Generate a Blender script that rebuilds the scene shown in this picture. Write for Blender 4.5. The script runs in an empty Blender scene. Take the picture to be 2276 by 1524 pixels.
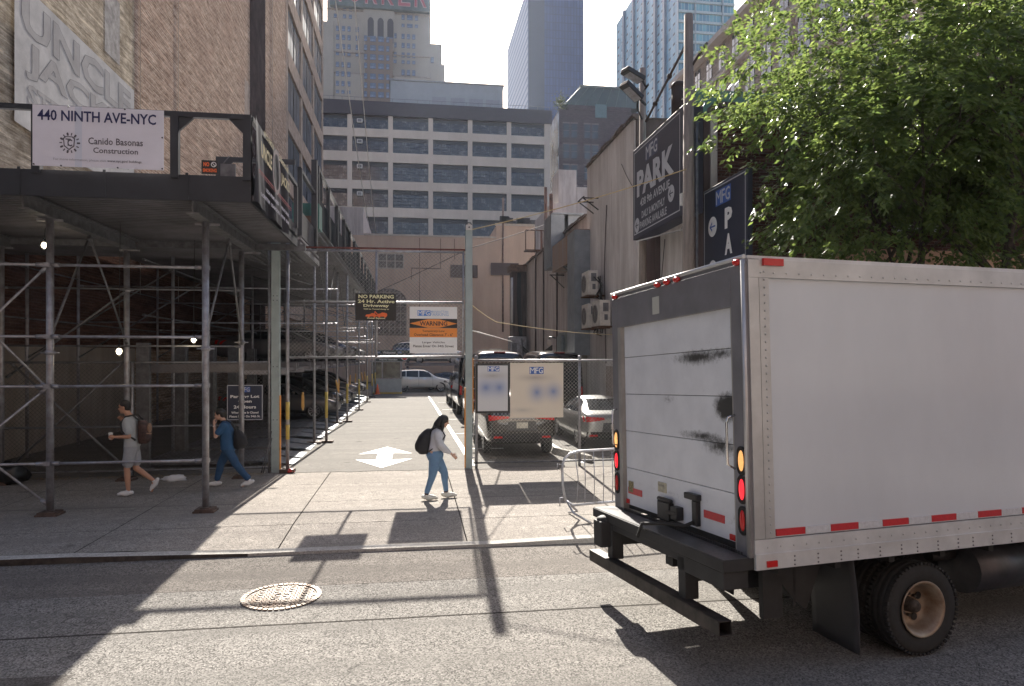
import bpy, math, random
from mathutils import Vector, Matrix
from mathutils.bvhtree import BVHTree
from mathutils import noise as mnoise
R = math.radians
random.seed(7)
scene = bpy.context.scene
col = scene.collection
# ------------------------------------------------------------------ camera
cam = bpy.data.cameras.new("camera"); camo = bpy.data.objects.new("camera", cam); col.objects.link(camo)
cam.sensor_width = 36.0; cam.lens = 36.0 * 1520 / 2276
cam.shift_y = 33.0 / 2276
cam.clip_start = 0.1; cam.clip_end = 3000
camo.location = (0, 0, 2.6); camo.rotation_euler = (R(90), 0, R(-8.3))
scene.camera = camo
# ------------------------------------------------------------------ sky, sun, exposure
SUN_EL, SUN_AZ = 31.8, 2.8           # degrees; azimuth from +Y towards +X
world = bpy.data.worlds.new("World"); scene.world = world; world.use_nodes = True
wn = world.node_tree; bg = wn.nodes['Background']
sky = wn.nodes.new('ShaderNodeTexSky'); sky.sky_type = 'NISHITA'; sky.sun_disc = False
sky.sun_elevation = R(SUN_EL); sky.sun_rotation = R(SUN_AZ); sky.air_density = 1.0; sky.dust_density = 3.0; sky.ozone_density = 1.0
tint = wn.nodes.new('ShaderNodeMix'); tint.data_type = 'RGBA'; tint.blend_type = 'MULTIPLY'; tint.inputs[0].default_value = 1; tint.inputs[7].default_value = (1.0, .965, .97, 1)
wn.links.new(sky.outputs[0], tint.inputs[6]); wn.links.new(tint.outputs[2], bg.inputs[0]); bg.inputs[1].default_value = 0.075
sl = bpy.data.lights.new("sun", 'SUN'); sl.energy = 5.0; sl.angle = R(0.53); sl.color = (1.0, 0.94, 0.85)
slo = bpy.data.objects.new("sun", sl); col.objects.link(slo)
sv = Vector((math.sin(R(SUN_AZ)) * math.cos(R(SUN_EL)), math.cos(R(SUN_AZ)) * math.cos(R(SUN_EL)), math.sin(R(SUN_EL))))
slo.rotation_euler = sv.to_track_quat('Z', 'Y').to_euler(); slo.location = sv * 60
scene.view_settings.view_transform = 'Standard'; scene.view_settings.look = 'None'
scene.view_settings.exposure = 1.72; scene.view_settings.gamma = 1.0
scene.cycles.use_denoising = True
scene.cycles.max_bounces = 8; scene.cycles.diffuse_bounces = 4; scene.cycles.transparent_max_bounces = 12
scene.cycles.sample_clamp_indirect = 6

# ------------------------------------------------------------------ materials
MATS = {}
def mat(name, c, rough=0.6, metal=0.0, var=0.12, scale=3.0, bump=0.0, bscale=40.0, spec=0.5, c2=None, emit=0, coat=0, stretch=(1, 1, 1)):
    if name in MATS: return MATS[name]
    m = bpy.data.materials.new(name); m.use_nodes = True; n = m.node_tree.nodes; l = m.node_tree.links
    b = n['Principled BSDF']; b.inputs['Roughness'].default_value = rough; b.inputs['Metallic'].default_value = metal
    b.inputs['Specular IOR Level'].default_value = spec; b.inputs['Coat Weight'].default_value = coat; b.inputs['Coat Roughness'].default_value = .06
    c = tuple(c) + (1,)
    tc = n.new('ShaderNodeTexCoord'); mp = n.new('ShaderNodeMapping'); mp.inputs['Scale'].default_value = stretch
    l.new(tc.outputs['Object'], mp.inputs[0])
    if var > 0:
        no = n.new('ShaderNodeTexNoise'); no.inputs['Scale'].default_value = scale; no.inputs['Detail'].default_value = 6; no.inputs['Roughness'].default_value = .65
        l.new(mp.outputs[0], no.inputs['Vector'])
        r = n.new('ShaderNodeValToRGB'); r.color_ramp.elements[0].position = .3; r.color_ramp.elements[1].position = .7
        d = c2 + (1,) if c2 else tuple(x * (1 - 2 * var) for x in c[:3]) + (1,)
        r.color_ramp.elements[0].color = d; r.color_ramp.elements[1].color = tuple(min(1, x * (1 + (0 if c2 else var))) for x in c[:3]) + (1,)
        l.new(no.outputs['Fac'], r.inputs[0]); l.new(r.outputs[0], b.inputs['Base Color'])
    else: b.inputs['Base Color'].default_value = c
    if bump > 0:
        n2 = n.new('ShaderNodeTexNoise'); n2.inputs['Scale'].default_value = bscale; n2.inputs['Detail'].default_value = 4
        l.new(mp.outputs[0], n2.inputs['Vector'])
        bp = n.new('ShaderNodeBump'); bp.inputs['Strength'].default_value = bump; bp.inputs['Distance'].default_value = .02
        l.new(n2.outputs['Fac'], bp.inputs['Height']); l.new(bp.outputs[0], b.inputs['Normal'])
    if emit: b.inputs['Emission Color'].default_value = c; b.inputs['Emission Strength'].default_value = emit
    MATS[name] = m; return m

def nt(m): return m.node_tree.nodes, m.node_tree.links, m.node_tree.nodes['Principled BSDF']
def mix(n, l, fac, a, b, mode='MIX'):
    x = n.new('ShaderNodeMix'); x.data_type = 'RGBA'; x.blend_type = mode
    if isinstance(fac, (int, float)): x.inputs[0].default_value = fac
    else: l.new(fac, x.inputs[0])
    for k, v in ((6, a), (7, b)):
        if isinstance(v, tuple): x.inputs[k].default_value = v + (1,) if len(v) == 3 else v
        else: l.new(v, x.inputs[k])
    return x.outputs[2]
def noise_(n, l, vec, scale, detail=5, rough=.6):
    x = n.new('ShaderNodeTexNoise'); x.inputs['Scale'].default_value = scale; x.inputs['Detail'].default_value = detail; x.inputs['Roughness'].default_value = rough
    if vec is not None: l.new(vec, x.inputs['Vector'])
    return x.outputs['Fac']
def ramp(n, l, f, a, b, ca=(0, 0, 0), cb=(1, 1, 1)):
    r = n.new('ShaderNodeValToRGB'); r.color_ramp.elements[0].position = a; r.color_ramp.elements[1].position = b
    r.color_ramp.elements[0].color = ca + (1,); r.color_ramp.elements[1].color = cb + (1,); l.new(f, r.inputs[0]); return r.outputs[0]
def remap(n, l, axes, sc=(1, 1, 1)):
    """object coordinates with axes swapped, e.g. 'yzx' puts y->x, z->y"""
    tc = n.new('ShaderNodeTexCoord'); s = n.new('ShaderNodeSeparateXYZ'); c = n.new('ShaderNodeCombineXYZ'); l.new(tc.outputs['Object'], s.inputs[0])
    for i, a in enumerate(axes): l.new(s.outputs['xyz'.index(a)], c.inputs[i])
    m = n.new('ShaderNodeMapping'); m.inputs['Scale'].default_value = sc; l.new(c.outputs[0], m.inputs[0]); return m.outputs[0]
def brick_mat(name, axes, c1, c2, mortar, bw=.22, bh=.075, dirt=(.12, .10, .08), dirtamt=.5, rough=.9, mort=.012, stain=1.0):
    if name in MATS: return MATS[name]
    m = bpy.data.materials.new(name); m.use_nodes = True; n, l, b = nt(m)
    v = remap(n, l, axes)
    t = n.new('ShaderNodeTexBrick'); l.new(v, t.inputs['Vector']); t.inputs['Scale'].default_value = 1
    t.inputs['Color1'].default_value = c1 + (1,); t.inputs['Color2'].default_value = c2 + (1,); t.inputs['Mortar'].default_value = mortar + (1,)
    t.inputs['Brick Width'].default_value = bw; t.inputs['Row Height'].default_value = bh; t.inputs['Mortar Size'].default_value = mort; t.inputs['Mortar Smooth'].default_value = .3
    t.inputs['Bias'].default_value = -.1
    streak = n.new('ShaderNodeMapping'); streak.inputs['Scale'].default_value = (.5, 3.0, 1); l.new(v, streak.inputs[0])
    f1 = ramp(n, l, noise_(n, l, streak.outputs[0], 2.2, 8, .8), .40, .62)
    s3 = n.new('ShaderNodeMapping'); s3.inputs['Scale'].default_value = (.30, 4.5, 1); l.new(v, s3.inputs[0])
    x = mix(n, l, f1, t.outputs['Color'], tuple(q * .48 for q in c2))
    x = mix(n, l, ramp(n, l, noise_(n, l, s3.outputs[0], 1.3, 6, .8), .50, .66), x, tuple(min(1, q * 1.35) for q in c1))
    st2 = n.new('ShaderNodeMapping'); st2.inputs['Scale'].default_value = (.8, .5, 1); l.new(v, st2.inputs[0])
    f2 = ramp(n, l, noise_(n, l, st2.outputs[0], .6 * stain, 7, .7), .45, .75)
    mm = n.new('ShaderNodeMath'); mm.operation = 'MULTIPLY'; mm.inputs[1].default_value = dirtamt; l.new(f2, mm.inputs[0])
    x = mix(n, l, mm.outputs[0], x, dirt)
    l.new(x, b.inputs['Base Color']); b.inputs['Roughness'].default_value = rough
    bp = n.new('ShaderNodeBump'); bp.inputs['Strength'].default_value = .5; bp.inputs['Distance'].default_value = .02; bp.invert = True
    l.new(t.outputs['Fac'], bp.inputs['Height']); l.new(bp.outputs[0], b.inputs['Normal'])
    b.inputs['Specular IOR Level'].default_value = .0; MATS[name] = m; return m
def stucco_mat(name, c, dirt, amt=.7, vert='z', scale=1.0):
    """rendered wall with vertical run-off stains"""
    if name in MATS: return MATS[name]
    m = bpy.data.materials.new(name); m.use_nodes = True; n, l, b = nt(m)
    tc = n.new('ShaderNodeTexCoord')
    mp = n.new('ShaderNodeMapping'); mp.inputs['Scale'].default_value = (1.2 * scale, 1.2 * scale, .12 * scale); l.new(tc.outputs['Object'], mp.inputs[0])
    f = ramp(n, l, noise_(n, l, mp.outputs[0], 1.5, 9, .72), .42, .7)
    mp2 = n.new('ShaderNodeMapping'); mp2.inputs['Scale'].default_value = (scale, scale, .7 * scale); l.new(tc.outputs['Object'], mp2.inputs[0])
    g = ramp(n, l, noise_(n, l, mp2.outputs[0], .5, 8, .7), .35, .75)
    mm = n.new('ShaderNodeMath'); mm.operation = 'MULTIPLY'; mm.inputs[1].default_value = amt; l.new(f, mm.inputs[0])
    x = mix(n, l, g, c, tuple(q * .72 for q in c)); x = mix(n, l, mm.outputs[0], x, dirt)
    l.new(x, b.inputs['Base Color']); b.inputs['Roughness'].default_value = .9
    bp = n.new('ShaderNodeBump'); bp.inputs['Strength'].default_value = .35; bp.inputs['Distance'].default_value = .03
    l.new(noise_(n, l, tc.outputs['Object'], 12, 6, .7), bp.inputs['Height']); l.new(bp.outputs[0], b.inputs['Normal'])
    b.inputs['Specular IOR Level'].default_value = .0; MATS[name] = m; return m
def ground_mat(name, c, c2, grain, bigscale=.35, gs=90, bump=.5, rough=.85, crack=0.0):
    m = bpy.data.materials.new(name); m.use_nodes = True; n, l, b = nt(m)
    tc = n.new('ShaderNodeTexCoord'); o = tc.outputs['Object']
    big = ramp(n, l, noise_(n, l, o, bigscale, 7, .65), .35, .68)
    mid = ramp(n, l, noise_(n, l, o, 5, 6, .7), .3, .75)
    x = mix(n, l, big, c, c2); x = mix(n, l, mid, x, tuple(q * .8 for q in c2))
    vor = n.new('ShaderNodeTexVoronoi'); vor.inputs['Scale'].default_value = gs; l.new(o, vor.inputs['Vector'])
    g = ramp(n, l, vor.outputs['Color'], .1, .9, tuple([1 - grain] * 3), tuple([1 + grain] * 3))
    x = mix(n, l, 1.0, x, g, 'MULTIPLY')
    stm = n.new('ShaderNodeMapping'); stm.inputs['Scale'].default_value = (.12, 1.6, 1); l.new(o, stm.inputs[0])
    x = mix(n, l, ramp(n, l, noise_(n, l, stm.outputs[0], 1.1, 5, .6), .45, .75), x, tuple(q * .78 for q in c2))
    # oil spots
    sp = ramp(n, l, noise_(n, l, o, 1.4, 3, .5), .68, .78)
    x = mix(n, l, sp, x, tuple(q * .45 for q in c2))
    if crack:
        v2 = n.new('ShaderNodeTexVoronoi'); v2.feature = 'DISTANCE_TO_EDGE'; v2.inputs['Scale'].default_value = .28
        wv = n.new('ShaderNodeVectorMath'); wv.operation = 'ADD'; nn = n.new('ShaderNodeTexNoise'); nn.inputs['Scale'].default_value = 1.6; l.new(o, nn.inputs['Vector'])
        l.new(o, wv.inputs[0]); l.new(nn.outputs['Color'], wv.inputs[1]); l.new(wv.outputs[0], v2.inputs['Vector'])
        cr = ramp(n, l, v2.outputs['Distance'], .0, .004, (1, 1, 1), (0, 0, 0))
        mk = n.new('ShaderNodeMath'); mk.operation = 'MULTIPLY'; mk.inputs[1].default_value = crack; l.new(cr, mk.inputs[0])
        x = mix(n, l, mk.outputs[0], x, tuple(q * .35 for q in c2))
    l.new(x, b.inputs['Base Color']); b.inputs['Roughness'].default_value = .95; b.inputs['Specular IOR Level'].default_value = .06
    bp = n.new('ShaderNodeBump'); bp.inputs['Strength'].default_value = bump; bp.inputs['Distance'].default_value = .006
    l.new(vor.outputs['Distance'], bp.inputs['Height']); l.new(bp.outputs[0], b.inputs['Normal'])
    MATS[name] = m; return m

galv = mat('galvanised', (.40, .41, .45), .45, .6, .28, 7, .15, c2=(.22, .20, .20))
galv_dull = mat('galvanised_dull', (.17, .17, .18), .55, .5, .22, 7, .1)
deck_metal = mat('deck_metal', (.20, .19, .20), .5, .45, .2, 1.2)
greypaint = mat('grey_green_paint', (.33, .39, .39), .5, 0, .1, 3)
blackm = mat('black_metal', (.02, .02, .022), .4, 0, .15, 8)
dkgreen = mat('dark_shed_paint', (.022, .024, .030), .5, 0, .2, 2)
hoodgreen = mat('green_paint', (.03, .13, .11), .5, 0, .15, 4)
wood = mat('wood', (.22, .14, .09), .8, 0, .25, 6, .3)
woodgrey = mat('weathered_wood', (.30, .25, .22), .85, 0, .25, 3, .5, 30, stretch=(3, 3, .3))
white = mat('white_paint', (.75, .75, .74), .5, 0, .05, 3)
offwhite = mat('offwhite', (.6, .58, .55), .6, 0, .08, 3)
glass = mat('window_glass', (.035, .045, .055), .06, 0, .0, spec=.9)
darkglass = mat('dark_glass', (.015, .018, .022), .12, 0, .0, spec=.6)
skin1 = mat('skin_tan', (.48, .26, .17), .55, 0, .05, 12)
skin2 = mat('skin_light', (.55, .33, .24), .55, 0, .05, 12)
hairm = mat('black_hair', (.012, .009, .009), .5, 0, .3, 60, .3, 120)
yellow = mat('yellow_paint', (.58, .43, .10), .6, 0, .12, 8)
orange = mat('orange_paint', (.75, .30, .04), .6, 0, .12, 8)
red = mat('red_lens', (.55, .02, .02), .2, 0, .05, 20)
navy = mat('navy_sign', (.022, .028, .055), .45, 0, .1, 2)
signblack = mat('black_sign', (.02, .018, .018), .5, 0, .1, 3)
signwhite = mat('sign_white', (.78, .78, .78), .5, 0, .04, 3)
signgrey = mat('sign_silver', (.50, .51, .55), .5, 0, .05, 3)
blue = mat('logo_blue', (.05, .12, .40), .5, 0, .05, 5)
rubber = mat('rubber', (.025, .024, .023), .8, 0, .15, 20)
chrome = mat('chrome', (.7, .7, .7), .15, 1, 0)
rim = mat('alloy_rim', (.35, .35, .36), .35, .8, .1, 10)
rusty = mat('rusty_steel', (.16, .09, .06), .75, .3, .3, 6, .2)

# ------------------------------------------------------------------ mesh builder
def wloc(o):
    v = Vector((0, 0, 0))
    while o is not None: v += o.location; o = o.parent
    return v
class MB:
    def __init__(s): s.v = []; s.f = []; s.mi = []; s.sm = []
    def add(s, vs, fs, mi=0, smooth=False):
        k = len(s.v); s.v += [tuple(x) for x in vs]
        for f in fs: s.f.append([k + i for i in f]); s.mi.append(mi); s.sm.append(smooth)
        return s
    def box(s, a, b, mi=0, M=None):
        x0, y0, z0 = a; x1, y1, z1 = b
        vs = [Vector(p) for p in ((x0, y0, z0), (x1, y0, z0), (x1, y1, z0), (x0, y1, z0), (x0, y0, z1), (x1, y0, z1), (x1, y1, z1), (x0, y1, z1))]
        if M: vs = [M @ p for p in vs]
        return s.add(vs, [(3, 2, 1, 0), (4, 5, 6, 7), (0, 1, 5, 4), (1, 2, 6, 5), (2, 3, 7, 6), (3, 0, 4, 7)], mi)
    def cbox(s, c, d, mi=0, M=None):
        return s.box([c[i] - d[i] / 2 for i in range(3)], [c[i] + d[i] / 2 for i in range(3)], mi, M)
    def bar(s, p, q, w, h, mi=0):
        p = Vector(p); q = Vector(q); d = (q - p); L = d.length
        M = Matrix.Translation(p) @ d.to_track_quat('Y', 'Z').to_matrix().to_4x4()
        return s.box((-w / 2, 0, -h / 2), (w / 2, L, h / 2), mi, M)
    def quad(s, *p, mi=0): return s.add(p, [tuple(range(len(p)))], mi)
    def prism(s, pts, n, mi=0):
        """extrude polygon pts by vector n"""
        n = Vector(n); a = [Vector(p) for p in pts]; k = len(a); b = [p + n for p in a]
        fs = [tuple(range(k))[::-1], tuple(range(k, 2 * k))] + [(i, (i + 1) % k, k + (i + 1) % k, k + i) for i in range(k)]
        return s.add(a + b, fs, mi)
    def tube(s, pts, r, n=8, mi=0, cap=True, smooth=True):
        pts = [Vector(p) for p in pts]; rs = r if isinstance(r, (list, tuple)) else [r] * len(pts)
        k = len(s.v); up = None; m = len(pts)
        for i, p in enumerate(pts):
            d = (pts[min(i + 1, m - 1)] - pts[max(i - 1, 0)]).normalized()
            if up is None: up = Vector((0, 0, 1)) if abs(d.z) < .9 else Vector((0, 1, 0))
            x = d.cross(up)
            if x.length < 1e-4: x = d.orthogonal()
            x.normalize(); y = x.cross(d).normalized(); up = y
            for j in range(n):
                a = 2 * math.pi * j / n; s.v.append(tuple(p + x * math.cos(a) * rs[i] + y * math.sin(a) * rs[i]))
        for i in range(m - 1):
            for j in range(n):
                a = k + i * n + j; b = k + i * n + (j + 1) % n
                s.f.append([a, b, b + n, a + n]); s.mi.append(mi); s.sm.append(smooth)
        if cap:
            s.f.append([k + j for j in range(n)][::-1]); s.mi.append(mi); s.sm.append(False)
            s.f.append([k + (m - 1) * n + j for j in range(n)]); s.mi.append(mi); s.sm.append(False)
        return s
    def disc(s, c, nrm, r, n=20, mi=0, th=0.01, r2=None):
        nrm = Vector(nrm).normalized(); c = Vector(c)
        return s.tube([c, c + nrm * th], [r, r if r2 is None else r2], n, mi, True, False)
    def lathe(s, prof, c=(0, 0, 0), n=24, mi=0, axis='z', smooth=True):
        k = len(s.v); c = Vector(c)
        for (r, h) in prof:
            for j in range(n):
                a = 2 * math.pi * j / n; x, y = r * math.cos(a), r * math.sin(a)
                s.v.append(tuple(c + (Vector((x, y, h)) if axis == 'z' else Vector((y, h, x)) if axis == 'y' else Vector((h, x, y)))))
        for i in range(len(prof) - 1):
            for j in range(n):
                a = k + i * n + j; b = k + i * n + (j + 1) % n; s.f.append([a, b, b + n, a + n]); s.mi.append(mi); s.sm.append(smooth)
        return s
    def ell(s, c, r, n=12, m=8, mi=0, M=None):
        k = len(s.v); c = Vector(c)
        for i in range(m + 1):
            t = math.pi * i / m
            for j in range(n):
                a = 2 * math.pi * j / n; p = Vector((r[0] * math.sin(t) * math.cos(a), r[1] * math.sin(t) * math.sin(a), r[2] * math.cos(t)))
                s.v.append(tuple(c + (M @ p if M else p)))
        for i in range(m):
            for j in range(n):
                a = k + i * n + j; b = k + i * n + (j + 1) % n; s.f.append([a + n, b + n, b, a]); s.mi.append(mi); s.sm.append(True)
        return s
    def mesh(s, name, mats, off=Vector((0, 0, 0))):
        me = bpy.data.meshes.new(name); me.from_pydata([tuple(Vector(p) - off) for p in s.v], [], s.f)
        for m in (mats if isinstance(mats, (list, tuple)) else [mats]): me.materials.append(m)
        me.polygons.foreach_set('material_index', s.mi); me.polygons.foreach_set('use_smooth', s.sm); me.update()
        return me
    def build(s, name, mats, parent=None, bev=0, origin=None):
        off = wloc(parent) if parent else Vector((0, 0, 0))
        if origin is not None: off = Vector(origin)
        o = bpy.data.objects.new(name, s.mesh(name, mats, off)); col.objects.link(o); o.parent = parent
        if origin is not None: o.location = Vector(origin) - (wloc(parent) if parent else Vector((0, 0, 0)))
        if bev:
            b = o.modifiers.new('bevel', 'BEVEL'); b.width = bev; b.segments = 2; b.limit_method = 'ANGLE'; b.angle_limit = R(40)
        return o
def tag(o, label=None, cat=None, group=None, kind=None):
    if label: o['label'] = label
    if cat: o['category'] = cat
    if group: o['group'] = group
    if kind: o['kind'] = kind
    return o
def empty(name, loc, label=None, cat=None, group=None, rz=0):
    o = bpy.data.objects.new(name, None); col.objects.link(o); o.location = loc; o.rotation_euler = (0, 0, rz); o.empty_display_size = .3
    return tag(o, label, cat, group)
def copy_tree(o, parent=None):
    c = o.copy(); col.objects.link(c); c.parent = parent
    for ch in o.children: copy_tree(ch, c)
    return c
def inst(name, me, loc, parent, rz=0, sc=None):
    o = bpy.data.objects.new(name, me); col.objects.link(o); o.parent = parent
    o.location = Vector(loc) - wloc(parent) if parent else loc; o.rotation_euler = (0, 0, rz)
    if sc: o.scale = sc
    return o
def evald(o, keepname=None):
    """apply an object's modifiers to its mesh"""
    dg = bpy.context.evaluated_depsgraph_get(); dg.update()
    me = bpy.data.meshes.new_from_object(o.evaluated_get(dg)); o.modifiers.clear(); o.data = me; return o
# ------------------------------------------------------------------ text
_tc = {}; _td = {}
def textmesh(s, bold=0.0):
    k = (s, bold)
    if k in _tc: return _tc[k]
    cu = bpy.data.curves.new('t', 'FONT'); cu.body = s; cu.size = 1; cu.offset = bold; cu.resolution_u = 2
    o = bpy.data.objects.new('t', cu); col.objects.link(o)
    dg = bpy.context.evaluated_depsgraph_get(); dg.update(); me = bpy.data.meshes.new_from_object(o.evaluated_get(dg))
    vs = [v.co.copy() for v in me.vertices]; fs = [tuple(p.vertices) for p in me.polygons]
    bpy.data.objects.remove(o); bpy.data.curves.remove(cu); bpy.data.meshes.remove(me)
    x0 = min(v.x for v in vs); x1 = max(v.x for v in vs); y0 = min(v.y for v in vs); y1 = max(v.y for v in vs)
    vs = [((v.x - (x0 + x1) / 2) / (x1 - x0), (v.y - (y0 + y1) / 2) / (y1 - y0)) for v in vs]
    _tc[k] = (vs, fs); _td[k] = (x1 - x0, y1 - y0); return _tc[k]
def frame(o, u, v):
    """sign frame: origin o, u right, v up, normal outwards"""
    u = Vector(u).normalized(); v = Vector(v).normalized(); n = u.cross(v)
    return Matrix(((u.x, v.x, n.x, o[0]), (u.y, v.y, n.y, o[1]), (u.z, v.z, n.z, o[2]), (0, 0, 0, 1)))
def txt(mb, F, s, cx, cy, w, h, mi=0, z=.006, bold=.012, shear=0):
    vs, fs = textmesh(s, bold)
    mb.add([F @ Vector((cx + x * w + shear * y * h, cy + y * h, z)) for x, y in vs], fs, mi)
def layers(mb, F, s, cx, cy, w, h, L):
    """same lettering at several stroke weights, (bold, material, height) each"""
    dims = {}
    for b_ in [q[0] for q in L]: textmesh(s, b_); dims[b_] = _td[(s, b_)]
    sx, sy = w / dims[L[0][0]][0], h / dims[L[0][0]][1]
    for b_, mi, z in L: txt(mb, F, s, cx, cy, dims[b_][0] * sx, dims[b_][1] * sy, mi, z, b_)
def rect(mb, F, x0, y0, x1, y1, mi=0, z=.003, th=None):
    if th is None: mb.add([F @ Vector(p) for p in ((x0, y0, z), (x1, y0, z), (x1, y1, z), (x0, y1, z))], [(0, 1, 2, 3)], mi)
    else: mb.box((x0, y0, z - th), (x1, y1, z), mi, F)
def border(mb, F, x0, y0, x1, y1, w, mi=0, z=.003):
    rect(mb, F, x0, y0, x1, y0 + w, mi, z); rect(mb, F, x0, y1 - w, x1, y1, mi, z)
    rect(mb, F, x0, y0 + w, x0 + w, y1 - w, mi, z); rect(mb, F, x1 - w, y0 + w, x1, y1 - w, mi, z)
def poly(mb, F, pts, mi=0, z=.004): mb.add([F @ Vector((x, y, z)) for x, y in pts], [tuple(range(len(pts)))], mi)
def circ(mb, F, cx, cy, r, mi=0, z=.004, n=20, rx=None):
    poly(mb, F, [(cx + (rx or r) * math.cos(2 * math.pi * i / n), cy + r * math.sin(2 * math.pi * i / n)) for i in range(n)], mi, z)
def arrow_left(mb, F, cx, cy, s, mi, z):
    poly(mb, F, [(cx - s, cy), (cx - .1 * s, cy + .8 * s), (cx - .1 * s, cy + .4 * s), (cx - .45 * s, cy + .12 * s), (cx + s, cy + .12 * s), (cx + s, cy - .12 * s), (cx - .45 * s, cy - .12 * s), (cx - .1 * s, cy - .4 * s), (cx - .1 * s, cy - .8 * s)], mi, z)
def lines(b, F, mt, L, name='lettering'):
    for q in L:
        m = MB(); txt(m, F, *q[:5], 0, q[5] if len(q) > 5 else .004, q[6] if len(q) > 6 else .012); m.build(name, mt, b)
def logo(F, cx, cy, w, h, parent, bgm=None, fg=None, name='logo'):
    mb = MB(); rect(mb, F, cx - w / 2, cy - h / 2, cx + w / 2, cy + h / 2, 0, .004)
    x = cx - w / 2
    for ch, ww in (('M', .38), ('F', .24), ('G', .32)):
        txt(mb, F, ch, x + w * (ww / 2 + .02), cy, w * ww * .90, h * .82, 1, .007, .0 if ch == 'M' else .012); x += w * ww
    return mb.build(name, [bgm or blue, fg or signwhite], parent)
# ================================================================== GROUND
asphalt = ground_mat('asphalt', (.245, .232, .215), (.20, .19, .175), .62, .25, 75, .6, crack=.6)
gutter = ground_mat('gutter_asphalt', (.215, .195, .175), (.17, .155, .14), .55, .6, 75, .6)
newasph = ground_mat('dark_asphalt', (.07, .07, .072), (.05, .05, .052), .4, .6, 90, .7)
lotasph = ground_mat('lot_asphalt', (.235, .22, .20), (.19, .18, .165), .35, .4, 80, .4, crack=.5)
concrete = ground_mat('pavement_concrete', (.34, .31, .275), (.27, .245, .22), .45, .45, 70, .45, .8)
curbm = ground_mat('curb_concrete', (.55, .52, .48), (.42, .40, .37), .25, 2, 60, .4, .7)
dirtm = mat('joint_dirt', (.06, .05, .045), .95, 0, .3, 8)
roadpaint = mat('road_paint', (.70, .70, .67), .7, 0, .16, 14, .2, 60)
m = MB(); m.quad((-400, -300, -.16), (400, -300, -.16), (400, 900, -.16), (-400, 900, -.16))
tag(m.build('ground', gutter), kind='structure')
m = MB(); m.quad((-60, -12, -.104), (60, -12, -.104), (60, 8.35, -.10), (-60, 8.35, -.10)); tag(m.build('road', asphalt), kind='structure')
m = MB(); m.quad((-60, 8.352, -.098), (60, 8.352, -.098), (60, 9.72, -.085), (-60, 9.72, -.085)); tag(m.build('gutter_strip', gutter), kind='structure')
m = MB(); m.add([(3.2, -3, -.097), (12, -3, -.097), (12, 5.6, -.097), (6.5, 4.6, -.097), (4.2, 2.9, -.097)], [(0, 1, 2, 3, 4)]); tag(m.build('asphalt_patch', newasph), kind='structure')
# curb: drops from 0.1 m to almost flush at the driveway
m = MB(); xs = [-60, -4.5, -2.2, 1.2, 3.2, 60]; hz = [.0, .0, -.045, -.045, .0, .0]
for i in range(5):
    a, b, za, zb = xs[i], xs[i + 1], hz[i], hz[i + 1]
    m.add([(a, 9.66, -.15), (b, 9.66, -.15), (b, 9.66, zb), (a, 9.66, za), (a, 9.84, za + .004), (b, 9.84, zb + .004)], [(3, 2, 5, 4)])
    m.add([(a, 9.66, -.15), (b, 9.66, -.15), (b, 9.66, zb), (a, 9.66, za)], [(0, 1, 2, 3)], 1 if b < 1 else 0)
cb = m.build('curb', [curbm, mat('stained_curb_face', (.07, .055, .045), .9, 0, .4, 5)]); tag(cb, kind='structure')
m = MB(); m.box((-60, 9.845, -.3), (60, 16.12, -.075)); tag(m.build('pavement_bed', dirtm), kind='structure')
m = MB(); ys = [9.85, 11.05, 12.74, 14.5, 16.04]; x = -60.0; xj = []
while x < 60: xj.append(x); x += 2.62
xj = [v + .52 - .0 for v in xj]
rr = random.Random(3)
for j in range(4):
    for i in range(len(xj) - 1):
        a, b = xj[i] + .009, xj[i + 1] - .009; c, d = ys[j] + .008, ys[j + 1] - .008
        def zz(xx, yy):
            t = max(0, 1 - (yy - 9.85) / 1.2) if -3.3 < xx < 2.2 else 0
            return -.045 * t + rr.uniform(-.002, .002)
        n = 4; vs = []; fs = []
        for p in range(n + 1): vs += [(a + (b - a) * p / n, c, zz(a + (b - a) * p / n, c)), (a + (b - a) * p / n, d, zz(0 if 0 else a + (b - a) * p / n, d))]
        for p in range(n): fs.append((2 * p, 2 * p + 2, 2 * p + 3, 2 * p + 1))
        m.add(vs, fs)
tag(m.build('sidewalk', concrete), kind='structure')
m = MB(); m.quad((-30, 16.06, -.008), (30, 16.06, -.008), (30, 70, -.02), (-30, 70, -.02)); tag(m.build('parking_lot', lotasph), kind='structure')
# irregular driveway lip and white strip by the ramps
m = MB(); rr = random.Random(5); px = [-2.9 + .25 * i for i in range(18)]
vs = [(x, 15.98 + rr.uniform(-.05, .05), .006) for x in px] + [(x, 16.3, .004) for x in px]
m.add(vs, [(i, i + 1, 18 + i + 1, 18 + i) for i in range(17)]); tag(m.build('driveway_lip', lotasph), kind='structure')
m = MB(); z = .0
m.add([(1.40, 16.5, z), (1.54, 16.5, z), (1.16, 46.5, z), (1.04, 46.5, z)], [(0, 1, 2, 3)])
for yy in (19.5, 23.5, 29, 34.5, 40): m.box((1.5, yy, -.01), (2.6, yy + .08, .001))
m.box((4.1, 16.5, -.012), (4.22, 22, .001))
tag(m.build('lane_marking', roadpaint), kind='structure')
m = MB(); cx = -.72
m.add([(cx, 20.3, z), (cx - .72, 18.85, z), (cx - .2, 18.95, z), (cx - .2, 17.75, z), (cx - .72, 17.85, z), (cx, 16.45, z), (cx + .72, 17.85, z), (cx + .2, 17.75, z), (cx + .2, 18.95, z), (cx + .72, 18.85, z)],
      [(0, 1, 2), (0, 2, 8), (0, 8, 9), (2, 3, 7, 8), (3, 4, 5), (3, 5, 7), (5, 6, 7)])
tag(m.build('arrow_marking', roadpaint), kind='structure')

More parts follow.
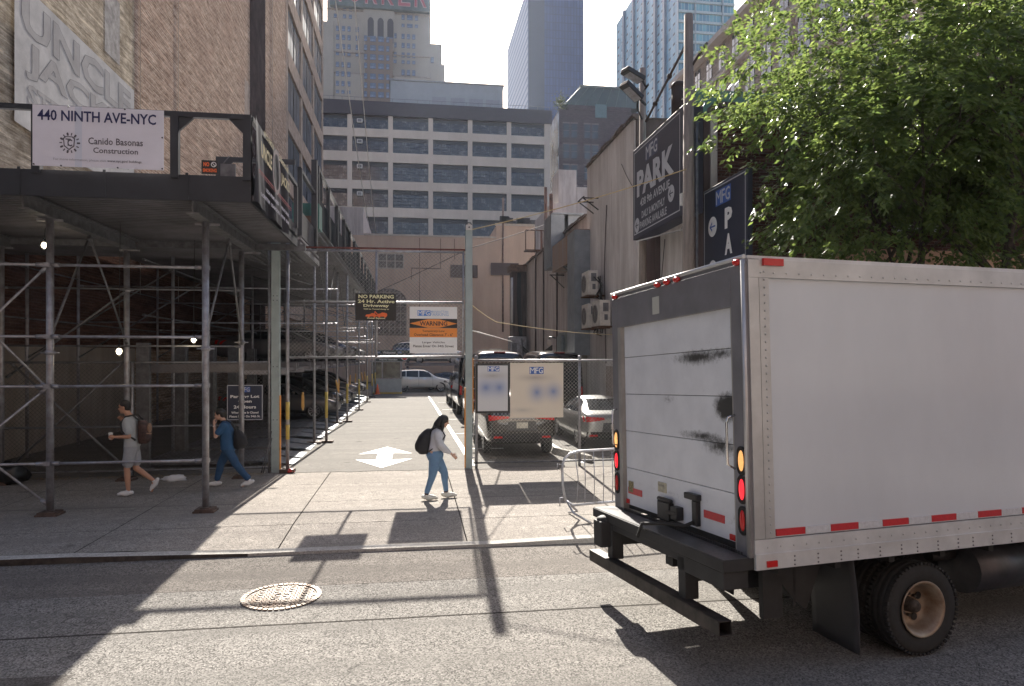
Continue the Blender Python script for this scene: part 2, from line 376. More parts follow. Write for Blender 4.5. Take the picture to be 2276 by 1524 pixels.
# manhole
def manhole():
    r = empty('manhole_cover', (-1.46, 8.02, -.1), 'round studded metal manhole cover with a worn rusty far edge set in the road', 'manhole cover')
    steel = mat('worn_cast_iron', (.36, .34, .31), .5, .4, .3, 5, c2=(.22, .13, .08))
    base = mat('cast_iron_recess', (.13, .11, .09), .7, .3, .3, 10)
    m = MB(); m.lathe([(0, .004), (.40, .004), (.40, -.03)], (-1.46, 8.02, -.1), 48, smooth=False); m.build('cover_plate', base, r)
    m = MB()
    for i in range(44):
        a0 = 2 * math.pi * i / 44; a1 = a0 + 2 * math.pi / 44 * .72
        p = [(math.cos(a) * q - 1.46, math.sin(a) * q + 8.02, -.096) for a, q in ((a0, .385), (a0, .435), (a1, .435), (a1, .385))]
        m.prism(p, (0, 0, .012))
    m.build('ring', steel, r)
    m = MB()
    for i in range(-9, 10):
        for j in range(-9, 10):
            x, y = i * .04 + (0.006 if j % 2 else -.006), j * .04
            d = math.hypot(x, y)
            if d > .355 or (d < .105 and d > .0 and abs(d - .08) > .012 and not (d < .05)): continue
            if (i % 4 == 2 and j % 2): continue
            m.cbox((x - 1.46, y + 8.02, -.093), (.030, .021, .012))
    m.build('studs', steel, r)
    m = MB(); m.lathe([(.09, .014), (.105, .014), (.105, .004)], (-1.46, 8.02, -.1), 24); m.build('centre_ring', steel, r)
manhole()

# ================================================================== BUILDINGS
pinkbrick = brick_mat('pink_brick', 'yzx', (.50, .365, .275), (.34, .225, .16), (.66, .56, .46), .30, .11, (.24, .15, .12), .5, stain=1.0, mort=.02)
dirtybrick = brick_mat('parged_brick', 'yzx', (.62, .53, .40), (.44, .36, .26), (.58, .50, .40), .23, .075, (.15, .11, .07), .9, stain=2.2, mort=.02)
redbrickf = brick_mat('red_brick_front', 'xzy', (.13, .062, .050), (.09, .042, .036), (.20, .16, .145), .22, .075, (.06, .04, .035), .6)
brownbrick = brick_mat('brown_brick', 'xzy', (.10, .07, .08), (.07, .05, .06), (.13, .10, .11), .6, .3, (.05, .04, .05), .4)
stoneband = mat('stone_band', (.42, .33, .27), .95, 0, .2, 1.5, spec=0)
darkpier = mat('dark_brown_pier', (.05, .035, .035), .95, 0, .3, 1.0, spec=0)
whitestucco = stucco_mat('white_stucco', (.74, .70, .68), (.26, .205, .19), .62)
greystucco = stucco_mat('grey_stucco', (.56, .50, .48), (.20, .16, .145), .75)
beigestucco = stucco_mat('beige_stucco', (.60, .45, .35), (.40, .29, .225), .6, scale=.35)
beigepaint = stucco_mat('beige_paint', (.42, .37, .32), (.22, .18, .16), .5)
factoryconc = stucco_mat('factory_concrete', (.61, .53, .46), (.43, .37, .31), .5, scale=.35)
hotelst = stucco_mat('hotel_brick', (.50, .42, .35), (.38, .31, .26), .5, scale=.12)
hoteldk = stucco_mat('hotel_dark_brick', (.34, .25, .20), (.22, .16, .13), .5, scale=.12)
purplecop = mat('dark_coping', (.035, .025, .035), .6, 0, .1, 1)
bluepane = mat('sky_reflecting_pane', (.05, .06, .085), .6, 0, .3, .6, spec=.1)
tealglass = mat('teal_curtain_glass', (.10, .24, .29), .1, .5, .3, .05, c2=(.05, .14, .19))
mullion = mat('pale_mullion', (.42, .45, .46), .5, .2, .1, 3)

# --- tall brick building on the left
b = empty('brick_building', (-10.3, 16, 0), 'tall pink brick building wall rising along the left of the parking lot', 'building')
XW = -10.3
m = MB(); m.box((-32, 27.4, 0), (XW, 58.5, 60)); m.box((-32, 58.5, 0), (XW - .35, 82.2, 60)); m.build('wall', pinkbrick, b)
m = MB(); m.box((-32, 13.2, 2.945), (XW + .012, 44, 6.3)); m.build('shaded_lower_wall', brick_mat('shade_painted_brick', 'yzx', (.16, .085, .065), (.11, .06, .048), (.20, .15, .13), .25, .09, (.06, .04, .035), .5), b)  # shade under the shed deck is put into this band's darker brick colour
m = MB(); m.box((-32, 17.2, 6.3), (XW - .004, 27.398, 60)); m.box((-32, 13, 2.95), (XW - 1.2, 17.198, 60)); m.build('weathered_wall', dirtybrick, b)
m = MB(); m.box((-32, 15.5, -.1), (XW + .03, 27.39, 2.94)); m.build('painted_base', beigepaint, b)
m = MB(); m.box((XW - .3, 45.8, 0), (XW + .03, 46.4, 60)); m.box((XW - .3, 46.4, 0), (XW + .02, 50.4, 60)); m.build('pier', darkpier, b)
m = MB(); m.box((XW + .002, 44.4, 14), (XW + .004, 45.7, 20)); m.build('pale_patch', mat('pale_parging', (.40, .33, .28), .95, 0, .15, 2, spec=0), b)
m = MB(); m.box((XW, 24.9, 13.0), (XW + .002, 26.1, 15.2)); m.build('patched_opening', mat('white_patch', (.42, .39, .36), .95, 0, .25, 3, spec=0), b)
for y0 in (58.5, 66.2, 74.0, 81.4):
    m = MB(); m.box((XW - .34, y0, 0), (XW + .02, y0 + .8, 60)); m.build('pier', stoneband, b)
zs = [6 + 5.25 * i for i in range(10)]
for z in zs:
    m = MB(); m.box((XW - .34, 59.3, z), (XW + .05, 81.4, z + 1.5)); m.build('spandrel', stoneband, b)
wm = MB(); wm.box((-.12, .05, .05), (0, 3.15, 3.55)); wme = wm.mesh('window', blackm)
wp = MB(); wp.box((-.02, .18, .15), (.02, 1.52, 3.45)); wp.box((-.02, 1.68, .15), (.02, 3.02, 3.45)); wpe = wp.mesh('pane', bluepane)
for z in zs[:8]:
    for y0 in (59.4, 62.8, 67.1, 70.5, 74.9, 78.2):
        w = inst('window', wme, (XW - .12, y0, z + 1.6), b); p = inst('pane', wpe, (0, 0, 0), None); p.parent = w; p.location = (0, 0, 0)
# vertical conduits down the wall
for y0 in (27.9, 32.2): 
    m = MB(); m.tube([(XW + .02, y0, 5), (XW + .02, y0, 60)], .012, 5); m.build('conduit', mat('light_conduit', (.45, .4, .35), .9, spec=0), b)
m = MB(); m.tube([(XW + .03, 52.8, 5), (XW + .03, 52.8, 60)], .02, 5); m.build('conduit', MATS['light_conduit'], b)

# --- banner on the wall
b = empty('wall_banner', (-10.2, 19.4, 8.7), 'faded white steakhouse banner hung on the brick wall', 'banner')
F = frame((-10.2, 19.4, 8.75), (0, 1, 0), (0, 0, 1))
bannerm = mat('faded_banner', (.50, .48, .46), .95, 0, .12, 1.2, .15, 3, spec=0)
fadedg = mat('faded_lettering', (.40, .38, .365), .95, 0, .08, 1.2, spec=0); fadedl = mat('faded_outline', (.20, .19, .19), .95, 0, .08, 1, spec=0)
m = MB(); nx, nz = 24, 12; vs = []
for i in range(nx + 1):
    for j in range(nz + 1):
        x, z = 7.7 * i / nx, 3.75 * j / nz
        vs.append(F @ Vector((x, z - .12 * math.sin(math.pi * i / nx) * (1 if j == 0 else 0), 0)))
m.add(vs, [(i * (nz + 1) + j, (i + 1) * (nz + 1) + j, (i + 1) * (nz + 1) + j + 1, i * (nz + 1) + j + 1) for i in range(nx) for j in range(nz)], 0, True)
m.build('banner_cloth', bannerm, b)
for s, x, z, w, h in (('UNCLE', 3.85, 3.03, 7.1, 1.05), ('JACK\'S', 3.7, 1.87, 6.4, 1.05), ('STEAKHOUSE', 3.9, .95, 6.6, .56)):
    m = MB(); layers(m, F, s, x, z, w, h, [(.040, 1, .003), (.030, 0, .005)]); m.build('lettering', [fadedg, fadedl, bannerm], b)

# --- factory building of the white concrete grid
b = empty('loft_building', (4, 138, 0), 'white concrete loft building with rows of wide steel windows and dark parapet', 'building')
Y0 = 138.0
XC = [-12.2 + 7.93 * i for i in range(-2, 6)]; XC[-1] = 27.5
def zy(y): return 2.6 + (795 - y) * .0908
rows = [(zy(t), zy(u)) for t, u in ((268, 295), (313, 346), (367, 408), (427, 466), (487, 527), (547, 585), (607, 645))]
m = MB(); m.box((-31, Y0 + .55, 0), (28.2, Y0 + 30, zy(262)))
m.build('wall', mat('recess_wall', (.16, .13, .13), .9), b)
for i, x in enumerate(XC):
    m = MB(); w = .46 if i < 7 else .64; m.box((x - w, Y0 - .04, 0), (x + w, Y0 + .6, zy(262))); m.build('pier', factoryconc, b)
bounds = [zy(262)] + [v for r in rows for v in r]
for i in range(len(rows)):
    top = rows[i][1]; bot = rows[i + 1][0] if i + 1 < len(rows) else 0
    m = MB(); m.box((-31, Y0, bot), (27.9, Y0 + .58, top)); m.build('spandrel', factoryconc, b)
m = MB(); m.box((-31, Y0 - .3, zy(266)), (28.4, Y0 + 30, zy(236))); m.build('parapet', purplecop, b)
m = MB()
for k in range(24): m.tube([(-28.4 + 2.45 * k, Y0 + .4, zy(236)), (-28.4 + 2.45 * k, Y0 + .4, zy(236) + .9)], .03, 4)
m.tube([(-31, Y0 + .4, zy(236) + .9), (28.1, Y0 + .4, zy(236) + .9)], .04, 4); m.build('roof_railing', galv_dull, b)
# windows: frame with muntins, panes with mixed reflections painted into their colour
loftpane = bpy.data.materials.new('loft_pane'); loftpane.use_nodes = True; n, l, bb = nt(loftpane)
v = remap(n, l, 'xzy'); t = n.new('ShaderNodeTexBrick'); t.offset = 0; t.inputs['Scale'].default_value = 1; t.inputs['Brick Width'].default_value = .88; t.inputs['Row Height'].default_value = .80
t.inputs['Mortar Size'].default_value = 0; t.inputs['Color1'].default_value = (0, 0, 0, 1); t.inputs['Color2'].default_value = (1, 1, 1, 1); l.new(v, t.inputs['Vector'])
nz_ = noise_(n, l, v, .9, 4, .8); ad = n.new('ShaderNodeMath'); ad.operation = 'MULTIPLY'; l.new(ramp(n, l, nz_, .45, .62), ad.inputs[0]); l.new(t.outputs['Color'], ad.inputs[1])
l.new(mix(n, l, ad.outputs[0], (.03, .034, .055), (.22, .22, .235)), bb.inputs['Base Color']); bb.inputs['Roughness'].default_value = .15
MATS['loft_pane'] = loftpane
rowmesh = {}
for ri, (zt, zb) in enumerate(rows):
    h = zt - zb
    for i in range(7):
        x0, x1 = XC[i] + .46, XC[i + 1] - .46; w = x1 - x0
        key = (round(w, 2), round(h, 2))
        if key not in rowmesh:
            f = MB(); hh = h * .76
            f.box((0, 0, hh), (w, .3, h)); f.box((0, 0, 0), (w, .12, .10))  # dark box across the top stands in for the recess shade
            for k in range(17): t_ = .12 if k % 4 == 0 else .045; xx = w * k / 16; f.box((xx - t_ / 2 if k else 0, 0, .10), (xx + t_ / 2 if k < 16 else w, .10, hh))
            for k in range(1, 4): f.box((0, .01, .1 + (hh - .1) * k / 4 - .02), (w, .09, .1 + (hh - .1) * k / 4 + .02))
            g = MB(); g.box((.01, .08, .05), (w - .01, .10, hh))
            rowmesh[key] = (f.mesh('window', mat('window_steel', (.012, .012, .016), .6, 0, .1, 3)), g.mesh('pane', loftpane))
        wo = inst('window', rowmesh[key][0], (x0, Y0 + .3, zb), b); po = inst('pane', rowmesh[key][1], (0, 0, 0), None); po.parent = wo; po.location = (0, 0, 0)
for ri in range(4):
    m = MB(); zc = rows[ri][0] - .97; m.box((-10.8, Y0 - .1, zc - .38), (-9.75, Y0 + .3, zc + .38)); m.box((-10.66, Y0 - .12, zc - .26), (-9.89, Y0 - .1, zc + .26), 1)
    tag(m.build('air_conditioner', [offwhite, galv_dull]), ['window air conditioner in the topmost window row of the white loft building', 'window air conditioner in the second window row of the white loft building', 'window air conditioner in the third window row of the white loft building', 'window air conditioner in the fourth window row of the white loft building'][ri], 'air conditioner', 'window air conditioners of the loft building')
# --- penthouse
b = empty('rooftop_penthouse', (7, 144, 53), 'grey corrugated metal penthouse on the roof of the loft building', 'rooftop structure')
m = MB(); m.box((-4.5, 144, 53.0), (19.1, 160, 60.2))
for k in range(62): m.box((-4.4 + .38 * k, 143.94, 53), (-4.27 + .38 * k, 144, 60.1))
m.build('wall', mat('penthouse_metal', (.36, .37, .39), .6, .1, .06, .5), b)
m = MB(); m.box((-4.75, 143.8, 60.2), (19.35, 160.2, 60.5)); m.build('roof', mat('penthouse_trim', (.28, .28, .29), .6), b)
for x in (4.1, 8.0, 11.8, 15.4):
    m = MB(); m.box((x, 143.85, 53.2), (x + 2.95, 143.935, 57.2)); m.box((x + 1.4, 143.8, 53.2), (x + 1.53, 143.849, 57.2)); m.build('louvre_panel', mat('penthouse_louvre', (.30, .30, .33), .6, 0, .05), b)

# --- hotel tower
b = empty('hotel_tower', (-14, 300, 0), 'tall stepped tan brick hotel tower with red rooftop letters', 'building')
HX0, HX1 = -36.0, 7.9
m = MB(); m.box((HX0, 300, 0), (HX1, 330, 175)); m.box((-60, 301, 0), (12.9, 330, 140.0)); m.box((-62, 300.5, 0), (14.2, 329, 131)); m.box((-38, 299.5, 0), (-37.2 + 4, 330, 146))
m.build('wall', hotelst, b)
for (x0, x1, z1, yy) in ((-32.5, -20.6, 124, 299.2), (-7.6, 6.2, 124, 299.2), (-31, -8, 0, 299)):
    if z1:
        m = MB(); m.box((x0, yy, 0), (x1, 300, z1)); m.build('bay', hotelst, b)
m = MB(); m.box((-19.9, 298.6, 0), (-8.3, 300, 140)); m.build('centre_bay', hoteldk, b)
m = MB(); m.box((-20.6, 298.9, 134.5), (-7.7, 300, 152)); m.build('arcade', hotelst, b)
for k in range(3):
    m = MB(); x = -18.9 + 4.15 * k; pts = [(x, 298.85, 138), (x + 2.6, 298.85, 138), (x + 2.6, 298.85, 147.2), (x + 2.1, 298.85, 148.3), (x + 1.3, 298.85, 148.7), (x + .5, 298.85, 148.3), (x, 298.85, 147.2)]
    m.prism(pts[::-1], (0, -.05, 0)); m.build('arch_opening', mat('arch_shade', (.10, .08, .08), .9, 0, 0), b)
m = MB()
for z in (151.2, 133.2, 124.2): m.box((HX0, 299.6, z), (HX1, 300, z + .5))
m.build('stone_course', stoneband, b)
wsm = MB(); wsm.box((-.65, -.02, -1.2), (.65, .15, 1.2), 1)
for (a, c) in ((-.52, -.04), (.04, .52)):
    for (d, e) in ((-1.05, -.06), (.06, 1.05)): wsm.box((a, -.05, d), (c, .1, e), 0)
wsmall = wsm.mesh('window', [mat('hotel_pane', (.26, .30, .40), .4, 0, .4, .4), mat('hotel_sash', (.10, .11, .17), .6, 0, 0)])
wide = MB(); wide.box((-1.2, -.02, -1.2), (1.2, .15, 1.2), 1)
for q in range(2):
    for (a, c) in ((-1.08, -.62), (-.5, -.06)) if q == 0 else ((.06, .5), (.62, 1.08)):
        for (d, e) in ((-1.05, -.06), (.06, 1.05)): wide.box((a, -.05, d), (c, .1, e), 0)
wwide = wide.mesh('window', [MATS['hotel_pane'], MATS['hotel_sash']])
# image columns of the photograph, converted once to metres
def hx(px): return -14.2 + (px - 850) * .1905
def hzz(py): return 2.6 + (795 - py) * .197
cnt = 0
for px_ in (759, 772, 784, 802):
    for py_ in (80, 99, 119, 137): 
        inst('window', wsmall, (hx(px_), 299.15 if py_ > 130 else 299.9, hzz(py_)), b, sc=(1, 1, .5 if py_ == 137 else .9)); cnt += 1
for px_ in (759, 771, 784):
    for py_ in (160, 180, 201, 219): inst('window', wsmall, (hx(px_), 299.1, hzz(py_)), b, sc=(1, 1, .6 if py_ == 219 else .9))
for px_ in (754, 774, 787):
    for py_ in (36, 53): inst('window', wsmall, (hx(px_), 299.9, hzz(py_)), b, sc=(1, 1, .9 if py_ == 36 else .7))
for px_ in (904, 934):
    for py_ in (46, 64): inst('window', wsmall, (hx(px_), 299.9, hzz(py_)), b, sc=(1, 1, .9 if py_ == 46 else .6))
for py_ in (46, 64): inst('window', wwide, (hx(919), 299.9, hzz(py_)), b, sc=(1, 1, .9 if py_ == 46 else .7))
for px_ in (821, 870):
    for py_ in (101, 121, 141, 160, 183, 203, 222): inst('window', wsmall, (hx(px_), 298.5, hzz(py_)), b)
for px_ in (837, 855):
    for py_ in (101, 121, 141, 160, 183, 203, 222): inst('window', wwide, (hx(px_), 298.5, hzz(py_)), b)
for px_ in (886, 904, 916, 928):
    for py_ in (88, 108, 129, 146): inst('window', wsmall, (hx(px_), 299.1 if py_ > 140 else 299.9, hzz(py_)), b, sc=(1, 1, .6 if py_ == 146 else .9))
for px_ in (904, 916, 928): inst('window', wsmall, (hx(px_), 299.1, hzz(169)), b)
for py_ in (134,): 
    for px_ in (959, 970): inst('window', wsmall, (hx(px_), 300.85, hzz(py_)), b)
inst('window', wwide, (hx(960), 300.4, hzz(170)), b)
for py_ in (155, 176, 195): inst('window', wwide, (hx(724), 300.4, hzz(py_)), b)
inst('window', wsmall, (hx(723), 300.8, hzz(118)), b)
for k in range(3): inst('window', wwide, (-17.6 + 4.15 * k, 298.75, 139.3), b)
# roof sign: letters on a dark band
m = MB(); m.box((-34.6, 297.6, 152.2), (HX1 - .2, 299.9, 164)); m.build('sign_backing', mat('sign_backing', (.17, .19, .18), .8, 0, .2, .2), b)
redlet = mat('faded_red_letter', (.50, .10, .12), .6, 0, .08, .3); pinkl = mat('letter_rim', (.62, .38, .38), .6, 0, 0)
F = frame((-34.6, 297.5, 152.6), (1, 0, 0), (0, 0, 1))
for i, ch in enumerate('YORKER'):
    m = MB(); cx = 3.4 + 6.95 * i + (1.0 if i == 0 else 0); txt(m, F, ch, cx, 6.1, 5.3, 10.4, 1, .25, .02); txt(m, F, ch, cx, 6.1, 5.0, 10.0, 0, .5, -.005); m.build('letter', [redlet, pinkl], b)

# --- dark glass tower
b = empty('glass_tower', (70, 330, 0), 'dark blue glass office tower with a pale left side', 'building')
TX = 56.2
grid = bpy.data.materials.new('dark_tower_glass'); grid.use_nodes = True; n, l, bb = nt(grid)
v = remap(n, l, 'xzy'); t = n.new('ShaderNodeTexBrick'); t.offset = 0; l.new(v, t.inputs['Vector']); t.inputs['Scale'].default_value = 1; t.inputs['Brick Width'].default_value = 1.5; t.inputs['Row Height'].default_value = 3.9; t.inputs['Mortar Size'].default_value = .16; t.inputs['Mortar Smooth'].default_value = 0
t.inputs['Color1'].default_value = (.018, .040, .13, 1); t.inputs['Color2'].default_value = (.026, .055, .17, 1); t.inputs['Mortar'].default_value = (.012, .026, .09, 1)
l.new(t.outputs['Color'], bb.inputs['Base Color']); bb.inputs['Roughness'].default_value = .35; bb.inputs['Specular IOR Level'].default_value = .3; MATS['dtg'] = grid
m = MB(); m.box((TX, 330, 0), (84, 403.5, 186)); m.build('curtain_wall', grid, b)
m = MB(); m.box((TX + .2, 329.7, 0), (TX + 8, 330, 186)); m.build('service_bay', mat('tower_dark_bay', (.012, .02, .05), .4, 0, .1, .1), b)
pale = bpy.data.materials.new('striped_side'); pale.use_nodes = True; n, l, bb = nt(pale)
v = remap(n, l, 'yzx'); t = n.new('ShaderNodeTexBrick'); t.offset = 0; l.new(v, t.inputs['Vector']); t.inputs['Scale'].default_value = 1; t.inputs['Brick Width'].default_value = 900; t.inputs['Row Height'].default_value = 3.9; t.inputs['Mortar Size'].default_value = .75; t.inputs['Mortar Smooth'].default_value = 0
t.inputs['Color1'].default_value = (.30, .37, .50, 1); t.inputs['Color2'].default_value = (.30, .37, .50, 1); t.inputs['Mortar'].default_value = (.14, .20, .33, 1)
l.new(t.outputs['Color'], bb.inputs['Base Color']); bb.inputs['Roughness'].default_value = .7; bb.inputs['Specular IOR Level'].default_value = .1; MATS['str'] = pale
m = MB(); m.box((TX - .12, 330.3, 0), (TX - .002, 403.4, 186)); m.build('side_wall', pale, b)

# --- brown stepped brick building with a glass roof storey
b = empty('brick_tower', (36, 140, 0), 'dark brown brick tower with paired windows and green glass penthouse', 'building')
m = MB(); m.box((30.4, 140, 0), (48, 165, 54.6)); m.box((32.3, 139.9, 54.6), (46, 160, 55.6), 0)
m.build('wall', brownbrick, b)
m = MB(); m.box((30.28, 140.2, 0), (30.398, 164, 54.2)); m.build('side_wall', mat('side_glass', (.3, .36, .48), .2, .2, .5, .3), b)
m = MB(); m.add([(31.4, 140.2, 55.6), (48, 140.2, 55.6), (48, 155, 55.6), (31.4, 155, 55.6), (35.4, 141.6, 60.2), (48, 141.6, 59.9), (48, 153, 59.9), (35.4, 153, 60.2)], [(0, 1, 5, 4), (1, 2, 6, 5), (2, 3, 7, 6), (3, 0, 4, 7), (4, 5, 6, 7)])
m.build('glass_storey', mat('green_glass', (.05, .075, .07), .35, .0, .2, .2), b)
m = MB(); m.box((35.2, 141.3, 60.1), (48.2, 153, 60.5)); 
for k in range(8): m.bar((31.6 + k * 2.2, 140.15, 55.7), (35.4 + k * 1.7, 141.5, 60.1), .12, .12)
m.build('glass_frame', mat('green_frame', (.12, .15, .14), .6), b)
m = MB(); m.box((38.1, 139.85, 53.2), (40.6, 140.1, 56.0)); m.build('window', mat('dim_teal', (.10, .16, .17), .4, 0, .1), b)
m = MB(); m.box((-.62, -.06, -1.45), (.62, .06, 1.45), 0); m.box((-.78, -.10, 1.45), (.78, .06, 1.75), 1); m.box((-.62, -.075, -.06), (.62, -.06, .06), 1)
wbr = m.mesh('window', [mat('dim_pane', (.055, .065, .085), .2, 0, .4, .3), mat('brown_lintel', (.17, .13, .13), .8)])
for zi in range(6):
    for x in (31.9, 33.6, 36.4, 38.1): inst('window', wbr, (x, 139.98, 50.2 - 4.35 * zi), b)
# --- roof shrub
m = MB(); rr = random.Random(8)
for k in range(500):
    a, q = rr.uniform(0, 6.3), abs(rr.gauss(0, .7)); c = Vector((30.9 + math.cos(a) * q * 1.1, 140.8 + math.sin(a) * q, 56.2 + rr.gauss(0, .9))); d = Vector((rr.gauss(0, 1), rr.gauss(0, 1), rr.gauss(0, 1))).normalized() * .22; e = d.orthogonal().normalized() * .12
    m.add([c - d, c + e, c + d, c - e], [(0, 1, 2, 3)])
m2 = empty('roof_shrub', (30.9, 140.8, 55), 'small yellow green shrub on the roof edge of the brown brick tower', 'shrub'); m.build('foliage', mat('shrub_leaf', (.16, .17, .04), .7), m2)
m = MB(); m.tube([(30.9, 140.8, 54.6), (30.9, 140.8, 56.6)], .05, 5); m.build('stem', wood, m2)

# --- light blue glass tower
b = empty('apartment_tower', (85, 205, 0), 'light blue glass apartment tower with balconies of pale mullions', 'building')
BX = 80.3
m = MB(); m.box((BX, 200, 0), (98.8, 263, 135)); m.build('core', mat('tower_core', (.28, .38, .42), .6, 0, .1, .1), b)
ltglass = bpy.data.materials.new('light_tower_glass'); ltglass.use_nodes = True; n, l, bb = nt(ltglass)
v = remap(n, l, 'yzx'); t = n.new('ShaderNodeTexBrick'); t.offset = 0; l.new(v, t.inputs['Vector']); t.inputs['Scale'].default_value = 1; t.inputs['Brick Width'].default_value = 1.9; t.inputs['Row Height'].default_value = 3.1; t.inputs['Mortar Size'].default_value = .07; t.inputs['Mortar Smooth'].default_value = 0
t.inputs['Color1'].default_value = (.22, .42, .56, 1); t.inputs['Color2'].default_value = (.10, .22, .34, 1); t.inputs['Mortar'].default_value = (.42, .50, .54, 1); t.inputs['Bias'].default_value = -.3
l.new(t.outputs['Color'], bb.inputs['Base Color']); bb.inputs['Roughness'].default_value = .5; bb.inputs['Specular IOR Level'].default_value = .3; MATS['ltg'] = ltglass
m = MB(); m.box((BX - .1, 200, 0), (BX - .003, 263, 134.6)); m.build('side_curtain_wall', ltglass, b)
for y in (208.5, 217, 228, 239.5, 251):
    m = MB(); m.box((BX - .9, y, 0), (BX - .101, y + 1.6, 134.8)); m.build('vertical_fin', mat('fin_grey', (.20, .24, .30), .5, .2, .1), b)
dk = MB(); rr = random.Random(2)
for zi in range(20, 43):
    for y in (201.5, 205, 211.5, 215, 220.5, 225, 231.5, 236, 243, 248, 254, 259): dk.box((BX - .16, y, zi * 3.1 + .1), (BX - .101, y + 1.5, zi * 3.1 + .75))
tag(dk.build('vent_panels', mat('dark_vent', (.05, .07, .11), .5), b), kind='stuff')
ftglass = bpy.data.materials.new('front_tower_glass'); ftglass.use_nodes = True; n, l, bb = nt(ftglass)
v = remap(n, l, 'xzy'); t = n.new('ShaderNodeTexBrick'); t.offset = 0; l.new(v, t.inputs['Vector']); t.inputs['Scale'].default_value = 1; t.inputs['Brick Width'].default_value = 1.15; t.inputs['Row Height'].default_value = 3.1; t.inputs['Mortar Size'].default_value = .05; t.inputs['Mortar Smooth'].default_value = 0
t.inputs['Color1'].default_value = (.20, .42, .46, 1); t.inputs['Color2'].default_value = (.05, .13, .22, 1); t.inputs['Mortar'].default_value = (.62, .70, .68, 1); t.inputs['Bias'].default_value = -.15
l.new(t.outputs['Color'], bb.inputs['Base Color']); bb.inputs['Roughness'].default_value = .15; bb.inputs['Metallic'].default_value = .2
m = MB(); m.box((BX + .01, 199.9, 0), (98.7, 199.997, 134.7)); m.build('front_curtain_wall', ftglass, b)
m = MB()
for zi in range(15, 44): m.box((BX - .1, 199.4, zi * 3.1 - .1), (98.8, 199.898, zi * 3.1 + .62))
m.build('balcony_slabs', mat('balcony_pale', (.50, .56, .56), .6), b)
for x in (BX - .15, 85.8, 94.6):
    m = MB(); m.box((x, 199.2, 0), (x + .35, 199.9, 135)); m.build('column', mullion, b)

# --- ornate masonry building on the right
b = empty('masonry_building', (28, 60, 0), 'ornate tan masonry building with arched windows seen above the tree', 'building')
orn = brick_mat('tan_masonry', 'yzx', (.52, .44, .38), (.42, .35, .30), (.52, .47, .42), .8, .35, (.15, .11, .10), .5)
OX = 28.0
m = MB(); m.box((OX, 30, 0), (55, 69.6, 31.4)); m.box((OX - .25, 30, 0), (OX, 31.5, 31.4)); m.box((OX - .2, 67.9, 0), (OX, 69.6, 31.4)); m.build('wall', orn, b)
palest = stucco_mat('pale_stone_trim', (.60, .55, .51), (.38, .33, .30), .5)
for (z, dz, dx) in ((31.4, .5, .9), (28.1, .35, .45), (23.6, .5, .6), (22.6, .6, .3), (18.5, .4, .4)):
    m = MB(); m.box((OX - dx, 30, z), (OX + .2, 69.8, z + dz)); m.build('cornice', palest, b)
rc = MB(); rc.box((-.06, -.55, 0), (.06, .55, 2.0), 0); rc.box((-.12, -.68, -.18), (.06, .68, 0), 1); rc.box((-.08, -.04, 0), (-.06, .04, 2), 1); rc.box((-.08, -.55, .95), (-.06, .55, 1.02), 1)
rcm = rc.mesh('window', [glass, palest])
ar = MB(); pts = [(0, -.75, 0), (0, .75, 0), (0, .75, 3.0)] + [(0, .75 * math.cos(a), 3.0 + .75 * math.sin(a)) for a in [math.pi * k / 8 for k in range(1, 8)]] + [(0, -.75, 3.0)]
ar.prism(pts, (-.06, 0, 0), 0)
for k in range(8):
    a0, a1 = math.pi * k / 8, math.pi * (k + 1) / 8; ar.prism([(-.001, .77 * math.cos(a0), 3 + .77 * math.sin(a0)), (-.001, .98 * math.cos(a0), 3 + .98 * math.sin(a0)), (-.001, .98 * math.cos(a1), 3 + .98 * math.sin(a1)), (-.001, .77 * math.cos(a1), 3 + .77 * math.sin(a1))], (-.14, 0, 0), 1)
ar.box((-.1, -.04, 0), (-.06, .04, 3.7), 1); ar.box((-.1, -.75, 1.5), (-.06, .75, 1.6), 1); arm = ar.mesh('window', [glass, palest])
for k in range(14):
    y = 32.5 + 2.65 * k
    inst('window', rcm, (OX - .02, y, 29.0), b); inst('window', arm, (OX - .02, y, 24.2), b); inst('window', rcm, (OX - .02, y, 19.6), b)

# --- beige stucco building closing the lot
b = empty('stucco_building', (2, 76, 0), 'beige stucco building with an arched window closing the back of the lot', 'building')
m = MB(); m.box((-15, 76, 0), (9.3, 96, 15.96)); m.box((9.3, 75.95, 0), (26, 96, 17.4)); m.build('wall', beigestucco, b)
m = MB(); m.box((-5.2, 75.9, 15.96), (9.3, 76.3, 16.15)); m.build('coping', mat('coping_beige', (.5, .44, .38), .8), b)
m = MB(); m.box((9.2, 75.85, 17.4), (26, 76.3, 17.65)); m.build('coping', MATS['coping_beige'], b)
m = MB(); m.box((-16, 76.1, 15.96), (-5.3, 96, 19), 0); m.build('side_block', greystucco, b)
m = MB(); m.box((4.2, 75.8, 11.5), (7.2, 75.99, 12.9)); m.build('dark_vent', mat('vent_brown', (.09, .06, .055), .8, 0, .1, 5, stretch=(1, 1, 8)), b)
m = MB(); m.box((8.7, 75.7, 11.86), (11.8, 75.945, 13.2)); m.build('dark_vent', MATS['vent_brown'], b)
m = MB(); m.box((-3.74, 75.93, 12.35), (-.92, 76.0, 14.06), 0)
for k in range(3):
    for j in range(2): m.box((-3.62 + .92 * k, 75.90, 12.47 + .77 * j), (-2.84 + .92 * k, 75.93, 13.14 + .77 * j), 1)
m.build('window', [mat('window_frame_beige', (.42, .36, .31), .8), mat('aged_pane', (.10, .07, .06), .3, 0, .5, 3)], b)
m = MB(); pts = [(-4.41, 5.05)] + [(-2.51 - 1.9 * math.cos(math.pi * k / 12), 8.73 + 1.47 * math.sin(math.pi * k / 12)) for k in range(13)] + [(-.61, 5.05)]
m.prism([(x, 75.99, z) for x, z in pts], (0, -.06, 0), 0)
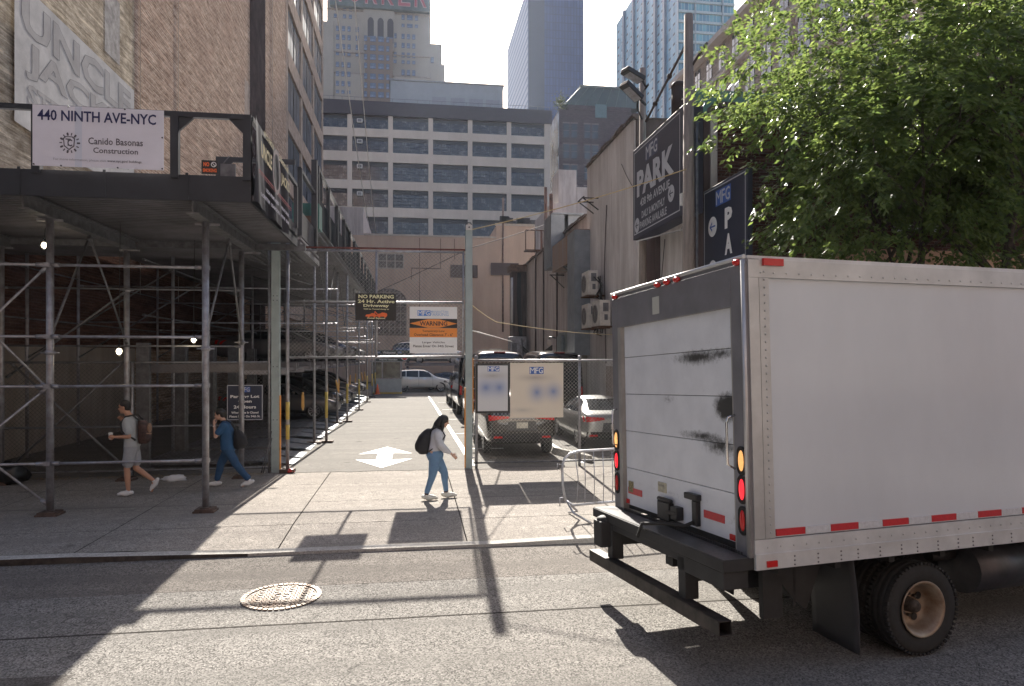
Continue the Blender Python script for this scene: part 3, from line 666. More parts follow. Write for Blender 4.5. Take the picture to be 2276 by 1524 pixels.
for k in range(7): 
    x = -4.35 + .61 * k; h = 8.73 + 1.47 * math.sqrt(max(0, 1 - ((x + 2.51) / 1.9) ** 2)); m.box((x, 75.90, 5.05), (x + .06, 75.93, h - .05), 1)
for k in range(7): z = 5.17 + .76 * k; hw = 1.84 if z < 8.73 else 1.84 * math.sqrt(max(0, 1 - ((z - 8.73) / 1.47) ** 2)); m.box((-2.51 - hw, 75.88, z), (-2.51 + hw, 75.898, z + .06), 1)
m.build('arched_window', [MATS['aged_pane'], mat('muntin_beige', (.28, .22, .19), .8)], b)
brp = mat('brown_pipe', (.22, .14, .11), .7, 0, .3, 3)
for (x, z0, z1) in ((.76, 5.5, 15.8), (4.6, 13.5, 15.8), (-.12, 11.2, 12.5), (3.06, 12.45, 15.8)): m = MB(); m.box((x, 75.94, z0), (x + .08, 76.0, z1)); m.build('pipe', brp, b)
m = MB(); m.box((-.12, 75.93, 12.4), (3.2, 76, 12.52)); m.build('pipe', brp, b)
m = MB(); m.tube([(10.05, 75.85, 5.5), (10.05, 75.85, 20.5)], .11, 6); m.build('pipe', brp, b)
rr = random.Random(11)
for k in range(7):
    m = MB(); x = rr.uniform(9.5, 14.1); h = .4 + rr.random() * .4; m.box((x, 75.7, 17.65), (x + .5 + rr.random() * .5, 76.1, 17.65 + h)); m.build('rooftop_debris', mat('dark_tarp', (.05, .045, .05), .8, 0, .2), b)
# --- rear blocks between wall and loft building
b = empty('rear_block', (13, 58, 0), 'weathered pale rooftop block with chimney and rusty flues behind the white wall', 'building')
m = MB(); m.box((11.9, 58, 0), (20, 66, 16.0)); m.box((12.6, 58.3, 16), (14.2, 61, 19.0)); m.box((14.2, 58.2, 16), (20, 61, 17.5)); m.box((11.4, 57.8, 0), (12.1, 60, 14.6)); m.build('wall', whitestucco, b)
m = MB(); m.tube([(11.3, 57.5, 7), (11.3, 57.5, 17.2)], .13, 8); m.tube([(11.75, 57.4, 7), (11.75, 57.4, 16.6)], .16, 8); m.tube([(10.9, 57.3, 8), (10.9, 57.3, 13.4)], .1, 8); m.build('flue', mat('rusty_flue', (.24, .13, .09), .8, .1, .3, 2), b)
m = MB(); m.box((9.4, 56.5, 11.6), (11.0, 57.5, 11.7))
for x in (9.4, 10.2, 11.0): m.tube([(x, 56.5, 11.6), (x, 56.5, 13.3)], .05, 5)
m.tube([(9.4, 56.5, 13.3), (11, 56.5, 13.3)], .05, 5); m.build('platform_rail', rusty, b)

# --- white stucco building along the right of the lot
b = empty('painted_building', (7.1, 16, 0), 'grimy white painted building wall along the right side of the lot', 'building')
m = MB(); m.box((7.1, 21.3, 0), (22, 27.3, 10.35)); m.build('wall', whitestucco, b)
m = MB(); m.box((7.14, 15.65, 0), (21.9, 21.296, 8.55)); m.build('front_wall', whitestucco, b)
m = MB(); m.box((7.11, 27.304, 0), (22, 43.6, 8.45)); m.build('rear_wall', greystucco, b)
m = MB(); m.box((7.15, 21.22, 8.6), (9.5, 21.296, 10.3)); m.build('end_wall', stucco_mat('sooty_render', (.16, .13, .125), (.05, .04, .04), .8), b)
m = MB(); rr = random.Random(4); y = 21.2
while y < 27.2: d = rr.uniform(.4, .9); m.box((7.02 - rr.random() * .05, y, 10.35), (7.5, y + d - .02, 10.42 + rr.random() * .06)); y += d
y = 27.4
while y < 43.4: d = rr.uniform(.4, .9); m.box((7.03 - rr.random() * .05, y, 8.45), (7.5, y + d - .02, 8.52 + rr.random() * .07)); y += d
m.build('coping', mat('dark_roof_edge', (.14, .11, .10), .9, 0, .4, 4), b)
m = MB(); m.box((7.1, 21.2, 10.30), (14, 21.5, 10.36)); m.build('coping', MATS['dark_roof_edge'], b)
for y0, y1, mm_ in ((19.05, 19.9, 'a'), (15.7, 16.9, 'b')):
    m = MB(); m.box((6.98, y0, 0), (7.138, y1, 8.5)); m.build('pilaster', stucco_mat('brown_pilaster', (.13, .10, .10), (.05, .04, .04), .6), b)
m = MB(); m.box((7.0, 28.9, 3.9), (7.108, 30.1, 7.3)); m.build('window', darkglass, b)
m = MB(); m.box((7.02, 23.2, 1.0), (7.098, 24.3, 2.3)); m.build('door', mat('faded_door', (.35, .28, .24), .8, 0, .2, 5), b)
for y in (33.0, 36.5, 38.9): m = MB(); m.tube([(7.05, y, .3), (7.05, y, 8.4)], .045, 6); m.build('conduit', mat('dark_conduit', (.08, .06, .06), .7), b)
m = MB(); m.tube([(7.0, 24.2, 2.4), (7.05, 24.6, 6), (7.05, 24.3, 8.2)], .02, 5); m.build('conduit', MATS['dark_conduit'], b)
# dark corner column with cables
b2 = empty('utility_column', (6.8, 42.8, 0), 'dark rusty brown column at the far corner of the white painted building', 'column')
m = MB(); m.box((6.2, 42.3, 0), (7.08, 43.5, 8.0)); m.build('shaft', mat('column_brown', (.11, .075, .065), .85, 0, .35, 1.2, stretch=(3, 3, .4)), b2)
m = MB(); m.box((6.05, 42.1, 8.0), (7.08, 43.7, 8.4)); m.build('cap', rusty, b2)
# --- red brick building on the avenue
b = empty('storefront_building', (12, 15.6, 0), 'dark red brick storefront building behind the street tree', 'building')
m = MB(); m.box((7.3, 15.6, 0), (34, 15.64, 8.6)); m.box((22.1, 15.64, 0), (34, 26, 8.6)); m.build('wall', redbrickf, b)
m = MB(); m.box((9.5, 15.5, 0), (34, 15.598, 5.3)); m.build('stucco_front', mat('salmon_stucco', (.55, .33, .22), .85, 0, .12, 2), b)
m = MB(); m.box((7.2, 15.5, 8.6), (34, 16, 8.75)); m.build('coping', mat('dark_coping2', (.1, .08, .08), .8), b)
for x in (12, 16, 20, 24):
    m = MB(); m.box((x, 15.44, 5.9), (x + 1.3, 15.6, 7.7), 0); m.box((x - .1, 15.38, 5.75), (x + 1.4, 15.6, 5.9), 1); m.build('window', [glass, offwhite], b)
for x in (10.5, 15, 19.5, 24):
    m = MB(); m.box((x, 15.42, .4), (x + 3.4, 15.49, 3.2), 0); m.box((x - .1, 15.40, .0), (x + 3.5, 15.49, .4), 1); m.build('shop_window', [darkglass, blackm], b)

# --- the other side of the avenue, behind the viewpoint: it closes the street canyon and bounces sunlight back
for i, (x0, x1, h, c) in enumerate(((-60, -34, 24, (.16, .11, .09)), (-33.9, -8, 30, (.20, .18, .16)), (-7.9, 16, 21, (.17, .11, .09)), (16.1, 40, 34, (.21, .195, .18)), (40.1, 64, 26, (.14, .10, .09)))):
    lab = ('brick row building farthest left', 'tan row building second from the left', 'red brick row building directly', 'pale tall row building second from the right', 'brown row building farthest right')[i] + ' across the avenue behind the viewpoint'
    b = empty('row_building', ((x0 + x1) / 2, -16, 0), lab, 'building', 'row buildings across the avenue')
    m = MB(); m.box((x0, -30, 0), (x1, -16, h)); m.build('wall', stucco_mat('row_wall_%d' % i, c, tuple(q * .6 for q in c), .4), b)
    m = MB(); m.box((x0, -16, h - .6), (x1, -15.6, h)); m.build('cornice', palest, b)
    wq = MB(); wq.box((-.6, -.05, 0), (.6, .04, 1.9), 0); wq.box((-.7, -.05, -.12), (.7, .1, 0), 1); wq.box((-.6, .04, .92), (.6, .06, .98), 1); wqm = wq.mesh('window', [glass, offwhite])
    z = 4.6
    while z < h - 3:
        x = x0 + 1.6
        while x < x1 - 1.2: inst('window', wqm, (x, -15.99, z), b); x += 3.1
        z += 3.4
m = MB(); m.box((-64, -16, -.1), (64, -11.9, .02)); tag(m.build('far_sidewalk', concrete), kind='structure')

m = MB()
for (a_, b_) in (((-60, 7.12), (60, 7.22)), ): m.add([(a_[0], a_[1], -.0995), (b_[0], b_[1], -.0995), (b_[0], b_[1] + .035, -.0995), (a_[0], a_[1] + .035, -.0995)], [(0, 1, 2, 3)])
m.add([(-4.6, 5.2, -.0990), (-2.9, 5.15, -.0990), (-2.85, 6.3, -.0990), (-4.55, 6.35, -.0990)], [(0, 1, 2, 3)], 1)
tag(m.build('road_repairs', [mat('tar_seam', (.06, .055, .05), 1, 0, .3, 9, spec=.02), ground_mat('patch_asphalt', (.15, .14, .13), (.12, .11, .1), .5)]), kind='structure')
# ================================================================== SIDEWALK SHED (over the pavement)
def rail(mb, p, q, r=.024, mi=0, ends=True):
    mb.tube([p, q], r, 8, mi)
    if ends:
        p = Vector(p); q = Vector(q); d = (q - p).normalized()
        for a, s in ((p, 1), (q, -1)): mb.tube([a, a + d * .12 * s], r * 1.5, 8, mi)
shed = empty('sidewalk_shed', (-6, 13.3, 0), 'scaffold sidewalk shed over the pavement with dark fascia and steel tube posts', 'sidewalk shed')
YF, YB, XR, XL, ZD = 11.3, 15.9, -2.52, -11.0, 5.06
def corrugated(x0, x1, y0, y1, z, pitch=.15, dep=.05, mm=deck_metal, parent=None, name='deck'):
    m = MB(); y = y0; pr = []
    while y < y1: pr += [(y, z), (y + pitch * .42, z), (y + pitch * .5, z + dep), (y + pitch * .92, z + dep)]; y += pitch
    vs = []; 
    for (yy, zz_) in pr: vs += [(x0, yy, zz_), (x1, yy, zz_)]
    m.add(vs, [(2 * i, 2 * i + 1, 2 * i + 3, 2 * i + 2) for i in range(len(pr) - 1)])
    m.box((x0, y0, z + dep + .01), (x1, y1, z + dep + .06)); return m.build(name, mm, parent)
corrugated(XL, XR, YF + .06, YB, ZD + .12, parent=shed)
m = MB(); m.box((XL, YF + .04, ZD + .04), (XR + .06, YF + .10, ZD + .115)); m.build('edge_channel', galv_dull, shed); m = MB(); m.box((XL, YB - .08, ZD - .06), (XR + .15, YB + .02, ZD + .08)); m.build('edge_channel', galv_dull, shed)
# fascia boards
m = MB(); m.box((XL, YF, ZD), (XR, YF + .038, 5.46)); 
for k in range(7): m.box((XL + 1.2 * k + .3, YF - .012, ZD + .01), (XL + 1.2 * k + .34, YF, 5.49))
m.build('fascia', dkgreen, shed)
m = MB(); m.box((XR - .04, YF + .04, ZD), (XR, YB - .2, 5.5)); m.build('side_fascia', dkgreen, shed)
# parapet frame
m = MB()
m.box((XL, YF - .02, 6.36), (XR, YF + .06, 6.44))
for x in (-10.9, -8.3, -5.7, -3.72, XR - .12):
    m.box((x, YF - .03, 5.4), (x + .12, YF + .07, 6.36))
for x, s in ((-3.60, 1), (XR - .12, -1)):
    m.prism([(x, YF, 6.36), (x, YF, 6.14), (x + .22 * s, YF, 6.36)], (0, .05, 0))
m.build('parapet_frame', dkgreen, shed)
m = MB(); m.box((XR - .04, YF + .06, 6.36), (XR + .02, YB - .3, 6.44)); 
for y in (12.6, 14.0, 15.5): m.box((XR - .05, y, 5.45), (XR + .03, y + .1, 6.36))
m.build('side_parapet_frame', dkgreen, shed)
m = MB(); m.box((-4.15, 15.35, 6.80), (XR, 15.42, 6.90)); m.box((-4.15, 15.35, 5.3), (-4.03, 15.42, 6.8)); m.prism([(-4.03, 15.35, 6.80), (-4.03, 15.35, 6.55), (-3.8, 15.35, 6.80)], (0, .05, 0)); m.build('rear_parapet_frame', dkgreen, shed)
for x in (-8.4, -5.93, -3.46):     # I-beams running back from the street
    m = MB(); m.box((x - .10, YF + .2, ZD + .05), (x + .10, YB - .1, ZD + .075)); m.box((x - .012, YF + .2, ZD - .14), (x + .012, YB - .1, ZD + .05)); m.box((x - .10, YF + .2, ZD - .165), (x + .10, YB - .1, ZD - .14)); m.build('beam', galv_dull, shed)
posts = [(-8.4, 12.3), (-5.93, 12.3), (-3.46, 12.2), (-8.35, 15.4), (-6.0, 15.55), (-3.66, 15.5), (-11, 12.3), (-11, 15.4)]
pm = MB(); pm.tube([(0, 0, .06), (0, 0, 4.9)], .057, 14); pm.tube([(0, 0, 4.6), (0, 0, 4.9)], .045, 10); pmesh = pm.mesh('post', galv)
bm_ = MB(); bm_.cbox((0, 0, .045), (.28, .28, .035)); bm_.cbox((0, 0, .015), (.34, .30, .03)); bm_.cbox((0, 0, .067), (.15, .15, .012)); bmesh_ = bm_.mesh('base_block', mat('base_wood', (.10, .065, .05), .85, 0, .3, 8))
for x, y in posts:
    inst('post', pmesh, (x, y, 0), shed); inst('base_block', bmesh_, (x, y, 0), shed)
for z in (4.13, 2.95, 2.13, .86):
    m = MB()
    for a, b_ in ((-11, -8.4), (-8.4, -5.93), (-5.93, -3.46)): rail(m, (a + .05, 12.24, z), (b_ - .05, 12.22, z))
    m.build('ledger', galv, shed)
for z in (4.05, 2.85, 1.15):
    m = MB(); rail(m, (-8.35, 15.42, z), (-3.66, 15.42, z), .02); m.build('rear_ledger', galv_dull, shed)
for p, q in (((-5.97, 12.27, 4.10), (-8.35, 12.27, 1.62)), ((-5.97, 12.3, 2.10), (-8.35, 12.3, 4.7)), ((-5.97, 12.27, 2.10), (-8.35, 12.27, -.0)), ((-5.97, 12.3, .18), (-8.35, 12.3, 2.2)),
             ((-8.2, 15.45, 2.5), (-5.85, 15.45, .15)), ((-6.0, 15.5, 4.0), (-8.3, 15.5, 2.2)), ((-6.0, 15.6, 2.6), (-8.3, 15.6, .3)),
             ((-3.46, 13.7, 4.86), (-3.64, 15.45, 2.9)), ((-3.46, 13.7, 4.86), (-3.46, 12.25, 3.0)), ((-5.93, 13.7, 4.86), (-5.98, 15.5, 2.9)), ((-5.93, 13.7, 4.86), (-5.93, 12.35, 3.0))):
    m = MB(); rail(m, p, q, .021); m.build('brace', galv_dull if p[1] > 13 else galv, shed)
m = MB()
for x, y, z in ((-5.93, 12.3, 2.65), (-3.46, 12.2, 2.72), (-3.66, 15.5, 2.9), (-6, 15.55, 4.0)):
    m.tube([(x, y, z), (x, y, z + .07)], .075, 10); m.tube([(x - .14, y, z + .035), (x + .14, y, z + .035)], .016, 6)
for x in (-5.93, -3.46):
    for z in (4.13, 2.95, 2.13, .86): m.cbox((x, 12.24, z), (.10, .11, .07))
m.build('clamps', galv, shed)
for x in (-5.93, -3.46, -8.4):
    for y in (12.28, 15.5): m = MB(); m.box((x - .2, y, 4.86), (x + .2, y + .04, 4.895)); m.build('u_head', galv, shed)

# --- signs on the shed
b = empty('construction_banner', (-4.7, 11.24, 5.5), 'white banner with an address and construction company on the shed parapet', 'banner')
F = frame((-5.66, 11.235, 5.50), (1, 0, 0), (0, 0, 1)); W, Hh = 1.86, .92
bw = mat('banner_white', (.72, .70, .76), .6, 0, .04, 2, .1, 4); navyt = mat('navy_ink', (.018, .02, .09), .6, 0, 0); greyt = mat('grey_ink', (.10, .09, .11), .6, 0, 0); lgrey = mat('light_grey_ink', (.34, .33, .36), .6, 0, 0)
m = MB(); rect(m, F, 0, 0, W, Hh, 0, 0, .008); m.build('banner_cloth', bw, b)
m = MB(); rect(m, F, .59, .0, .69, Hh, 0, .001); m.build('crease', mat('banner_crease', (.60, .62, .70), .6, 0, 0), b)
m = MB(); txt(m, F, '440 NINTH AVE-NYC', W / 2 - .02, .77, 1.68, .165, 0, .005, .02); m.build('lettering', navyt, b)
lines(b, F, greyt, [('Canido Basonas', 1.17, .405, .78, .105, .005), ('Construction', 1.17, .265, .64, .085, .005)])
m = MB(); txt(m, F, 'For more information, please visit', .66, .105, .74, .045, 0, .005, 0); m.build('lettering', lgrey, b)
m = MB(); txt(m, F, 'www.nyc.gov/ buildings.', 1.30, .105, .50, .048, 0, .005, .01); m.build('lettering', greyt, b)
m = MB(); c = (.51, .36)
poly(m, F, [(c[0] - .085, c[1] + .07), (c[0] - .05, c[1] + .10), (c[0] + .05, c[1] + .10), (c[0] + .085, c[1] + .07), (c[0] + .075, c[1] - .05), (c[0], c[1] - .11), (c[0] - .075, c[1] - .05)], 0, .003)
poly(m, F, [(c[0] - .068, c[1] + .06), (c[0] - .04, c[1] + .085), (c[0] + .04, c[1] + .085), (c[0] + .068, c[1] + .06), (c[0] + .06, c[1] - .04), (c[0], c[1] - .09), (c[0] - .06, c[1] - .04)], 1, .0045)
txt(m, F, 'C', c[0] + .012, c[1], .07, .11, 0, .006, .03); txt(m, F, 'T', c[0] - .012, c[1] + .01, .075, .11, 0, .0065, .01)
for k in range(14):
    a = math.pi * 2 * k / 14
    for q in (.125, .145): circ(m, F, c[0] + math.cos(a) * q * .92 + .008, c[1] + math.sin(a) * q, .011 if k % 2 else .016, 0, .003, 7)
m.build('crest', [greyt, bw], b)
m = MB()
for x, z in ((.02, .02), (W - .02, .02), (W - .02, .5), (.4, .01), (1.2, .01), (.5, Hh - .01), (1.3, Hh - .01)): m.disc(F @ Vector((x, z, 0)), (0, -1, 0), .012, 8, 0, .012)
m.build('grommets', blackm, b)

b = empty('restaurant_banner', (XR + .04, 12.5, 5.1), 'dark restaurant banner along the right side of the sidewalk shed', 'banner')
F = frame((XR + .045, 11.26, 5.12), (0, 1, 0), (0, 0, 1))
dkb = mat('banner_black', (.018, .016, .022), .35, 0, .2, 1.5, .25, 2.5); gold = mat('gold_ink', (.46, .38, .20), .5, 0, 0); redl = mat('red_stripe', (.35, .02, .03), .5, 0, 0); pal = mat('pale_ink', (.42, .40, .48), .5, 0, 0); silv = mat('silver_ring', (.30, .24, .24), .4, 0, .2, 5)
W = 3.0; m = MB(); nx, nz = 30, 8
def wav(x, z): return .035 * math.sin(x * 4.2 + z * 1.3) + .02 * math.sin(x * 9 + z * 3)
m.add([F @ Vector((W * i / nx, -.04 + 1.36 * j / nz - .05 * math.sin(math.pi * ((W * i / nx) % 1.0)) * (1 if j == nz else 0), wav(W * i / nx, j / nz))) for i in range(nx + 1) for j in range(nz + 1)],
      [(i * (nz + 1) + j, (i + 1) * (nz + 1) + j, (i + 1) * (nz + 1) + j + 1, i * (nz + 1) + j + 1) for i in range(nx) for j in range(nz)], 0, True); m.build('banner_cloth', dkb, b)
Z = .075
for s, x, z, w, h, mm in (('UNCLE', .62, .84, .85, .26, gold), ("JACK'S", 2.32, .80, .85, .26, gold), ("NYC'S FAMOUS", .8, 1.16, .8, .10, gold), ('STEAKHOUSE', 2.15, 1.13, .9, .09, gold), ('USDA PRIME AGED', 1.1, .27, 1.1, .06, pal), ('LOBSTER  SEAFOOD  WINE  BAR', 1.45, .12, 2.5, .06, pal), ('PRIVATE DINING', 2.3, .27, .8, .06, pal)):
    m = MB(); txt(m, F, s, x, z, w, h, 0, Z, .03); m.build('lettering', mm, b)
m = MB(); rect(m, F, .02, .46, W - .05, .475, 0, Z); rect(m, F, .02, .42, W - .05, .43, 0, Z); m.build('stripe', redl, b)
m = MB(); ci = []
for k in range(28):
    a0, a1 = 2 * math.pi * k / 28, 2 * math.pi * (k + 1) / 28
    poly(m, F, [(1.45 + r_ * math.cos(a) * .9, .80 + r_ * math.sin(a) * 1.05) for r_, a in ((.30, a0), (.38, a0), (.38, a1), (.30, a1))], 0, Z + .004)
m.build('ring_emblem', silv, b)

b = empty('no_smoking_sign', (-3.05, 11.5, 5.5), 'small black no smoking sign with orange lettering behind the shed parapet', 'sign')
F = frame((-3.31, 11.45, 5.52), (1, 0, 0), (0, 0, 1)); om = mat('orange_ink', (.85, .16, .04), .5, 0, 0)
m = MB(); rect(m, F, 0, 0, .25, .22, 0, 0, .006); m.build('panel', signblack, b)
lines(b, F, om, [('NO', .075, .155, .09, .07, .003, .05), ('SMOKING', .125, .06, .21, .06, .003, .05)])
m = MB(); circ(m, F, .185, .155, .042, 0, .002, 18); circ(m, F, .185, .155, .030, 1, .003, 18)
poly(m, F, [(.16, .175), (.168, .183), (.21, .135), (.202, .127)], 0, .004); m.build('pictogram', [signwhite, signblack], b)
m = MB(); m.box((-3.03, 11.47, 5.50), (-2.80, 11.5, 5.70)); m.tube([(-3.0, 11.5, 5.70), (-2.9, 11.5, 5.83)], .01, 5); tag(m.build('grey_panel', galv_dull), 'small grey metal panel beside the no smoking sign', 'panel')

# --- bulbs under the shed
bulbm = mat('lit_bulb', (1.0, .86, .60), .5, 0, 0, emit=7)
for i, (x, y, z, lab) in enumerate(((-5.3, 13.4, 2.72, 'bright round caged bulb lamp hanging nearest the walking man'), (-4.55, 15.2, 2.98, 'small lit bulb lamp hanging between the two front shed posts'), (-6.95, 14.2, 4.75, 'lit bulb lamp high under the shed deck at the far left'))):
    r = empty('shed_lamp', (x, y, z), lab, 'lamp', 'bulb lamps under the shed')
    m = MB(); m.ell((x, y, z), (.045, .045, .055)); m.build('bulb', bulbm, r)
    m = MB(); m.tube([(x, y, z + .05), (x, y, z + .13)], .025, 8); m.tube([(x, y, z + .12), (x + .02, y, ZD + .02)], .006, 4)
    for k in range(6): a = k * 1.05; m.tube([(x + .06 * math.cos(a), y + .06 * math.sin(a), z + .06), (x + .07 * math.cos(a), y + .07 * math.sin(a), z - .02), (x, y, z - .085)], .003, 4)
    m.build('socket', blackm, r)
    li = bpy.data.lights.new('bulb_light', 'POINT'); li.energy = 1.5; li.color = (1, .85, .6); li.shadow_soft_size = .06
    lo = bpy.data.objects.new('bulb_light', li); col.objects.link(lo); lo.parent = r; lo.location = (0, 0, -.14)

# ================================================================== SHED ALONG THE LOT
ls = empty('parking_lot_shed', (-6, 32, 0), 'long scaffold shed along the left of the lot with dark green parapet', 'sidewalk shed')
X0, X1, YA, YZ, ZL = -10.25, -2.62, 19.2, 50.0, 6.12
corrugated(X0, X1, YA, YZ, ZL + .1, .3, .08, parent=ls)
corrugated(X0, X1 + .1, 16.15, YA, 5.25, .15, .05, parent=ls)
m = MB(); m.box((X1 - .06, YA, ZL - .12), (X1, YZ, ZL + .12)); m.box((X1 - .01, YA, ZL - .12), (X1 + .08, YZ, ZL - .10)); m.box((X1 - .01, YA, ZL + .1), (X1 + .08, YZ, ZL + .12)); m.build('edge_beam', galv_dull, ls)
woodpanel = stucco_mat('weathered_dark_panel', (.04, .045, .048), (.22, .20, .19), .45, scale=1.2)
y = YA; k = 0
while y < YZ - .5:
    m = MB(); m.box((X1 + .02, y + .02, ZL + .18), (X1 + .06, y + 2.36, ZL + .95)); m.build('parapet_panel', woodpanel, ls)
    if k % 3 != 1:
        m = MB(); m.box((X1 + .02, y + .02, ZL + 1.0), (X1 + .05, y + 1.18 + (k % 2) * 1.1, ZL + 1.62)); m.build('parapet_panel', woodpanel, ls)
    m = MB(); m.box((X1 + .0, y - .06, ZL + .1), (X1 + .12, y + .06, ZL + 1.70)); m.build('parapet_post', dkgreen, ls)
    y += 2.4; k += 1
m = MB(); m.box((X1, YA, ZL + 1.63), (X1 + .1, YZ, ZL + 1.72)); m.box((X1 - .02, YZ - .1, ZL + .1), (X1 + .12, YZ, ZL + 1.72)); m.box((X0, YZ - .05, ZL + .1), (X1, YZ, ZL + 1.5)); m.build('parapet_rail', dkgreen, ls)
# green hood box at the step between the two sheds
m = MB(); m.box((X1 - .55, 18.9, ZL - .05), (X1 + .15, 19.5, ZL + .62)); m.box((X1 - .45, 18.88, ZL + .05), (X1 + .05, 18.9, ZL + .28), 1); m.build('green_box', [hoodgreen, rusty], ls)
m = MB(); m.box((X1 + .04, 16.3, 5.42), (X1 + .08, 18.85, 6.0)); m.box((X1 + .02, 16.2, 6.9), (X1 + .1, 19, 6.98)); m.box((X1 + .02, 16.2, 5.4), (X1 + .12, 16.3, 6.95)); m.box((X1 + .0, 18.5, 5.4), (X1 + .14, 18.7, 7.8)); m.build('step_panel', dkgreen, ls)
m = MB(); 
for q in range(9): m.box((X1 - 1.4 + q * .15, 16.2, 5.16), (X1 - 1.33 + q * .15, 19.1, 5.2))
m.box((X1 - .1, 16.1, 5.1), (X1 + .1, 19.3, 5.24)); m.build('step_soffit', galv_dull, ls)
lp = MB(); lp.tube([(0, 0, .05), (0, 0, ZL - .1)], .042, 10); lpm = lp.mesh('post', galv)
tp = MB(); tp.tube([(0, 0, .75), (0, 0, 1.55)], .045, 10); tpm = tp.mesh('yellow_tape', yellow)
lb = MB(); lb.cbox((0, 0, .03), (.42, .3, .05)); lbm = lb.mesh('base_block', MATS['base_wood'])
rowY = [(21.7, 1), (21.45, 0), (28.5, 1), (27.9, 0), (34.8, 1), (41.0, 1), (46, 1), (49.8, 1)]
for yy, tp_ in rowY:
    x = -2.62 if tp_ else -2.95
    p = inst('post', lpm, (x, yy, 0), ls)
    if tp_: t = inst('yellow_tape', tpm, (0, 0, 0), None); t.parent = p; t.location = (0, 0, 0)
    inst('base_block', lbm, (x, yy, 0), ls)
for yy in (19.0, 21.7, 28.0, 34.8, 41, 46, 49.8):
    for x in (-6.2, -9.7):
        inst('post', lpm, (x, yy, 0), ls)
    if yy > 20:
        for z in (4.72, 3.66):
            m = MB(); rail(m, (-9.7, yy + .08, z), (-2.3, yy + .08, z), .022); m.build('ledger', galv_dull if z > 9 else galv, ls)
    m = MB(); rail(m, (-6.2, yy, 4.9), (-9.7, yy, 2.6), .02); rail(m, (-6.2, yy, 5.8), (-2.95, yy, 4.8), .02); m.build('brace', galv_dull, ls)
for x in (-6.2, -9.7):
    for z in (4.9, 3.6):
        m = MB(); rail(m, (x, 17, z), (x, 49.8, z), .02); m.build('ledger', galv_dull, ls)
for i in range(5):
    m = MB(); a = (21.7, 28, 34.8, 41, 46)[i]; rail(m, (-2.9, a, 6.0), (-2.9, a + 2.4, 4.0), .018); rail(m, (-2.9, a + 4.8, 6.0), (-2.9, a + 2.4, 4.0), .018); m.build('brace', galv_dull, ls)

# ================================================================== FENCES AND GATE
def chain(mb, x0, x1, z0, z1, y, cell=.09, r=.0032, mi=0):
    """crossing wires clipped to the rectangle"""
    def wire(p, q, dy):
        p = Vector(p); q = Vector(q); mb.tube([(p.x, y + dy, p.y), (q.x, y + dy, q.y)], r, 3, mi, False)
    w = x1 - x0; h = z1 - z0; s = -h
    while s < w:
        a, b_ = max(s, 0), min(s + h, w)
        if b_ > a:
            wire((x0 + a, z0 + a - s), (x0 + b_, z0 + b_ - s), .004); wire((x1 - a, z0 + a - s), (x1 - b_, z0 + b_ - s), -.004)
        s += cell
fencew = mat('fence_wire', (.26, .25, .24), .7, .0, .3, 4, spec=.15)
fenced = mat('fence_wire_dark', (.17, .16, .16), .7, .0, .3, 4, spec=.15)
gf = empty('left_fence', (-6.5, 16.1, 0), 'chain link fence behind the scaffold on the left of the driveway', 'fence')
gf.name = 'chain_link_fence'
m = MB(); chain(m, -11.5, -3.18, .12, 2.48, 16.1); m.build('mesh', fenced, gf)
m = MB()
for z in (2.5, .12): m.tube([(-11.5, 16.1, z), (-3.15, 16.1, z)], .024, 8)
m.build('rail', galv_dull, gf)
for x in (-11.2, -8.75, -6.1, -3.2):
    m = MB(); m.tube([(x, 16.1, 0), (x, 16.1, 2.5 if x < -4 else 5.2)], .032, 8); m.build('post', galv, gf)
rf = empty('chain_link_fence', (4, 16.1, 0), 'low chain link fence with top rail right of the driveway behind the barricade', 'fence')
m = MB(); chain(m, 1.48, 7.05, .10, 2.53, 16.1, .09, .0028); m.build('mesh', fencew, rf)
m = MB(); m.tube([(1.42, 16.1, 2.54), (7.08, 16.1, 2.54)], .026, 8); m.build('top_rail', galv, rf)
m = MB(); m.tube([(1.42, 16.1, .12), (7.08, 16.1, .12)], .022, 8); m.build('bottom_rail', galv_dull, rf)
for x in (1.50, 4.0, 6.6):
    m = MB(); m.tube([(x, 16.12, 0), (x, 16.12, 2.62)], .036, 8); m.ell((x, 16.12, 2.62), (.045, .045, .04)); m.build('post', galv, rf)
m = MB()
for k in range(9): m.tube([(1.36, 16.1, .25 + .27 * k), (1.50, 16.1, .25 + .27 * k)], .012, 5)
m.build('tie_bands', galv, rf)
gp = empty('gate_post', (-3.06, 16.1, 0), 'grey steel gate post with an orange edge at the left of the driveway', 'post', 'square gate posts')
m = MB(); m.box((-3.15, 16.05, 0), (-2.97, 16.2, 5.3)); m.build('shaft', greypaint, gp, .008)
m = MB(); m.box((-2.969, 16.04, .02), (-2.945, 16.12, 1.75)); m.build('orange_edge', orange, gp)
m = MB()
for z in (1.2, 2.4, 3.9, 4.0): 
    for x in (-3.1, -3.02): m.disc((x, 16.05, z), (0, -1, 0), .012, 6, 0, .01)
m.build('bolts', blackm, gp)
gp = empty('gate_post', (1.32, 16.1, 0), 'tall square grey gate post with a small white box on top between driveway and fence', 'post', 'square gate posts')
m = MB(); m.box((1.24, 16.03, 0), (1.40, 16.19, 5.6)); m.build('shaft', greypaint, gp, .008)
m = MB(); m.box((1.215, 16.02, .02), (1.238, 16.08, 1.9)); m.box((1.402, 16.02, 1.3), (1.42, 16.08, 2.6)); m.build('orange_edge', orange, gp)
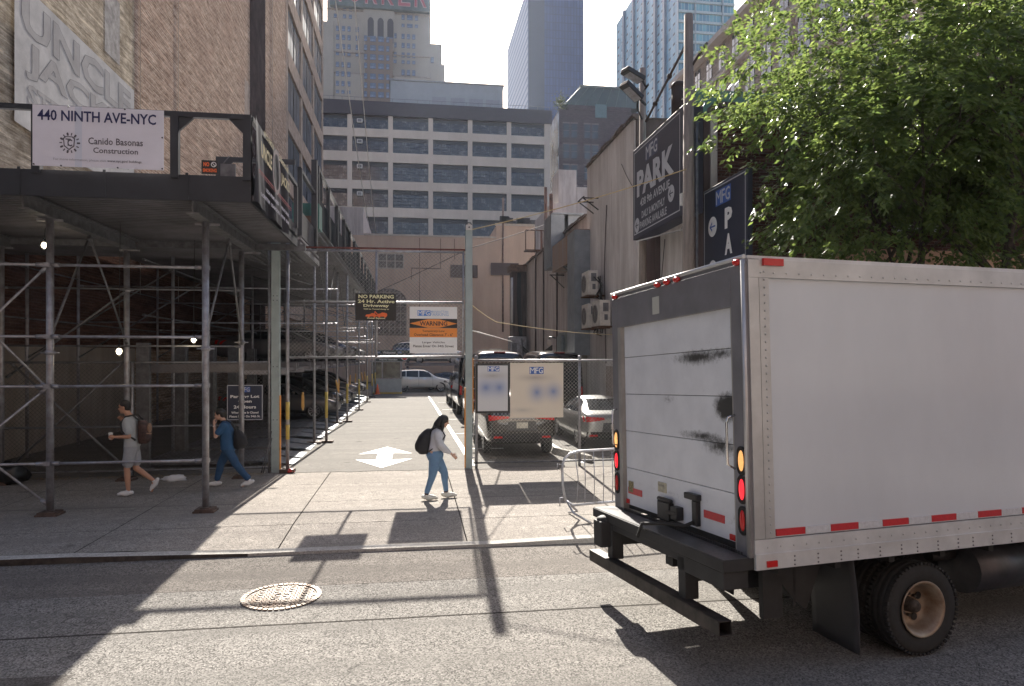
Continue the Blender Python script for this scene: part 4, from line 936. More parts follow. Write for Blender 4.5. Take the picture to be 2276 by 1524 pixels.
m = MB(); m.box((1.25, 16.0, 5.6), (1.39, 16.15, 5.72)); m.disc((1.32, 16.0, 5.66), (0, -1, 0), .02, 8, 1, .01); m.tube([(1.25, 16.08, 5.72), (1.28, 16.08, 5.78), (1.36, 16.08, 5.78), (1.39, 16.08, 5.72)], .015, 6, 1); m.build('junction_box', [offwhite, blackm], gp)
# overhead gate panel
g = empty('overhead_gate', (-.8, 16.1, 2.6), 'chain link gate frame hung high across the driveway', 'gate')
m = MB(); chain(m, -2.78, 1.18, 2.62, 5.03, 16.1, .09, .0034); m.build('mesh', fencew, g)
for z in (5.05, 3.87, 2.60):
    m = MB(); m.tube([(-2.8, 16.1, z - (.0)), (1.19, 16.1, z + .03)], .026, 8); m.build('rail', galv, g)
for x in (-.82, 1.19):
    m = MB(); m.tube([(x, 16.1, 2.6), (x, 16.1, 5.1)], .026, 8); m.build('stile', galv, g)
m = MB()
for k in range(10): m.tube([(1.19, 16.1, 2.7 + .26 * k), (1.28, 16.1, 2.7 + .26 * k)], .012, 5)
m.build('tie_bands', galv, g)
m = MB(); m.tube([(-3.0, 16.15, 5.13), (1.3, 16.15, 5.15)], .022, 6); m.build('rusty_rod', mat('rust_red', (.16, .05, .04), .8, 0, .3, 4), g)
p = empty('striped_pole', (-2.8, 16.1, 0), 'round galvanised pole with yellow bands standing just inside the left gate post', 'pole')
m = MB(); m.tube([(-2.8, 16.1, 0), (-2.8, 16.1, 5.2)], .04, 12); m.build('shaft', galv, p)
m = MB(); m.tube([(-2.8, 16.1, .75), (-2.8, 16.1, 1.08)], .043, 12); m.tube([(-2.8, 16.1, .3 + .9), (-2.8, 16.1, 1.6)], .043, 12); m.build('yellow_band', yellow, p)
m = MB(); m.cbox((-2.8, 16.1, .04), (.32, .28, .08)); m.build('base_block', MATS['base_wood'], p)
m = MB(); m.tube([(-3.35, 16.0, .02), (-3.13, 16.0, .95)], .012, 5); m.tube([(-3.3, 15.95, .02), (-3.12, 16, .8)], .01, 5)
tag(m.build('gate_rod', galv_dull), 'thin rods leaning at the foot of the left gate post', 'rod')

# ================================================================== SIGNS ON THE GATE AND FENCE
yl = mat('cream_ink', (.80, .78, .48), .6, 0, 0); oi = mat('orange_panel', (.80, .27, .05), .5, 0, .04, 3); ink = mat('black_ink', (.03, .025, .03), .6, 0, 0); lb2 = mat('light_blue_ink', (.28, .42, .66), .5, 0, 0)
b = empty('no_parking_sign', (-.83, 16.05, 3.46), 'black no parking active driveway sign with cream letters on the gate', 'sign')
F = frame((-1.29, 16.03, 3.46), (1, 0, 0), (0, 0, 1)); W, Hh = .92, .62
m = MB(); rect(m, F, 0, 0, W, Hh, 0, 0, .012); m.build('panel', signblack, b)
lines(b, F, yl, [('NO PARKING', .47, .55, .80, .085, .004, .03), ('24 Hr. Active', .47, .44, .83, .08, .004, .03), ('Driveway', .47, .335, .58, .085, .004, .03), ('Will be Towed Away at', .47, .258, .58, .038, .004, .02), ('Owner Expense.', .47, .05, .42, .045, .004, .03)])
m = MB()     # tow truck towing a car
poly(m, F, [(.22, .10), (.25, .135), (.33, .145), (.37, .17), (.44, .165), (.46, .13), (.50, .13), (.50, .095), (.24, .09)])
poly(m, F, [(.48, .10), (.49, .15), (.56, .16), (.60, .185), (.66, .18), (.71, .165), (.72, .12), (.70, .09), (.5, .09)]); poly(m, F, [(.43, .21), (.45, .215), (.53, .12), (.51, .11)])
poly(m, F, [(.43, .21), (.45, .20), (.44, .13), (.43, .13)])
for x in (.30, .43, .54, .67): circ(m, F, x, .09, .024, 0, .005, 12)
m.build('tow_truck_symbol', om, b)
b = empty('warning_sign', (.5, 16.05, 2.71), 'white and orange low clearance warning sign on the gate beside the tall post', 'sign')
F = frame((-.06, 16.03, 2.71), (1, 0, 0), (0, 0, 1)); W, Hh = 1.1, 1.08
m = MB(); rect(m, F, 0, 0, W, Hh, 0, 0, .012); m.build('panel', signwhite, b)
m = MB(); rect(m, F, 0, .585, W, .80, 0, .002); m.build('black_band', signblack, b)
m = MB(); rect(m, F, 0, .37, W, .583, 0, .003); poly(m, F, [(0, .69), (.42, .79), (.68, .79), (1.1, .69), (.68, .59), (.42, .59)], 0, .004); m.build('orange_panel', oi, b)
logo(F, .33, .93, .30, .13, b, mat('logo_blue_light', (.09, .24, .62), .5, 0, 0))
lines(b, F, lb2, [('MANHATTAN', .69, .965, .40, .05, .004, .002), ('PARKING', .69, .90, .42, .068, .004, .002)])
lines(b, F, ink, [('WARNING', .55, .69, .64, .105, .007, .02), ('Temporary Low', .55, .51, .52, .06, .007, .008), ('Overhead Clearance 7\' - 6"', .55, .43, .90, .062, .007, .008), ('Larger Vehicles', .55, .245, .52, .058, .004, .008), ('Please Enter On 34th Street', .55, .165, .94, .058, .004, .008)])
b = empty('opening_hours_sign', (-3.7, 16.05, 1.2), 'navy open 24 hours sign with white letters on the left fence', 'sign')
F = frame((-4.10, 16.03, 1.20), (1, 0, 0), (0, 0, 1)); W, Hh = .78, .80
m = MB(); rect(m, F, 0, 0, W, Hh, 0, 0, .012); m.build('panel', navy, b)
m = MB(); border(m, F, .01, .01, W - .01, Hh - .01, .014); m.build('border', signgrey, b)
logo(F, .39, .69, .23, .12, b, blue, signgrey)
for s, z, w, h in (('Parking Lot', .525, .62, .085), ('Open', .42, .29, .085), ('24 Hours', .30, .48, .075), ('When Gate Is Closed', .175, .58, .05), ('Please Enter On 34th St.', .09, .66, .05)): lines(b, F, signwhite, [(s, .39, z, w, h, .004, .03)])
# two price boards on the right fence (their text is illegible in the photograph)
def soft(name, base, blobs):
    mm = bpy.data.materials.new(name); mm.use_nodes = True; n, l, bb = nt(mm); tc = n.new('ShaderNodeTexCoord'); x = base
    for (cx, cy, rx, ry, c, st) in blobs:
        mp = n.new('ShaderNodeMapping'); mp.vector_type = 'POINT'; mp.inputs['Scale'].default_value = (1 / rx, 0, 1 / ry); mp.inputs['Location'].default_value = (-cx / rx, 0, -cy / ry); l.new(tc.outputs['Object'], mp.inputs[0])
        gr = n.new('ShaderNodeTexGradient'); gr.gradient_type = 'QUADRATIC_SPHERE'; l.new(mp.outputs[0], gr.inputs[0])
        k = n.new('ShaderNodeMath'); k.operation = 'MULTIPLY'; k.inputs[1].default_value = st; k.use_clamp = True; l.new(gr.outputs['Fac'], k.inputs[0]); x = mix(n, l, k.outputs[0], x, c)
    if isinstance(x, tuple): bb.inputs['Base Color'].default_value = x + (1,)
    else: l.new(x, bb.inputs['Base Color'])
    bb.inputs['Roughness'].default_value = .5; return mm
b = empty('price_board', (1.87, 16.02, 1.3), 'narrow white parking price board with black frame next to the tall gate post', 'sign', 'parking price boards')
F = frame((1.47, 15.974, 1.30), (1, 0, 0), (0, 0, 1)); W, Hh = .81, 1.17
m = MB(); m.box((1.47, 15.985, 1.30), (2.28, 16.02, 2.47)); m.build('frame', signblack, b)
m = MB(); rect(m, F, .05, .05, W - .05, Hh - .05, 0, .003); p = m.build('board', soft('price_face', (.58, .58, .60), [(.24, .6, .38, .36, (.17, .23, .44), 1.0), (.56, .6, .36, .36, (.17, .23, .44), 1.0), (.4, .88, .6, .16, (.40, .38, .38), 1.1)]), b, origin=(1.47, 16, 1.3))
logo(F, .42, 1.04, .28, .12, b, blue, signwhite)
b = empty('price_board', (2.93, 16.02, 1.18), 'wide cream parking price board hung on the chain link fence', 'sign', 'parking price boards')
F = frame((2.29, 15.985, 1.18), (1, 0, 0), (0, 0, 1)); W, Hh = 1.28, 1.3
m = MB(); rect(m, F, 0, 0, W, Hh, 0, 0, .012); p = m.build('board', soft('price_face_cream', (.68, .60, .50), [(.64, .60, .36, .40, (.17, .23, .44), .95), (1.04, .62, .38, .38, (.17, .23, .44), .95), (.6, .95, .7, .16, (.40, .35, .32), 1.0), (.3, .18, .5, .12, (.5, .45, .4), 1.0)]), b, origin=(2.29, 16, 1.18))
logo(F, .63, 1.12, .34, .17, b, blue, signwhite)

# ================================================================== RIGHT SIDE: poles, parking signs, ducts
b = empty('wooden_pole', (6.3, 15.0, 0), 'tall weathered wooden pole rising beside the large park sign', 'pole')
m = MB(); m.tube([(6.3, 15.0, -.0), (6.3, 15.0, 4), (6.3, 15.0, 10.5)], [.17, .15, .10], 14); m.build('shaft', woodgrey, b)
m = MB(); m.tube([(6.4, 15.0, 7.9), (6.43, 14.95, 8.1), (6.5, 14.9, 7.6)], .04, 6); m.build('conduit', galv_dull, b); m = MB(); m.tube([(6.46, 14.9, 0), (6.46, 14.9, 8)], .03, 6); m.build('conduit', galv_dull, b)
b = empty('wooden_pole', (6.6, 19.0, 0), 'shorter grey wooden pole carrying two floodlights behind the park sign', 'pole')
m = MB(); m.tube([(6.62, 19.1, 0), (6.62, 19.1, 11.0)], [.14, .09], 12); m.build('shaft', woodgrey, b)
m = MB(); m.tube([(6.62, 19.1, 10.3), (6.5, 18.3, 10.2)], .03, 6); m.tube([(6.62, 19.1, 9.5), (6.25, 18.5, 9.6), (6.2, 18.3, 9.75)], .025, 6); m.build('arm', blackm, b)
for (p, q, lab) in (((6.28, 18.2, 10.28), (5.72, 18.0, 10.45), 'upper black floodlight head on the shorter wooden pole'), ((6.22, 18.2, 9.75), (5.70, 18.0, 10.08), 'lower tilted black floodlight head on the shorter wooden pole')):
    r = empty('floodlight', p, lab, 'floodlight', 'floodlights on the wooden pole')
    m = MB(); m.bar(p, q, .34, .13); m.build('housing', blackm, r, .015); m = MB(); m.bar(tuple(Vector(p) * .9 + Vector(q) * .1 - Vector((0, 0, .075))), tuple(Vector(p) * .15 + Vector(q) * .85 - Vector((0, 0, .075))), .28, .015); m.build('lens', galv, r)
    m = MB(); m.bar(tuple(Vector(p) + Vector((.05, .05, 0))), (6.5, 18.5, p[2] - .03), .05, .05); m.build('bracket', blackm, r)
m = MB(); m.tube([(6.65, 18.9, 9.4), (6.5, 17, 9.7), (6.35, 15.1, 10.0), (6.75, 14.6, 10.2)][:3] , .035, 6); m.tube([(6.35, 14.95, 9.3), (6.62, 14.7, 9.75)], .03, 6)
for t_ in (.25, .6): c = Vector((6.65, 18.9, 9.4)).lerp(Vector((6.35, 15.1, 10.0)), t_); m.ell(c, (.07, .07, .07))
tag(m.build('crossing_conduit', mat('brown_conduit', (.06, .045, .04), .7)), 'dark conduit slanting between the two wooden poles', 'conduit')

def facing_left(name, X, y_near, y_far, z0, z1, depth, label, mm):
    b = empty(name, (X, (y_near + y_far) / 2, z0), label, 'sign'); m = MB(); m.box((X, y_near, z0), (X + depth, y_far, z1)); m.build('cabinet', mm, b, .01)
    return b, frame((X - .003, y_far, z0), (0, -1, 0), (0, 0, 1)), y_far - y_near, z1 - z0
b, F, W, Hh = facing_left('park_sign', 6.3, 15.15, 19.0, 5.98, 8.55, .42, 'large navy park sign high on the white wall next to the wooden pole', mat('park_sign_navy', (.028, .03, .055), .5, 0, .12, 1))
m = MB(); border(m, F, .12, .12, W - .35, Hh - .1, .03, 0, .004); m.build('border', signgrey, b)
logo(F, 1.55, 2.18, .95, .42, b, mat('logo_panel_navy', (.05, .06, .12), .5, 0, 0), signgrey)
lines(b, F, signgrey, [('PARK', 1.75, 1.50, 2.75, .72, .008, .045), ('438 9th AVENUE', 1.75, .93, 2.2, .22, .008, .02), ('DAILY & MONTHLY', 1.65, .58, 1.75, .20, .008, .02), ('PARKING AVAILABLE', 1.65, .31, 2.0, .20, .008, .02)])
for x, z in ((.38, .36), (2.95, .66)):
    m = MB(); circ(m, F, x, z, .21, 0, .008, 24); arrow_left(m, F, x, z, .13, 1, .012); m.build('arrow_symbol', [signgrey, navy], b)
b, F, W, Hh = facing_left('park_sign', 6.86, 13.3, 15.45, 3.6, 6.55, .12, 'narrow vertical navy park sign partly covered by the tree leaves', navy)
m = MB(); border(m, F, .06, .06, W - .06, Hh - .06, .025, 0, .004); m.build('border', signgrey, b)
logo(F, 1.05, 2.62, .75, .36, b, blue, signgrey)
for ch, z in (('P', 2.08), ('A', 1.50), ('R', .92), ('K', .35)): lines(b, F, signwhite, [(ch, 1.32, z, .36, .46, .008, .05)])
for z in (2.02, 1.02):
    m = MB(); circ(m, F, .52, z, .23, 0, .008, 24); arrow_left(m, F, .52, z, .15, 1, .012); m.build('arrow_symbol', [signwhite, blue], b)
m = MB(); m.box((6.98, 15.2, 4.2), (7.2, 15.6, 4.3)); m.box((6.9, 15.45, 6.2), (7.3, 15.6, 6.3)); tag(m.build('sign_bracket', blackm), 'black bracket holding the narrow park sign', 'bracket')
# small sensor box under the big sign
b = empty('junction_box', (6.15, 15.3, 6.0), 'small white box on a pale pipe at the lower right of the large park sign', 'box')
m = MB(); m.box((6.17, 15.1, 6.15), (6.26, 15.22, 6.42)); m.build('housing', white, b)
m = MB(); m.tube([(6.24, 15.15, 6.15), (6.24, 15.15, 5.7), (6.28, 15.4, 5.62), (6.3, 18.6, 5.9)], .02, 6); m.build('pipe', galv, b)
# green rooftop cabinet
b = empty('rooftop_cabinet', (8.6, 17.4, 8.75), 'green rooftop cabinet with a grey junction box above the brick storefront', 'rooftop equipment')
m = MB(); m.box((7.25, 17.3, 8.6), (10.5, 18.2, 9.75)); m.build('cabinet', mat('rooftop_green', (.07, .19, .15), .5, 0, .1, 2), b)
m = MB(); m.box((6.98, 16.7, 9.1), (7.2, 17.0, 9.6)); m.tube([(7.1, 16.8, 8.6), (7.1, 16.8, 9.1)], .03, 6); m.tube([(6.4, 15.1, 9.0), (7.0, 16.8, 9.5)], .02, 5); m.tube([(6.4, 15.1, 8.3), (7.0, 16.8, 8.8)], .02, 5); m.build('junction_box', galv_dull, b)
m = MB(); m.tube([(6.7, 16.6, 8.6), (6.7, 16.6, 9.5)], .18, 12); m.ell((6.7, 16.6, 9.5), (.19, .19, .14)); m.build('vent_pipe', mat('dark_brown_vent', (.05, .035, .03), .7), b)

# ducts and boxes on the long wall
ductm = mat('duct_metal', (.25, .27, .29), .5, .35, .15, 1.5)
b = empty('ventilation_duct', (6.8, 27.5, 2.6), 'large grey sheet metal duct elbowing down the painted wall', 'duct')
m = MB(); m.box((6.45, 26.8, 2.7), (7.09, 28.1, 7.75)); m.build('vertical_duct', ductm, b)
m = MB(); m.box((6.5, 28.104, 6.6), (7.1, 31.5, 7.8)); m.box((6.44, 26.9, 7.752), (7.1, 28.2, 7.80)); m.build('horizontal_duct', stucco_mat('rust_streaked_duct', (.34, .30, .28), (.30, .15, .08), .7), b)
m = MB(); m.box((6.45, 31.504, 6.9), (7.09, 33.2, 9.35)); m.box((6.5, 31.45, 9.352), (9.0, 33.2, 9.42)); m.box((7.3, 31.6, 8.5), (9.0, 33, 9.35)); m.build('riser_duct', ductm, b)
m = MB(); m.bar((7.1, 28.7, 6.5), (6.4, 28.7, 6.5), .05, .05); m.bar((6.45, 28.7, 6.5), (7.1, 28.7, 5.9), .04, .04); m.bar((7.1, 31.6, 6.5), (6.4, 31.6, 6.5), .05, .05); m.bar((6.45, 31.6, 6.5), (7.1, 31.6, 5.9), .04, .04); m.build('bracket', blackm, b)
m = MB(); m.box((6.75, 29.3, 2.75), (7.098, 31.3, 3.75)); m.box((6.6, 30.0, 2.9), (6.745, 30.9, 3.6)); tag(m.build('electrical_cabinet', mat('dark_cabinet', (.16, .18, .18), .6, 0, .2, 4)), 'dark grey electrical cabinet low on the wall left of the duct', 'cabinet')
b = empty('wall_lantern', (6.5, 32.2, 3.2), 'clear glass wall lantern beside the electrical cabinet', 'lantern')
m = MB(); m.lathe([(.0, -.14), (.07, -.12), (.13, .0), (.10, .16), (.06, .2)], (6.5, 32.2, 3.3), 12); m.build('globe', mat('lantern_glass', (.6, .5, .42), .1, 0, 0), b)
m = MB(); m.tube([(6.5, 32.2, 3.48), (6.5, 32.2, 3.6), (7.1, 32.2, 3.5)], .03, 6); m.disc((6.5, 32.2, 3.46), (0, 0, 1), .08, 10, 0, .03); m.build('bracket', blackm, b)
# cables on the far column
m = MB()
for k in range(6):
    o_ = k * .04; pts = [(6.5 + o_, 42.1 + o_, 7.9), (6.45 + o_, 41.9, 6), (6.5 + o_, 41.7, 4.4 - o_)] + [(6.7, 41.5 - 9 * t_, 3.0 - .55 * math.sin(math.pi * (t_ * .9 + .1)) + o_ + .3 * (1 - t_)) for t_ in [q / 10 for q in range(11)]]
    m.tube(pts, .03, 5)
tag(m.build('cable_bundle', rubber), 'thick bundle of black cables sagging along the painted wall', 'cable')
m = MB(); m.tube([(6.15, 42.2, 4.8), (6.15, 42.2, 7.6)], .07, 8); tag(m.build('downpipe', offwhite), 'pale pipe on the dark corner column', 'pipe')
b = empty('meter_box', (6.3, 41, 2.6), 'pale grey meter box at the foot of the dark corner column', 'box')
m = MB(); m.box((5.9, 41.2, 2.2), (6.9, 42.2, 3.9)); m.build('housing', galv, b, .02); m = MB(); m.box((6.0, 41.16, 2.9), (6.3, 41.2, 3.5)); m.tube([(6.6, 41.1, 3.8), (6.7, 41.1, 2.6), (6.9, 41.0, 2.3)], .04, 6); m.build('door', galv_dull, b)
# outdoor condensers
cm = MB(); cm.box((-.16, -.42, 0), (.16, .42, .62))
def condenser(x, y, z, label, size=1.0):
    r = empty('condenser_unit', (x, y, z), label, 'air conditioner', 'condenser units on the painted wall')
    m = MB(); m.box((x - .16, y - .5, z), (x + .22, y + .5, z + .9)); m.build('housing', mat('condenser_cream', (.55, .51, .46), .5, 0, .12, 5), r, .015)
    m = MB(); m.lathe([(.34, 0), (.34, -.02), (.30, -.02)], (x - .16, y + .12, z + .45), 24, axis='x')
    for k in range(1, 6): m.lathe([(.06 * k - .006, -.018), (.06 * k + .006, -.018)], (x - .16, y + .12, z + .45), 20, axis='x')
    for k in range(12): a = k * math.pi / 6; m.bar((x - .175, y + .12, z + .45), (x - .175, y + .12 + .32 * math.cos(a), z + .45 + .32 * math.sin(a)), .008, .008)
    m.build('fan_grille', mat('grille_grey', (.22, .2, .19), .5), r)
    m = MB(); m.disc((x - .158, y + .12, z + .45), (-1, 0, 0), .33, 24, 0, .004); m.build('fan_recess', mat('fan_dark', (.07, .06, .06), .7), r)
    m = MB(); m.box((x - .05, y - .51, z + .5), (x + .15, y - .5, z + .8)); m.box((x + .0, y - .51, z + .2), (x + .12, y - .5, z + .4)); m.build('label_plate', galv_dull, r)
    m = MB(); m.box((x - .2, y - .45, z - .06), (7.12, y - .40, z)); m.box((x - .2, y + .40, z - .06), (7.12, y + .45, z)); m.box((x - .2, y - .5, z - .02), (7.1, y + .5, z - .002)); m.build('bracket', rusty, r)
condenser(6.62, 25.2, 4.95, 'topmost cream condenser unit alone on the painted wall')
condenser(6.62, 25.2, 3.72, 'lower cream condenser unit directly below the single one')
condenser(6.62, 23.6, 3.72, 'lower cream condenser unit nearest the truck')
m = MB(); rr = random.Random(5)
for k in range(7):
    pts = [(6.9, 24.6 - .05 * k, 5.6 - .3 * q + rr.uniform(-.1, .1)) if q % 2 else (6.75 + rr.uniform(-.1, .15), 24.5 + rr.uniform(-.3, .3), 5.6 - .35 * q) for q in range(8)]; m.tube(pts, .018, 4)
tag(m.build('wire_tangle', rubber), 'tangle of thin dark wires beside the condenser units', 'cable')
m = MB(); m.box((5.4, 57, 2.0), (6.3, 58, 3.2)); m.box((6.5, 57, 2.0), (7.3, 58, 3.3)); 
m = MB(); m.box((4.9, 50.5, 0), (5.7, 51.2, 3.2)); m.box((5.75, 50.5, 0), (6.6, 51.2, 3.3)); tag(m.build('utility_cabinets', mat('cabinet_beige', (.45, .40, .35), .6, 0, .1, 3)), 'beige utility cabinets in front of the beige building', 'cabinet')
# triangular wall bracket and cables overhead
m = MB(); m.bar((7.1, 25.6, 8.75), (6.45, 25.6, 8.75), .045, .04); m.bar((7.1, 25.6, 8.3), (6.5, 25.6, 8.74), .04, .04); m.bar((7.1, 26.3, 8.75), (6.45, 26.3, 8.75), .045, .04); m.bar((7.1, 26.3, 8.3), (6.5, 26.3, 8.74), .04, .04); m.bar((6.5, 25.5, 8.78), (6.5, 26.4, 8.78), .05, .03)
tag(m.build('wall_bracket', blackm), 'rusty black triangular bracket high on the painted wall', 'bracket')
def cable(pts, r, label, mm, sag=0.0):
    m = MB(); out = []
    for i in range(len(pts) - 1):
        a, b_ = Vector(pts[i]), Vector(pts[i + 1])
        for k in range(12): t_ = k / 12; p = a.lerp(b_, t_); p.z -= sag * 4 * t_ * (1 - t_) * (b_ - a).length / 10; out.append(p)
    out.append(Vector(pts[-1])); m.tube(out, r, 5); return tag(m.build('overhead_cable', mm), label, 'cable')
yc = mat('yellow_rope', (.50, .38, .20), .7, 0, .1); wc = mat('white_cable', (.60, .58, .55), .6, 0, .05); bc = mat('dark_cable', (.05, .045, .045), .7)
cable([(1.38, 16.08, 5.62), (6.3, 14.9, 6.95)], .012, 'tan cable rising from the tall gate post to the wooden pole', yc, .15)
cable([(1.38, 16.1, 3.85), (2.2, 18, 3.55), (7.1, 23, 3.4)], .011, 'tan cable drooping from the middle of the gate post to the painted wall', yc, .1)
cable([(1.38, 16.15, 3.25), (6.2, 42.2, 3.6)], .02, 'pale double cable from the gate post to the dark corner column', wc, .0)
cable([(-3.6, 75.8, 9.9), (5.5, 66, 13.2), (11.5, 57, 14.0)], .035, 'thin dark cable crossing in front of the beige building', bc, .05)
cable([(-2.6, 20, 16.0), (-4.5, 75.9, 16.1)], .022, 'left of the two white ropes dropping to the beige building roof', wc, .12)
cable([(-1.9, 20, 16.0), (-3.9, 75.9, 16.1)], .022, 'right of the two white ropes dropping to the beige building roof', wc, .12)
cable([(7.05, 22.5, 9.2), (7.05, 20.4, 7.6), (7.0, 19.2, 8.2)], .012, 'thin black wire looping on the white wall beside the park sign', bc, .6)
cable([(6.95, 18.2, 5.9), (6.95, 19.2, 1.8)], .012, 'thin black wire slanting down below the park sign', bc, .05)

# ================================================================== BOOTH, WELCOME SIGN
b = empty('attendant_booth', (-1.6, 50.8, 0), 'small grey attendant booth with windows and a yellow base at the end of the driveway', 'booth')
m = MB(); m.box((-2.9, 50.1, .12), (-.78, 51.8, 1.06)); m.build('lower_panel', mat('booth_grey', (.42, .46, .46), .5, 0, .08, 3), b)
m = MB(); m.box((-2.9, 50.05, 0), (-.75, 51.85, .118)); m.build('base', yellow, b)
m = MB()
for x in (-2.9, -2.18, -.86): m.box((x, 50.1, 1.06), (x + .09, 50.2, 2.3)); m.box((x, 51.7, 1.06), (x + .09, 51.8, 2.3))
m.box((-3.0, 50.0, 2.3), (-.7, 51.9, 2.42)); m.box((-2.9, 50.07, 1.062), (-.78, 50.1, 1.14)); m.build('frame', galv, b)
m = MB(); m.box((-2.1, 50.14, 1.15), (-.87, 50.16, 2.29)); m.box((-2.8, 50.14, 1.15), (-2.19, 50.16, 2.29)); m.build('window', mat('booth_glass', (.16, .16, .13), .15, 0, .4, 2), b)
b = empty('traffic_cone', (-2.45, 49.7, 0), 'orange cone beside the attendant booth', 'cone'); m = MB(); m.lathe([(.16, .03), (.03, .72), (0, .72)], (-2.45, 49.7, 0), 14); m.build('cone_body', om, b); m = MB(); m.box((-2.65, 49.5, 0), (-2.25, 49.9, .03)); m.build('base', om, b)
b = empty('welcome_sign', (-1.4, 49.9, 2.4), 'dark welcome sign with a red stop symbol above the booth', 'sign')
F = frame((-2.65, 49.85, 2.35), (1, 0, 0), (0, 0, 1)); W, Hh = 2.5, .8
m = MB(); rect(m, F, 0, 0, W, Hh, 0, 0, .03); m.build('panel', mat('welcome_dark', (.02, .035, .035), .5, 0, 0), b)
lines(b, F, signwhite, [('Welcome', 1.0, .63, .9, .15, .01, .04), ('Please Pull Up-Stop And', .95, .40, 1.7, .13, .01, .03), ('Wait For Attendant', .95, .12, 1.3, .1, .01, .03)])
for x in (.25, 1.75): logo(F, x, .63, .28, .13, b, blue, signgrey)
m = MB(); circ(m, F, 2.1, .28, .24, 0, .01, 8); circ(m, F, 2.1, .28, .20, 1, .012, 8); txt(m, F, 'STOP', 2.1, .28, .26, .1, 0, .016, .03); m.build('stop_symbol', [signwhite, red], b)

# ================================================================== BARRICADE
b = empty('steel_barricade', (3.2, 10.4, 0), 'bent galvanised crowd barricade on the pavement behind the truck', 'barricade')
A = Vector((2.42, 10.75, 0)); D = Vector((.985, .17, 0)).normalized(); 
def BP(s, z, off=0): return A + D * s + Vector((0, off, z))
m = MB(); top = [BP(.02, .30), BP(-.03, .55), BP(-.04, .85), BP(.0, .98), BP(.1, 1.06), BP(.25, 1.09), BP(1.1, 1.10), BP(2.1, 1.09), BP(2.22, 1.0), BP(2.25, .85), BP(2.25, .3), BP(2.1, .24), BP(1.1, .24), BP(.15, .22), BP(.02, .30)]
m.tube(top, .021, 8); m.build('outer_frame', galv, b)
for k in range(13):
    m = MB(); s = .18 + .165 * k; bend = .06 if k == 0 else .02; m.tube([BP(s, 1.08), BP(s + bend, .65), BP(s + bend * .6, .25)], .008, 6); m.build('upright', galv, b)
for s in (.05, 2.15):
    m = MB(); m.tube([BP(s, .28), BP(s + .08, .12, -.1), BP(s + .30, .02, -.42)], .018, 7); m.tube([BP(s, .28), BP(s + .2, .1, .1), BP(s + .12, .02, .38)], .018, 7); m.build('leg', galv, b)
m = MB(); m.tube([BP(-.04, .88), BP(-.12, .90), BP(-.13, .80)], .01, 6); m.tube([BP(.0, .35), BP(-.08, .36), BP(-.08, .22)], .01, 6); m.build('hook', galv, b)
b = empty('wheel_stop', (4.0, 17.2, 0), 'pale broken concrete wheel stop between the two parked cars', 'wheel stop')
m = MB(); m.prism([(3.75, 18.3, 0), (3.95, 18.4, 0), (3.9, 18.35, .16), (3.8, 18.3, .16)], (.55, -1.7, 0)); m.build('block', curbm, b)
# litter
def lump(name, c, r, mm, label, cat, seed):
    m = MB(); n_, k_ = 14, 9; rr = random.Random(seed)
    m.ell((0, 0, 0), (1, 1, 1), n_, k_); m.v = [tuple(Vector((v[0] * r[0], v[1] * r[1], v[2] * r[2])) * (1 + .5 * mnoise.noise(Vector(v) * 1.9 + Vector((seed, 0, 0)))) + Vector(c)) for v in m.v]
    return tag(m.build(name, mm), label, cat)
lump('plastic_bag', (-5.0, 15.35, .05), (.26, .12, .07), mat('bag_white', (.7, .72, .75), .35, 0, .05), 'crumpled white plastic bag on the pavement by the fence', 'plastic bag', 3)
lump('paper_scrap', (-5.05, 9.9 - .9, -.07), (.08, .04, .02), white, 'small white paper scrap lying in the gutter at the left', 'litter', 5)
lump('paper_scrap', (-2.72, 16.0, .05), (.09, .06, .05), red, 'crumpled red wrapper at the foot of the left gate post', 'litter', 6)
lump('black_bag', (-8.15, 15.4, .22), (.3, .25, .25), mat('bag_black', (.015, .015, .016), .3, 0, .2), 'black rubbish bag by the fence at the far left', 'rubbish bag', 9)
m = MB(); rr = random.Random(14)
for k in range(700):
    x = rr.uniform(-8.5, -3.3); y = 15.95 + rr.gauss(0, .12); s = rr.uniform(.01, .035); a = rr.uniform(0, 6.3)
    m.add([(x + s * math.cos(a + q), y + s * math.sin(a + q), .008 + .01 * rr.random()) for q in (0, 1.9, 3.3, 4.6)], [(0, 1, 2, 3)])
tag(m.build('leaf_litter', mat('dry_leaves', (.30, .22, .13), .9, 0, .4, 30)), 'dry leaves and rubbish scattered along the foot of the left fence', 'litter', kind='stuff')
